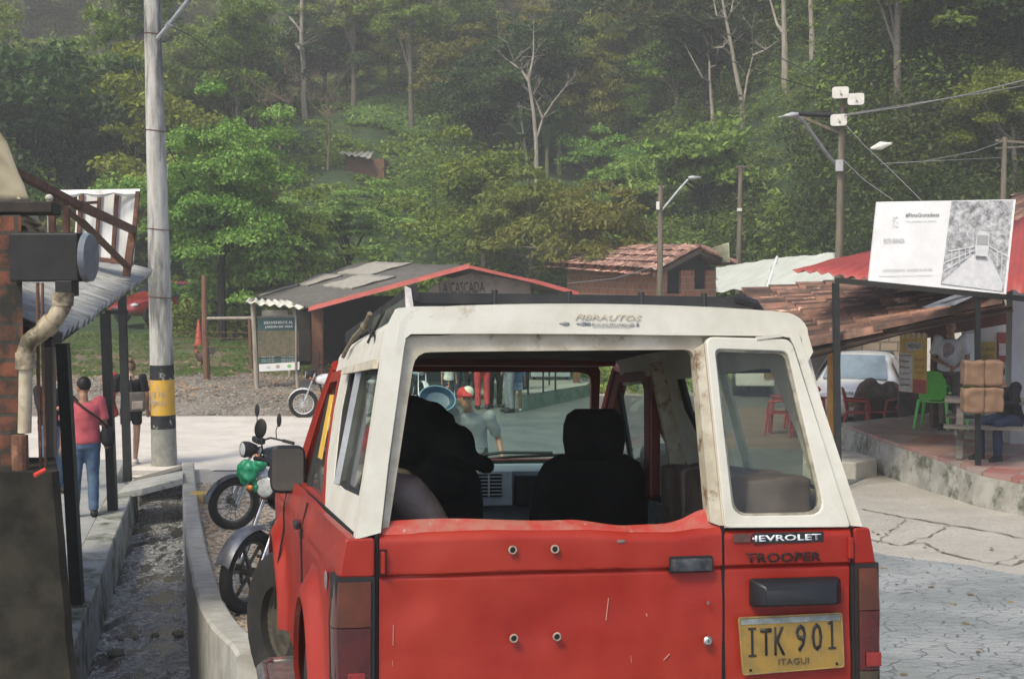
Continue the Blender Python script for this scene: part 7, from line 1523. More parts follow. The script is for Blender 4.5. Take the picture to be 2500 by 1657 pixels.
# ================================================================= MOTORBIKES
tyre = mk('motorbike_tyre', (.018, .018, .017), (.04, .036, .03), 9, .85); chrome = mk('chrome', (.6, .6, .6), (.4, .4, .4), 14, .2, metal=1); eng = mk('engine_grey', (.10, .10, .10), (.04, .04, .04), 14, .5, metal=.4)
def motorbike(M, label, paint, guard, steer=.0, lean=0, rimc=None, grp='parked motorbikes', spokes=1):
    root = thing('motorbike', label, 'motorbike', M @ Matrix.Rotation(lean, 4, 'Y'), grp); rimm = rimc or mk('alloy_dark', (.12, .11, .09), (.05, .045, .04), 12, .5, metal=.5)
    ST = Matrix.Translation((0, .45, 0)) @ Matrix.Rotation(steer, 4, 'Z') @ Matrix.Translation((0, -.45, 0))
    def wheel(y, T):
        mb = MB(); mb.torus((0, y, .30), (1, 0, 0), .255, .047, 44, 10); mb.xf(T); w_ = mb.build('wheel', tyre, root, smooth=True)
        mb = MB(); mb.torus((0, y, .30), (1, 0, 0), .212, .016, 44, 8, sq=1.6); mb.xf(T); mb.build('rim', rimm, w_, smooth=True)
        mb = MB(); mb.cyl((-.05, y, .30), (.05, y, .30), .035, 14); n = 18 if spokes else 6
        for k in range(n): t = 2 * PI * k / n; mb.tube([(.02 * (-1) ** k, y, .30), (0, y + .21 * math.cos(t), .30 + .21 * math.sin(t))], .003 if spokes else .014, 5)
        mb.xf(T); mb.build('spokes', rimm, w_)
        mb = MB(); mb.cyl((.045, y, .30), (.05, y, .30), .10, 22); mb.xf(T); mb.build('brake_disc', chrome, w_)
    wheel(.66, ST); wheel(-.60, Matrix.Identity(4))
    for s in (-1, 1):
        mb = MB(); mb.tube([(s * .085, .66, .30), (s * .085, .56, .56)], .026, 10); mb.tube([(s * .085, .57, .54), (s * .085, .42, .93)], .017, 10); mb.xf(ST); fk = mb.build('fork_leg', chrome, root, smooth=True)
        mb = MB(); mb.cyl((s * .085, .475, .79), (s * .085, .465, .815), .024, 10); mb.xf(ST); mb.build('red_ring', mk('red_ring', (.5, .03, .02)), fk)
        mb = MB(); mb.tube([(s * .03, .40, 1.0), (s * .18, .36, 1.06), (s * .30, .26, 1.05), (s * .40, .19, 1.04)], .011, 8); mb.xf(ST); hb_ = mb.build('handlebar', chrome if False else blk, root, smooth=True)
        mb = MB(); mb.cyl((s * .29, .265, 1.05), (s * .41, .185, 1.04), .018, 10); mb.xf(ST); mb.build('grip', blk, hb_)
        mb = MB(); mb.tube([(s * .24, .32, 1.07), (s * .26, .34, 1.16), (s * .29, .33, 1.24)], .006, 6); mb.ell((s * .30, .33, 1.28), (.055, .016, .075), 16, 10); mb.xf(ST); mb.build('mirror', blk, root, smooth='full')
        mb = MB(); mb.tube([(s * .08, .50, .86), (s * .17, .50, .86)], .007, 6); mb.ell((s * .19, .51, .86), (.03, .022, .022), 10, 8); mb.xf(ST); mb.build('indicator', mk('orange_lens', (.5, .16, .02), rough=.2), root, smooth='full')
        mb = MB(); mb.cyl((s * .10, -.05, .30), (s * .24, -.05, .30), .014, 8); mb.build('foot_peg', blk, root)
        mb = MB(); mb.tube([(s * .11, -.60, .32), (s * .13, -.42, .66)], .018, 8); mb.build('shock_absorber', chrome, root)
    mb = MB(); P = []
    for k in range(13): t = -.35 + 1.75 * k / 12; P.append([Vector((x * .06, .66 - .33 * math.sin(t) * -1 * -1 if False else .66 + .325 * math.cos(t + .55), .30 + .325 * math.sin(t + .55) - .02 * x * x)) for x in (-1, -.5, 0, .5, 1)])
    mb.sheet(P, (0, 0, .006)); mb.xf(ST); mb.build('front_mudguard', guard, root, smooth=True)
    mb = MB(); mb.tube([(0, .44, .90), (0, .52, .90), (0, .58, .90), (0, .605, .90)], [.05, .085, .092, .085], 22); mb.xf(ST); hl = mb.build('headlight', blk, root, smooth=True)
    mb = MB(); mb.ell((0, .60, .90), (.078, .018, .078), 20, 8); mb.xf(ST); mb.build('lens', mk('lamp_glass', (.5, .52, .52), (.35, .36, .36), 20, .1), hl, smooth='full')
    mb = MB(); mb.box((0, .42, 1.0), (.18, .10, .07)); mb.xf(ST); mb.build('instrument_cluster', blk, root, bevel=.02)
    mb = MB(); mb.ell((0, .16, .80), (.13, .27, .12), 20, 12); mb.ell((0, .28, .80), (.12, .15, .10), 16, 10); blobby(mb, .02, 'tank', paint, root, 3)
    mb = MB(); mb.ell((0, -.28, .76), (.12, .26, .055), 18, 10); mb.ell((0, -.50, .79), (.10, .18, .05), 16, 8); blobby(mb, .018, 'seat', blk, root, 3)
    mb = MB(); mb.ell((0, -.72, .74), (.07, .12, .05), 14, 8); mb.ell((-.09, -.45, .66), (.03, .22, .07), 14, 8); mb.ell((.09, -.45, .66), (.03, .22, .07), 14, 8); blobby(mb, .016, 'tail_fairing', paint, root, 3)
    mb = MB(); mb.ell((0, -.83, .73), (.05, .025, .03), 12, 8); mb.build('tail_light', mk('red_lens', (0, 0, 0)), root, smooth='full')
    mb = MB(); mb.box((0, .08, .40), (.22, .30, .22)); mb.tube([(0, .14, .48), (0, .22, .62)], .075, 14)
    for k in range(6): mb.box((0, .15 + .012 * k, .50 + .022 * k), (.18, .16, .006))
    mb.cyl((-.15, .05, .38), (.15, .05, .38), .09, 18); mb.build('engine', eng, root, bevel=.006)
    mb = MB(); mb.tube([(0, .40, .92), (0, .30, .60), (0, .22, .30), (0, -.15, .27)], .022, 8); mb.tube([(0, .38, .86), (0, -.2, .68), (0, -.72, .72)], .022, 8); mb.tube([(-.07, -.60, .30), (-.07, -.1, .32)], .02, 8); mb.tube([(.07, -.60, .30), (.07, -.1, .32)], .02, 8); mb.build('frame', blk, root, smooth=True)
    mb = MB(); mb.tube([(.08, .25, .45), (.10, .27, .26), (.12, .0, .22), (.14, -.35, .26), (.15, -.80, .36)], [.018, .02, .02, .035, .04], 10); mb.build('exhaust', chrome, root, smooth=True)
    mb = MB(); mb.tube([(-.08, -.05, .28), (-.22, -.02, .02)], .010, 6); mb.build('side_stand', blk, root)
    mb = MB(); P = [];
    for k in range(9): t = .4 + 1.5 * k / 8; P.append([Vector((x * .07, -.60 - .34 * math.cos(t + .4) * -1 if False else -.60 - .34 * math.cos(t), .30 + .34 * math.sin(t) - .02 * x * x)) for x in (-1, 0, 1)])
    mb.sheet(P, (0, 0, .006)); mb.build('rear_mudguard', blk, root, smooth=True)
    return root
def bikeM(fx, fy, dx, dy, z=None):
    d = Vector((dx, dy, 0)).normalized(); o = Vector((fx, fy, 0)) - d * .66; z1 = gz(o.x, o.y) if z is None else z
    # pitch with the slope
    zf, zr = gz(fx, fy), gz(o.x - d.x * .6, o.y - d.y * .6); pitch = math.atan2(zf - zr, 1.26) if z is None else 0
    return TR(o.x, o.y, (zf + zr) / 2 if z is None else z, face(dx, dy)) @ Matrix.Rotation(pitch, 4, 'X')
blackp = mk('black_bike_paint', (.02, .02, .022), (.04, .04, .04), 8, .25, coat=.5); silverg = mk('silver_guard', (.20, .21, .23), (.12, .12, .13), 9, .35, metal=.4)
b1 = motorbike(bikeM(-1.86, 9.95, -.16, -.98), 'black motorbike with muddy front wheel, chrome forks and a green bag on its handlebar', blackp, silverg, steer=-.28, lean=-.13, spokes=0)
b2 = motorbike(bikeM(-3.08, 15.6, -.74, -.67), 'black motorbike with wire wheel and raised mirror, behind the one with the green bag', blackp, blackp, steer=-.15, lean=-.10)
wht = mk('white_bike_paint', (.62, .63, .62), (.5, .5, .5), 8, .3, coat=.4)
q = onz(741, 1018, .02); motorbike(bikeM(q.x, q.y, -1, -.12), 'white motorbike with wire wheels on the gravel, half hidden by the red car', wht, wht, rimc=mk('pale_rim', (.55, .55, .52), None, rough=.4), lean=-.08)
q = onz(1000, 1000, .02); motorbike(TR(q.x, q.y + .9, .0, face(.35, -.93)), 'white and blue motorbike seen through the car window, nearest the child', mk('blue_white_paint', (.30, .42, .50), (.55, .6, .62), 4, .3, coat=.4), wht, lean=-.1)
q = onz(955, 1000, .02); motorbike(TR(q.x, q.y + 1.3, .0, face(.25, -.96)), 'dark blue motorbike parked in the hut shade, left of the white and blue one', mk('navy_paint', (.02, .04, .09), (.05, .07, .12), 6, .3, coat=.4), blackp, lean=-.1)
# green plastic bag on the handlebar
c = at(604, 1150, 9.75); mb = MB(); mb.ell(c, (.075, .06, .085), 14, 10); mb.ell(c + Vector((.07, .0, .035)), (.075, .04, .04), 12, 8, Matrix.Rotation(-.3, 3, 'Y')); mb.ell(c + Vector((-.01, 0, -.07)), (.04, .03, .03), 10, 8); mb.ell(c + Vector((.055, 0, -.10)), (.02, .02, .05), 8, 6)
o = blobby(mb, .011, 'plastic_bag', mk('green_bag', (.02, .34, .16), (.015, .24, .11), 14, .35, transl=.2), None, 2, disp=.022, dscale=24); tag(o, 'crumpled green plastic bag tied on the handlebar of the nearest motorbike', 'bag')
c = at(636, 1158, 9.8); mb = MB(); mb.ell(c, (.05, .03, .03), 12, 8); mb.ell(c + Vector((.03, 0, .02)), (.03, .02, .03), 8, 6); o = blobby(mb, .009, 'white_rag', mk('white_rag', (.6, .62, .64), (.45, .46, .48), 20, .8), None, 2, disp=.02, dscale=30); tag(o, 'small white rag beside the green bag on the nearest motorbike', 'rag')
# painted kerb block seen behind the near motorbikes
p = onz(495, 1218, .15); mb = MB(); mb.box((p.x, p.y, gz(p.x, p.y) + .07), (.30, .25, .15)); kb = mb.build('kerb_block', mk('yellow_block', (.50, .33, .05), (.4, .3, .12), 8, .8), bevel=.02); tag(kb, 'yellow and grey painted kerb block lying beyond the canal wall', 'block')
mb = MB(); mb.box((p.x + .09, p.y - .003, gz(p.x, p.y) + .07), (.14, .252, .142)); mb.build('grey_stripe', mk('grey_block', (.14, .15, .16)), kb, bevel=.02)
# ================================================================= CARS
def car_body(M, label, paint, extra='hatch'):
    root = thing('parked_car', label, 'car', M)
    # stations along y: (y, half width, sill z, belt z, roof half width, roof z)
    St = [(-2.05, .70, .42, .72, .66, .73), (-1.95, .80, .32, .88, .72, .90), (-1.55, .84, .26, .93, .70, .97), (-1.25, .85, .24, .93, .58, 1.30 if extra == 'hatch' else 1.10), (-.85, .85, .22, .93, .57, 1.44), (-.2, .85, .22, .92, .58, 1.48), (.35, .85, .22, .91, .57, 1.44), (1.0, .84, .22, .90, .66, 1.02), (1.25, .83, .24, .88, .72, .93), (1.7, .80, .28, .80, .70, .84), (1.95, .72, .34, .66, .60, .68), (2.03, .60, .42, .58, .5, .58)]
    if extra == 'hatch': St[0] = (-1.92, .74, .36, .85, .62, .95); St[1] = (-1.86, .80, .30, .92, .60, 1.12); St[2] = (-1.70, .83, .26, .94, .56, 1.36)
    rings = []
    for y, hw, zs, zb, rw, zr in St:
        rings.append([Vector(p) for p in ((-hw * .9, y, zs), (-hw, y, zs + .12), (-hw * 1.01, y, (zs + zb) / 2), (-hw * .96, y, zb), (-rw, y, zr - .05), (-rw * .75, y, zr), (0, y, zr + .02), (rw * .75, y, zr), (rw, y, zr - .05), (hw * .96, y, zb), (hw * 1.01, y, (zs + zb) / 2), (hw, y, zs + .12), (hw * .9, y, zs))])
    mb = MB(); mb.loft(rings); b_ = mb.build('body', paint, root, smooth=True); m_ = b_.modifiers.new('s', 'SUBSURF'); m_.levels = 1; m_.render_levels = 2
    gl = mk('car_window_dark', (.03, .04, .045), (.06, .08, .09), 2, .06, spec=.8)
    for s in (-1, 1):
        for ya, yb in (((-1.15, -.25), (-.17, .80)) if extra != 'hatch' else ((-1.35, -.30), (-.22, .80))):
            mb = MB(); z0, z1 = .95, 1.37; mb.prism([Vector((s * .835, ya, z0)), Vector((s * .835, yb, z0)), Vector((s * .60, min(yb, .33), z1)), Vector((s * .60, max(ya, -.92), z1))], (s * .014, 0, .004)); mb.build('side_window', gl, root)
        for y in (1.28, -1.30):
            mb = MB(); mb.torus((s * .76, y, .30), (1, 0, 0), .23, .075, 32, 10, sq=1.2); w_ = mb.build('wheel', tyre, root, smooth=True); mb = MB(); mb.cyl((s * .78, y, .30), (s * .845, y, .30), .17, 20); mb.build('hubcap', chrome, w_, smooth=True)
            mb = MB(); mb.torus((s * .835, y, .31), (1, 0, 0), .315, .018, 28, 6); mb.build('wheel_arch', blk, root)
        mb = MB(); mb.ell((s * .62, 1.83, .66), (.15, .12, .075), 16, 10, Matrix.Rotation(-s * .5, 3, 'Z')); mb.build('headlight', mk('lamp_glass', (0, 0, 0)), root, smooth='full')
        mb = MB(); mb.ell((s * .68, -1.96 if extra != 'hatch' else -1.86, .82), (.12, .06, .09), 14, 8); mb.build('tail_light', mk('red_tail', (.45, .02, .02), rough=.25), root, smooth='full')
        mb = MB(); mb.ell((s * .90, .72, .98), (.09, .06, .06), 12, 8); mb.build('wing_mirror', paint, root, smooth='full')
    fr_ = [(-.60, 1.02, .965), (.60, 1.02, .965), (.50, .42, 1.42), (-.50, .42, 1.42)]
    mb = MB(); mb.prism([Vector(p) for p in fr_], (0, .025, .03)); mb.build('windscreen', gl, root)
    rw_ = [(-.60, -1.50, 1.0), (.60, -1.50, 1.0), (.50, -.93, 1.415), (-.50, -.93, 1.415)] if extra != 'hatch' else [(-.54, -1.86, 1.0), (.54, -1.86, 1.0), (.46, -1.60, 1.36), (-.46, -1.60, 1.36)]
    mb = MB(); mb.prism([Vector(p) for p in rw_], (0, -.03, .03)); mb.build('rear_window', mk('sky_lit_glass', (.20, .26, .30), (.14, .18, .2), 2, .05, spec=.8), root)  # sky reflection put into the pane's colour, paler than the side windows
    mb = MB(); mb.box((0, 2.0, .50), (.9, .05, .12)); mb.build('grille', blk, root, bevel=.02)
    return root
cred = mk('red_car_paint', (.24, .018, .018), (.19, .014, .014), 3, .25, coat=.6)
q = at(385, 775, 46); car_body(TR(q.x - .1, 47.6, q.z - .22, face(-.62, -.78), .94), 'red hatchback parked beyond the grass, its headlight showing left of the concrete pole', cred)
q = at(2120, 985, 27.5)
tx = car_body(TR(q.x + .15, 28.4, -.05, face(.36, .93)), 'white taxi saloon with green lettering parked beside the terrace', mk('white_car_paint', (.66, .67, .65), (.6, .6, .58), 3, .25, coat=.6), 'saloon')
text('lettering', 'ESPECIALES', .55, .07, frameM((-.1, -2.04, .79), (1, 0, 0), (0, 0, 1)), mk('green_letters', (.08, .25, .14)), tx)
mb = MB(); mb.box((.12, -2.07, .60), (.36, .03, .14)); np_ = mb.build('number_plate', mk('yellow_plate', (0, 0, 0)), tx); text('plate_lettering', 'SZK 472', .30, .09, frameM((.12, -2.087, .60), (1, 0, 0), (0, 0, 1)), mbk, np_)
# another white vehicle glimpsed through the small window
q = at(1900, 930, 33); vn = thing('parked_van', 'white van front glimpsed through the small rear window of the red car', 'van', TR(q.x, 34.5, 0, face(-.1, -.99)))
mb = MB(); mb.loft([[Vector((x, y, z)) for x, z in ((-.85, .35), (-.88, 1.1), (-.78, zt), (.78, zt), (.88, 1.1), (.85, .35))] for y, zt in ((-2.2, 1.95), (.9, 1.95), (1.5, 1.35), (1.9, 1.1), (2.0, .9))]); mb.build('body', mk('white_car_paint', (0, 0, 0)), vn, smooth=True, bevel=.03)
mb = MB(); mb.prism([(-.70, 1.02, 1.86), (.70, 1.02, 1.86), (.78, 1.50, 1.38), (-.78, 1.50, 1.38)], (0, .03, .03)); mb.build('windscreen', mk('car_window_dark', (0, 0, 0)), vn)
for s in (-1, 1):
    mb = MB(); mb.ell((s * .62, 1.97, .80), (.16, .06, .09), 14, 8); mb.build('headlight', mk('lamp_glass', (0, 0, 0)), vn, smooth='full')
    mb = MB(); mb.cyl((s * .70, 1.3, .33), (s * .88, 1.3, .33), .33, 24); mb.build('wheel', tyre, vn, smooth=True)
mb = MB(); mb.box((0, 2.03, .62), (.45, .02, .16)); np_ = mb.build('number_plate', mk('yellow_plate', (0, 0, 0)), vn)
# ================================================================= TREES AND UNDERGROWTH
def leafmat(name, c1, c2, c3=None, isl=.35, objr=.22, sc_=.35):
    return mk(name, c1, c2, sc_, .55, island=isl, objr=objr, transl=.42, lo=.42, hi=.58, c3=c3, s3=.9, lo3=.62, hi3=.72, spec=.35)
def quads(name, V, m):               # V: (n, 4, 3) leaf corners
    n = len(V); me = bpy.data.meshes.new(name); me.vertices.add(n * 4); me.vertices.foreach_set('co', V.reshape(-1).astype(np.float32)); me.loops.add(n * 4); me.loops.foreach_set('vertex_index', np.arange(n * 4, dtype=np.int32)); me.polygons.add(n); me.polygons.foreach_set('loop_start', np.arange(0, n * 4, 4, dtype=np.int32)); me.update(calc_edges=True); me.materials.append(m); return me
def leaves(rg, C, out, L, W, up=.6, rnd=.7, droop=0.0):
    n = len(C); nr = out * .5 + np.array([0, 0, up]) + rg.normal(size=(n, 3)) * rnd; nr /= np.linalg.norm(nr, axis=1)[:, None]
    d = rg.normal(size=(n, 3)) + out * .8; d[:, 2] -= droop; d -= nr * (d * nr).sum(1)[:, None]; d /= np.linalg.norm(d, axis=1)[:, None] + 1e-9
    t = np.cross(nr, d); l = (L * rg.uniform(.6, 1.3, n))[:, None] / 2; w = (W * rg.uniform(.6, 1.3, n))[:, None] / 2
    return np.stack([C - d * l, C + t * w - d * l * .1, C + d * l + nr * -.12 * l, C - t * w - d * l * .1], 1)
def crown_pts(rg, R, ncl, per, cr, fill=.5, flat=.7, low=-.45):
    dr = rg.normal(size=(ncl, 3)); dr /= np.linalg.norm(dr, axis=1)[:, None]; dr[:, 2] = np.where(dr[:, 2] < low, -dr[:, 2], dr[:, 2]); rad = rg.uniform(fill, 1, ncl)[:, None]; cc = dr * rad * np.array(R); cc *= (1 + .22 * rg.normal(size=(ncl, 1)))
    crs = cr * rg.uniform(.55, 1.35, ncl)
    o = rg.normal(size=(ncl, per, 3)); o /= np.linalg.norm(o, axis=2)[:, :, None]; o[:, :, 2] = np.where(o[:, :, 2] < -.2, -o[:, :, 2] * .6, o[:, :, 2]); rr = rg.uniform(.25, 1, (ncl, per, 1)) ** .5
    P = cc[:, None, :] + o * rr * crs[:, None, None] * np.array([1, 1, flat]); return P.reshape(-1, 3), o.reshape(-1, 3), cc
bark = mk('grey_bark', (.16, .14, .11), (.09, .08, .06), 8, .9, bump=.004); pbark = mk('pale_bark', (.34, .30, .24), (.22, .20, .16), 5, .85, c3=(.12, .10, .08), s3=6, stretch=(2, 2, .4)); dbark = mk('dark_bark', (.05, .04, .03), (.03, .025, .02), 8, .95)
def trunkmesh(rg, H, r, cc, cz, m, nl=7):
    mb = MB(); top = Vector((rg.uniform(-.2, .2), rg.uniform(-.2, .2), H)); P = [Vector((0, 0, -.6)), Vector((rg.uniform(-.1, .1), 0, H * .4)), top]; mb.tube(P, [r * 1.2, r * .9, r * .6], 8)
    for k in range(min(nl, len(cc))):
        c = Vector(cc[k]) + Vector((0, 0, cz)); s_ = P[1].lerp(top, rg.uniform(.2, 1)); mb.tube([s_, s_.lerp(c, .5) + Vector((0, 0, .1)), c], [r * .5, r * .3, r * .1], 6)
    return mb
def treekind(name, label, lm, bk, R, H, ncl, per, cr, L, W, seed, up=.6, droop=0, fill=.5, flat=.7, r=.14, rnd=.7, low=-.45):
    rg = np.random.default_rng(seed); P, o, cc = crown_pts(rg, R, ncl, per, cr, fill, flat, low); P = P + np.array([0, 0, H]); me = quads('crown', leaves(rg, P, o, L, W, up, rnd, droop), lm)
    root = thing(name, label, 'tree', Matrix.Identity(4)); c = bpy.data.objects.new('crown', me); COL.objects.link(c); c.parent = root
    tm = trunkmesh(rg, H * .95, r, cc, H, bk); t = tm.build('trunk', bk, root, smooth=True); return root
def place(root, x, y, rz, s, label=None, group=None, sz=None, first=False, z=None):
    M = TR(x, y, gz(x, y) if z is None else z, rz) @ Matrix.Diagonal((s, s, sz or s, 1))
    if first:
        root.matrix_basis = M
        if label: root['label'] = label
        if group: root['group'] = group
        return root
    c = copy_tree(root, M, label, group); 
    if not group and 'group' in c: del c['group']
    return c
l_mid = leafmat('leaf_mid', (0.132, 0.204, 0.024), (0.203, 0.275, 0.035)); l_dark = leafmat('leaf_dark', (0.034, 0.067, 0.012), (0.064, 0.107, 0.017)); l_bright = leafmat('leaf_bright', (0.160, 0.284, 0.043), (0.228, 0.347, 0.065), objr=.1)
l_olive = leafmat('leaf_olive', (0.228, 0.235, 0.039), (0.158, 0.191, 0.032), (0.365, 0.263, 0.049)); l_fern = leafmat('leaf_fern', (0.214, 0.359, 0.082), (0.305, 0.478, 0.115), objr=.1)
l_haze = leafmat('leaf_mist_pale', (0.192, 0.235, 0.047), (0.281, 0.289, 0.055)); l_brown = leafmat('leaf_brownish', (0.397, 0.228, 0.082), (0.259, 0.179, 0.058))  # l_haze: far leaves coloured brighter in place of paler mist
K = {}
K['mid'] = treekind('leafy_tree', 'x', l_mid, bark, (2.7, 2.7, 2.3), 3.0, 56, 260, .85, .19, .10, 1)
K['dark'] = treekind('leafy_tree', 'x', l_dark, dbark, (3.0, 3.0, 2.7), 3.1, 60, 270, .95, .20, .11, 2, fill=.4)
K['olive'] = treekind('leafy_tree', 'x', l_olive, bark, (2.5, 2.5, 2.3), 3.2, 44, 140, .75, .30, .10, 3, droop=.8)
K['tall'] = treekind('slender_tree', 'x', l_mid, bark, (1.9, 1.9, 3.4), 5.0, 46, 130, .7, .26, .12, 4)
K['bush'] = treekind('bushy_tree', 'x', l_bright, dbark, (2.1, 2.1, 1.3), 1.3, 40, 130, .7, .28, .15, 5, fill=.3)
K['soft'] = treekind('feathery_tree', 'x', l_haze, bark, (3.0, 3.0, 3.4), 4.0, 60, 130, 1.0, .42, .12, 6, droop=1.2, fill=.4)
# -- single trees that stand out
F1 = treekind('roadside_tree', 'large bright green roadside tree just right of the concrete pole', l_bright, dbark, (2.4, 2.1, 3.1), 4.0, 140, 270, .66, .145, .075, 21, droop=.5, fill=.35, r=.13, low=-.95)
p = gd(560, 800); p = Vector((at(535, 0, 43).x, 43, 0)); place(F1, p.x, p.y, 0, .98, first=True, sz=1.02)
def one(kind, u, Y, s, lb, sz=None, rz=0, dz=0):
    x = at(u, 0, Y).x; o = copy_tree(K[kind], TR(x, Y, gz(x, Y) + dz, rz) @ Matrix.Diagonal((s, s, sz or s, 1)), lb); return o
one('mid', 690, 45, .78, 'green tree crowding the right side of the roadside tree, left of the hut roof', rz=2); one('mid', 400, 62, .9, 'low green tree behind the concrete pole and the red cars', rz=3.3, dz=-1)
ft = treekind('feathery_tree', 'pale feathery tree with fern-like leaves above the left end of the hut roof', l_fern, dbark, (1.9, 1.8, 1.5), 3.2, 60, 170, .55, .20, .055, 31, up=1.0, rnd=.35, flat=.35, fill=.3, r=.09); x = at(850, 0, 48).x; place(ft, x, 48, 0, 1.05, first=True)
Y1 = gd(1120, 340).y; one('olive', 1120, Y1, 1.25 * Y1 / 92, 'yellowish olive tree standing clear above the others on the mid slope', rz=1)
one('dark', 60, 55, 1.5, 'tall dark tree at the left edge behind the tarpaulin', sz=1.6, rz=.5); one('dark', 215, 58, 1.3, 'dark round tree between the left edge tree and the concrete pole', sz=1.35, rz=2.5)
Y1 = gd(240, 215).y; one('tall', 240, Y1, 1.7 * Y1 / 92, 'tall light green tree rising over the dark trees at the upper left', rz=1.1); one('tall', 60, Y1, 1.6 * Y1 / 92, 'pale green tree in the top left corner', rz=2.1)
one('bush', 600, 44.6, .85, 'low bright bush filling the foot of the roadside tree', rz=1.5); one('bush', 520, 45.4, .7, 'small bright bush left of the roadside tree trunk', rz=4); one('olive', 1290, 52, .95, 'olive green tree directly above the right end of the red verge', rz=.4); one('olive', 1440, 49, .95, 'olive green tree hanging over the brick house roof', rz=3.4); one('mid', 1180, 55, 1.0, 'round green tree behind the hut ridge', rz=5)
one('bush', 1720, 58, 1.3, 'bright bush right behind the brick house', rz=1)
one('tall', 2420, 50, 1.2, 'tall vine covered tree at the upper right edge', sz=1.9, rz=2); one('dark', 2250, 52, 1.2, 'dark vine hung tree above the sign board', sz=1.9, rz=4); one('dark', 2080, 60, 1.3, 'dark tree just right of the floodlights', sz=1.7, rz=1.7)
one('mid', 2480, 44, .7, 'bright leafy tree behind the far right power pole', rz=.2)
# -- the wood on the hillside: each near tree an object
rgn = np.random.default_rng(77); cnt = {}; placed = []
GL = dict(mid='green leafy tree in the dense wood covering the hillside', dark='dark leafy tree in the dense wood covering the hillside', olive='olive leafy tree in the dense wood covering the hillside', tall='tall slender green tree in the dense wood covering the hillside', bush='low bright bushy tree in the undergrowth of the hillside', soft='soft feathery tree fading into mist high on the hillside')
def proj(x, y, z):
    d = Vector((x, y, z)) - CAM; D = d.dot(FW); return 1250 + F * d.x / D, 828.5 - F * d.dot(UP) / D
CLEAR = [(1560, 1960, 330, 470), (390, 480, 640, 800), (870, 1040, 235, 318), (1560, 1930, 335, 455), (1130, 1200, 0, 0), (1400, 1560, 0, 60)]
PROT = []
for a0, a1, b0, b1 in ((718, 770, 0, 290), (1240, 1390, 90, 535), (1750, 1900, 0, 305), (1880, 1935, 0, 245), (1960, 1995, 0, 138), (1690, 1750, 110, 330), (1225, 1400, 350, 430), (830, 940, 362, 425), (880, 1035, 240, 315), (1580, 1900, 340, 450)):
    PROT.append((a0, a1, b0, b1, gd((a0 + a1) / 2, b1, 30).y))
tries = 0
while len(placed) < 330 and tries < 30000:
    tries += 1
    y = 47 + (88 - 47) * rgn.random() ** .9 if len(placed) < 170 else 84 + 90 * rgn.random(); a = rgn.uniform(-.40, .40); x = a * y
    if a > .12: y2 = 46
    if a < .12 and y < 52: continue
    u, v = proj(x, y, gz(x, y))
    if any(c[0] < u < c[1] and c[2] < v < c[3] for c in CLEAR): continue
    ut, vt = proj(x, y, gz(x, y) + 6); du = 2.3 * F / y
    if any(u + du > c[0] and u - du < c[1] and vt < c[3] and v > c[2] for c in PROT if y < c[4]): continue
    if 1330 < u < 1800 and y < 54: continue
    if 800 < u < 960 and 60 > y > 0 and False: continue
    sp = 2.0 + (y - 45) * .018
    if any((x - b) ** 2 + (y - c) ** 2 < sp * sp for b, c in placed): continue
    # low growth on the open slope to the right of the middle
    k = rgn.random(); low = 1500 < u < 2020 and 300 < v < 560
    if low: kind = 'bush' if k < .85 else 'mid'; s_ = rgn.uniform(.5, .9)
    elif a > .2: kind = 'dark' if k < .55 else 'mid' if k < .8 else 'tall'; s_ = rgn.uniform(.8, 1.3)
    elif y > 105: kind = 'soft' if k < .7 else 'olive'; s_ = rgn.uniform(1.0, 1.5)
    else: kind = 'mid' if k < .3 else 'olive' if k < .6 else 'dark' if k < .74 else 'tall' if k < .84 else 'bush'; s_ = rgn.uniform(.65, 1.15)
    placed.append((x, y)); place(K[kind], x, y, rgn.uniform(0, 6.28), s_, GL[kind], kind_g(kind) if False else {'bush': 'bushy trees on the hillside', 'soft': 'feathery trees high on the hillside'}.get(kind, 'leafy trees of the hillside wood ' + kind), sz=s_ * rgn.uniform(.85, 1.25)); cnt[kind] = cnt.get(kind, 0) + 1
for k in K:                          # the prototypes themselves take a place in the wood too
    while True:
        y = rgn.uniform(80, 125); x = rgn.uniform(-.3, .3) * y
        if all((x - b) ** 2 + (y - c) ** 2 > 6 for b, c in placed): break
    placed.append((x, y)); place(K[k], x, y, 1.0, 1.0, GL[k], {'bush': 'bushy trees on the hillside', 'soft': 'feathery trees high on the hillside'}.get(k, 'leafy trees of the hillside wood ' + k), first=True)
# -- far wood: one mass
def mass(name, specs, m, seed):      # specs: (x, y, s, squash)
    rg = np.random.default_rng(seed); out = []
    for x, y, s_, L, W, ncl, per in specs:
        P, o, cc = crown_pts(rg, (2.8 * s_, 2.8 * s_, 3.0 * s_), ncl, per, .95 * s_, .5, .8); P = P + np.array([x, y, gz(x, y) + 3.6 * s_]); P = P[:len(P)]; out.append(leaves(rg, P, o, L, W, .6, .7, .6))
    me = quads(name, np.concatenate(out), m); ob = bpy.data.objects.new(name, me); COL.objects.link(ob); ob['kind'] = 'stuff'; return ob
sp_ = []
for k in range(380):
    y = 130 + 155 * rgn.random(); x = rgn.uniform(-.42, .28) * y; s_ = rgn.uniform(1.1, 2.0); sp_.append((x, y, s_, .55 + y * .002, .22, 26, 46))
mass('far_forest', sp_, l_haze, 5)
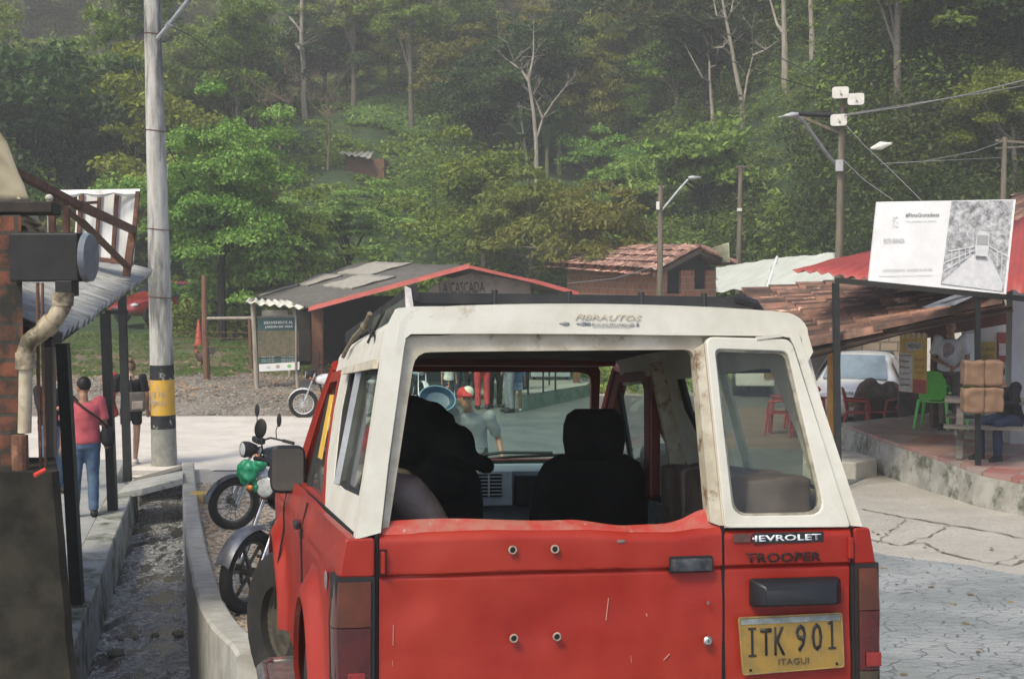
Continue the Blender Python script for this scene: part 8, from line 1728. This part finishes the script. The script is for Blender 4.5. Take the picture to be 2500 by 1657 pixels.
# -- undergrowth: countless bushes and ground leaves
def carpet(name, n, per, fx, size, L, W, m, seed, h=.5):
    rg = np.random.default_rng(seed); C = []; 
    for _ in range(n):
        x, y, r = fx(rg)
        if x is None: continue
        C.append((x, y, gz(x, y), r))
    C = np.array(C); o = rg.normal(size=(len(C), per, 3)); o /= np.linalg.norm(o, axis=2)[:, :, None]; o[:, :, 2] = np.abs(o[:, :, 2]); rr = rg.uniform(.3, 1, (len(C), per, 1)) ** .5
    P = C[:, None, :3] + o * rr * C[:, None, 3:4] * np.array([1, 1, h]); me = quads(name, leaves(rg, P.reshape(-1, 3), o.reshape(-1, 3), L, W, .7, .6), m); ob = bpy.data.objects.new(name, me); COL.objects.link(ob); ob['kind'] = 'stuff'; return ob
def blocked(x, y, h, r=.8):
    u, v = proj(x, y, gz(x, y)); vt = v - h * F / y; du = r * F / y
    if any(c[0] < u < c[1] and c[2] < v < c[3] for c in CLEAR): return True
    return any(u + du > c[0] and u - du < c[1] and vt < c[3] and v > c[2] for c in PROT if y < c[4] + 1)
def under(r):
    y = 47 + 85 * r.random() ** .9; x = r.uniform(-.4, .4) * y
    if x / y < .1 and y < 49.5: return None, 0, 0
    s_ = r.uniform(.6, 2.1)
    if blocked(x, y, s_ * .9): s_ = .45
    return (None, 0, 0) if blocked(x, y, s_ * .7) else (x, y, s_)
carpet('undergrowth', 4200, 100, under, 1, .26, .14, l_mid, 41, .8)
def creep(r):
    y = 43 + 55 * r.random(); x = r.uniform(.14, .42) * y; s_ = r.uniform(.6, 1.9)
    return (None, 0, 0) if blocked(x, y, s_) else (x, y, s_)
carpet('creepers', 3600, 140, creep, 1, .17, .10, l_dark, 48, 1.1)
mass('far_forest_edge', [(rgn.uniform(.08, .42) * y_, y_, rgn.uniform(.9, 1.5), .5, .24, 24, 46) for y_ in [70 + 80 * rgn.random() for _ in range(120)]], l_dark, 6)
def slope_(r):
    while True:
        y = 47 + 60 * r.random(); x = r.uniform(.06, .24) * y; u, v = proj(x, y, gz(x, y))
        if 1500 < u < 2020: return x, y, r.uniform(.5, 1.2)
carpet('slope_grass', 1500, 70, slope_, 1, .34, .07, leafmat('slope_green', (.17, .27, .06), (.11, .19, .04)), 42, .45)
carpet('verge_bushes', 170, 110, lambda r: (lambda y: (r.uniform(-.24, -.05) * y, y, r.uniform(.4, 1.0)))(r.uniform(44, 49)), 1, .18, .09, l_mid, 43, .9)
carpet('clearing_grass', 500, 60, lambda r: (lambda y: (at(r.uniform(870, 1045), 0, y).x, y, r.uniform(.5, 1.0)))(r.uniform(gd(950, 320).y, gd(950, 240).y)), 1, .4, .08, leafmat('clearing_green', (.20, .31, .07), (.15, .25, .06)), 44, .3)
carpet('roadside_weeds', 130, 90, lambda r: (r.uniform(1.1, 6.5), 33.5 + 5 * r.random(), r.uniform(.25, .6)), 1, .14, .06, l_bright, 45, .9)
# grass verge on the left: blades
def verge(r):
    y = 35 + 10 * r.random(); x = r.uniform(-15, -4.5); return x, y, r.uniform(.15, .4)
carpet('verge_grass', 800, 45, verge, 1, .12, .025, leafmat('verge_green', (.09, .16, .03), (.14, .18, .05), (.16, .13, .06)), 46, .25)
# -- bare trees traced on the slope
def bare(name, trunk, branches, r0, m, label, Y=None, twigs=6, seed=0):
    r0 *= .72
    u, v = trunk[0]; b = gd(u, v, 30) if Y is None else at(u, v, Y); Yb = b.y; root = thing(name, label, 'tree', b); R_ = random.Random(seed)
    P = [at(a, c, Yb) for a, c in trunk]; P[0].z -= .5; n = len(P); mb = MB(); mb.tube(P, [r0 * (1 - .6 * i / (n - 1)) for i in range(n)], 8); mb.build('trunk', m, root, world=True, smooth=True)
    mb = MB(); tips = []
    for br in branches:
        Q = [at(a, c, Yb + R_.uniform(-.6, .6) * i) for i, (a, c) in enumerate(br)]; k = len(Q); mb.tube(Q, [r0 * .5 * (1 - .7 * i / (k - 1)) for i in range(k)], 6); tips += Q[1:]
    for t in tips + P[n // 2:]:
        for _ in range(twigs):
            d = Vector((R_.uniform(-1, 1), R_.uniform(-1, 1), R_.uniform(.1, 1.2))).normalized(); L_ = R_.uniform(.5, 1.6) * Yb / 90; e = t + d * L_; mb.tube([t, e], [r0 * .10, r0 * .03], 4)
            for _ in range(2): d2 = (d + Vector((R_.uniform(-.6, .6), R_.uniform(-.6, .6), R_.uniform(-.2, .6)))).normalized(); mb.tube([t.lerp(e, .6), t.lerp(e, .6) + d2 * L_ * .5], [r0 * .06, r0 * .02], 4)
    mb.build('branches', m, root, world=True); return root
bare('bare_tree', [(747, 290), (741, 240), (742, 180), (736, 100), (737, 0), (738, -60)], [[(736, 125), (715, 100), (690, 88), (655, 70)], [(736, 80), (722, 60), (705, 40)], [(741, 150), (735, 110), (700, 90)]], .26, pbark, 'tall bare pale tree on the misty slope right of the concrete pole', twigs=3, seed=1)
bare('bare_tree', [(1311, 540), (1310, 440), (1309, 350), (1302, 270), (1291, 200), (1290, 180)], [[(1291, 200), (1272, 170), (1255, 150), (1238, 105)], [(1291, 190), (1302, 140), (1303, 80)], [(1311, 335), (1325, 290), (1350, 250), (1380, 212)], [(1325, 290), (1310, 250), (1300, 235)], [(1270, 168), (1245, 152)]], .17, pbark, 'slim bare white barked tree in the middle of the slope with a forked top', twigs=3, seed=2)
bare('bare_tree', [(1290, 440), (1285, 380), (1275, 310), (1265, 250)], [[(1283, 370), (1262, 320), (1235, 295)], [(1275, 290), (1250, 270)]], .11, pbark, 'shorter bare tree just left of the forked white barked one', twigs=2, seed=3)
bare('bare_tree', [(1816, 305), (1812, 250), (1795, 170), (1785, 110), (1772, 45), (1762, -10)], [[(1785, 135), (1765, 115), (1740, 118)], [(1775, 50), (1785, 30), (1790, 0)], [(1814, 255), (1825, 190), (1838, 138), (1836, 70)], [(1838, 136), (1870, 122), (1900, 100)], [(1772, 45), (1750, 40), (1742, 0)]], .17, pbark, 'leaning bare tree with many branches left of the tall straight trunks', twigs=3, seed=4)
bare('bare_tree', [(1924, 245), (1917, 200), (1916, 120), (1914, 60), (1912, -60)], [[(1912, 80), (1897, 60), (1880, 0)]], .25, pbark, 'thickest straight pale trunk reaching the top edge, upper right', twigs=0, seed=5)
bare('bare_tree', [(1984, 138), (1982, 70), (1978, 0), (1976, -60)], [[(1980, 20), (1990, -20)]], .19, pbark, 'second straight pale trunk reaching the top edge, above the floodlights', twigs=0, seed=6)
bare('bare_tree', [(1744, 330), (1738, 260), (1733, 200), (1732, 150)], [[(1733, 200), (1715, 190), (1672, 110)], [(1733, 165), (1748, 160)]], .14, pbark, 'short bare trunk left of the leaning bare tree', twigs=2, seed=7)
bare('bare_tree', [(368, 395), (345, 370), (325, 310), (305, 270), (282, 225)], [[(318, 300), (312, 240), (330, 190)], [(300, 260), (262, 195)], [(325, 310), (318, 250), (290, 200), (286, 190)]], .13, mk('pinkish_bark', (.24, .16, .12), (.16, .11, .08), 8, .9), 'reddish bare tree leaning behind the left side of the concrete pole', Y=62, twigs=6, seed=8)
for i, (u, v, Yv) in enumerate(((470, 300, 66), (520, 280, 70), (620, 290, 68), (680, 330, 62), (330, 260, 68), (800, 330, 66))):
    R_ = random.Random(i); br = [[(u, v - 40), (u + R_.randint(-50, 50), v - 80), (u + R_.randint(-80, 80), v - R_.randint(90, 150))] for _ in range(6)]
    bare('bare_shrub_tree', [(u, v + 60), (u + 5, v), (u, v - 45)], br, .10, mk('brown_twigs', (.17, .12, .08), (.12, .09, .06), 6, .95), ['brownish leafless tree nearest the concrete pole on its right', 'second brownish leafless tree right of the concrete pole', 'brownish leafless tree left of the tall bare pale tree', 'brown twiggy tree below the tall bare pale tree', 'brownish leafless tree left of the concrete pole', 'leafless twiggy tree just left of the hillside shack'][i], Y=Yv, twigs=9, seed=20 + i)
for i, (u, v0, v1, Yv) in enumerate(((88, 330, 250, 54), (157, 330, 280, 55), (327, 450, 360, 56))):
    bare('pale_trunk', [(u, v0), (u + 2, (v0 + v1) / 2), (u + 4, v1)], [[(u + 3, v1 + 30), (u - 12, v1), (u - 22, v1 - 25)]], .07, pbark, ['pale thin trunk showing in the dark trees, leftmost', 'pale thin trunk showing in the dark trees, second from the left edge', 'pale thin trunk just left of the concrete pole above the sign board back'][i], Y=Yv, twigs=2, seed=40 + i)
# -- banana plants
bl_ = leafmat('banana_leaf', (.085, .17, .06), (.12, .22, .09), objr=.1)
def banana(u, v, label, s_=1, seed=0):
    p = gd(u, v, 30); root = thing('banana_plant', label, 'plant', p, 'banana plants on the slope'); R_ = random.Random(seed)
    mb = MB(); mb.tube([(0, 0, -.3), (0, 0, 1.8 * s_)], [.16 * s_, .09 * s_], 10); mb.build('stem', mk('banana_stem', (.14, .17, .07), (.2, .16, .08), 4, .7), root)
    for k in range(8):
        a = 2 * PI * k / 8 + R_.uniform(-.3, .3); e = R_.uniform(.9, 1.35); L_ = R_.uniform(1.8, 2.6) * s_; P = []
        for j in range(9):
            t = j / 8; c = Vector((math.cos(a) * L_ * t * math.cos(e), math.sin(a) * L_ * t * math.cos(e), 1.7 * s_ + L_ * (t * math.sin(e) - .75 * t * t * (1.4 - e + .25)))); w_ = .30 * s_ * math.sin(PI * min(1, t * .93 + .07)) ** .6; sd_ = Vector((-math.sin(a), math.cos(a), 0)); P.append([c - sd_ * w_ + Vector((0, 0, -.05)), c + Vector((0, 0, .03)), c + sd_ * w_ + Vector((0, 0, -.05))])
        mb = MB(); mb.sheet(P, (0, 0, .012)); mb.build('banana_leaf', bl_, root, smooth='full')
banana(1262, 430, 'banana plant left of the forked white barked tree', .9, 1); banana(1365, 425, 'banana plant right of the forked white barked tree', 1.1, 2); banana(1335, 430, 'smaller banana plant close behind the forked white barked tree', .8, 3)
# ================================================================= HAZE
hz = bpy.data.materials.new('haze'); t, N, L = nt(hz); out = N.new('ShaderNodeOutputMaterial'); pv = N.new('ShaderNodeVolumePrincipled'); pv.inputs['Color'].default_value = (.98, 1, .965, 1); pv.inputs['Density'].default_value = .0019; pv.inputs['Anisotropy'].default_value = 0; L.new(pv.outputs[0], out.inputs['Volume'])
mb = MB(); mb.hexa([(-152, -8, -3), (152, -8, -3), (152, 302, -3), (-152, 302, -3), (-152, -8, 88), (152, -8, 88), (152, 302, 88), (-152, 302, 88)]); o = mb.build('haze', hz); o['kind'] = 'stuff'
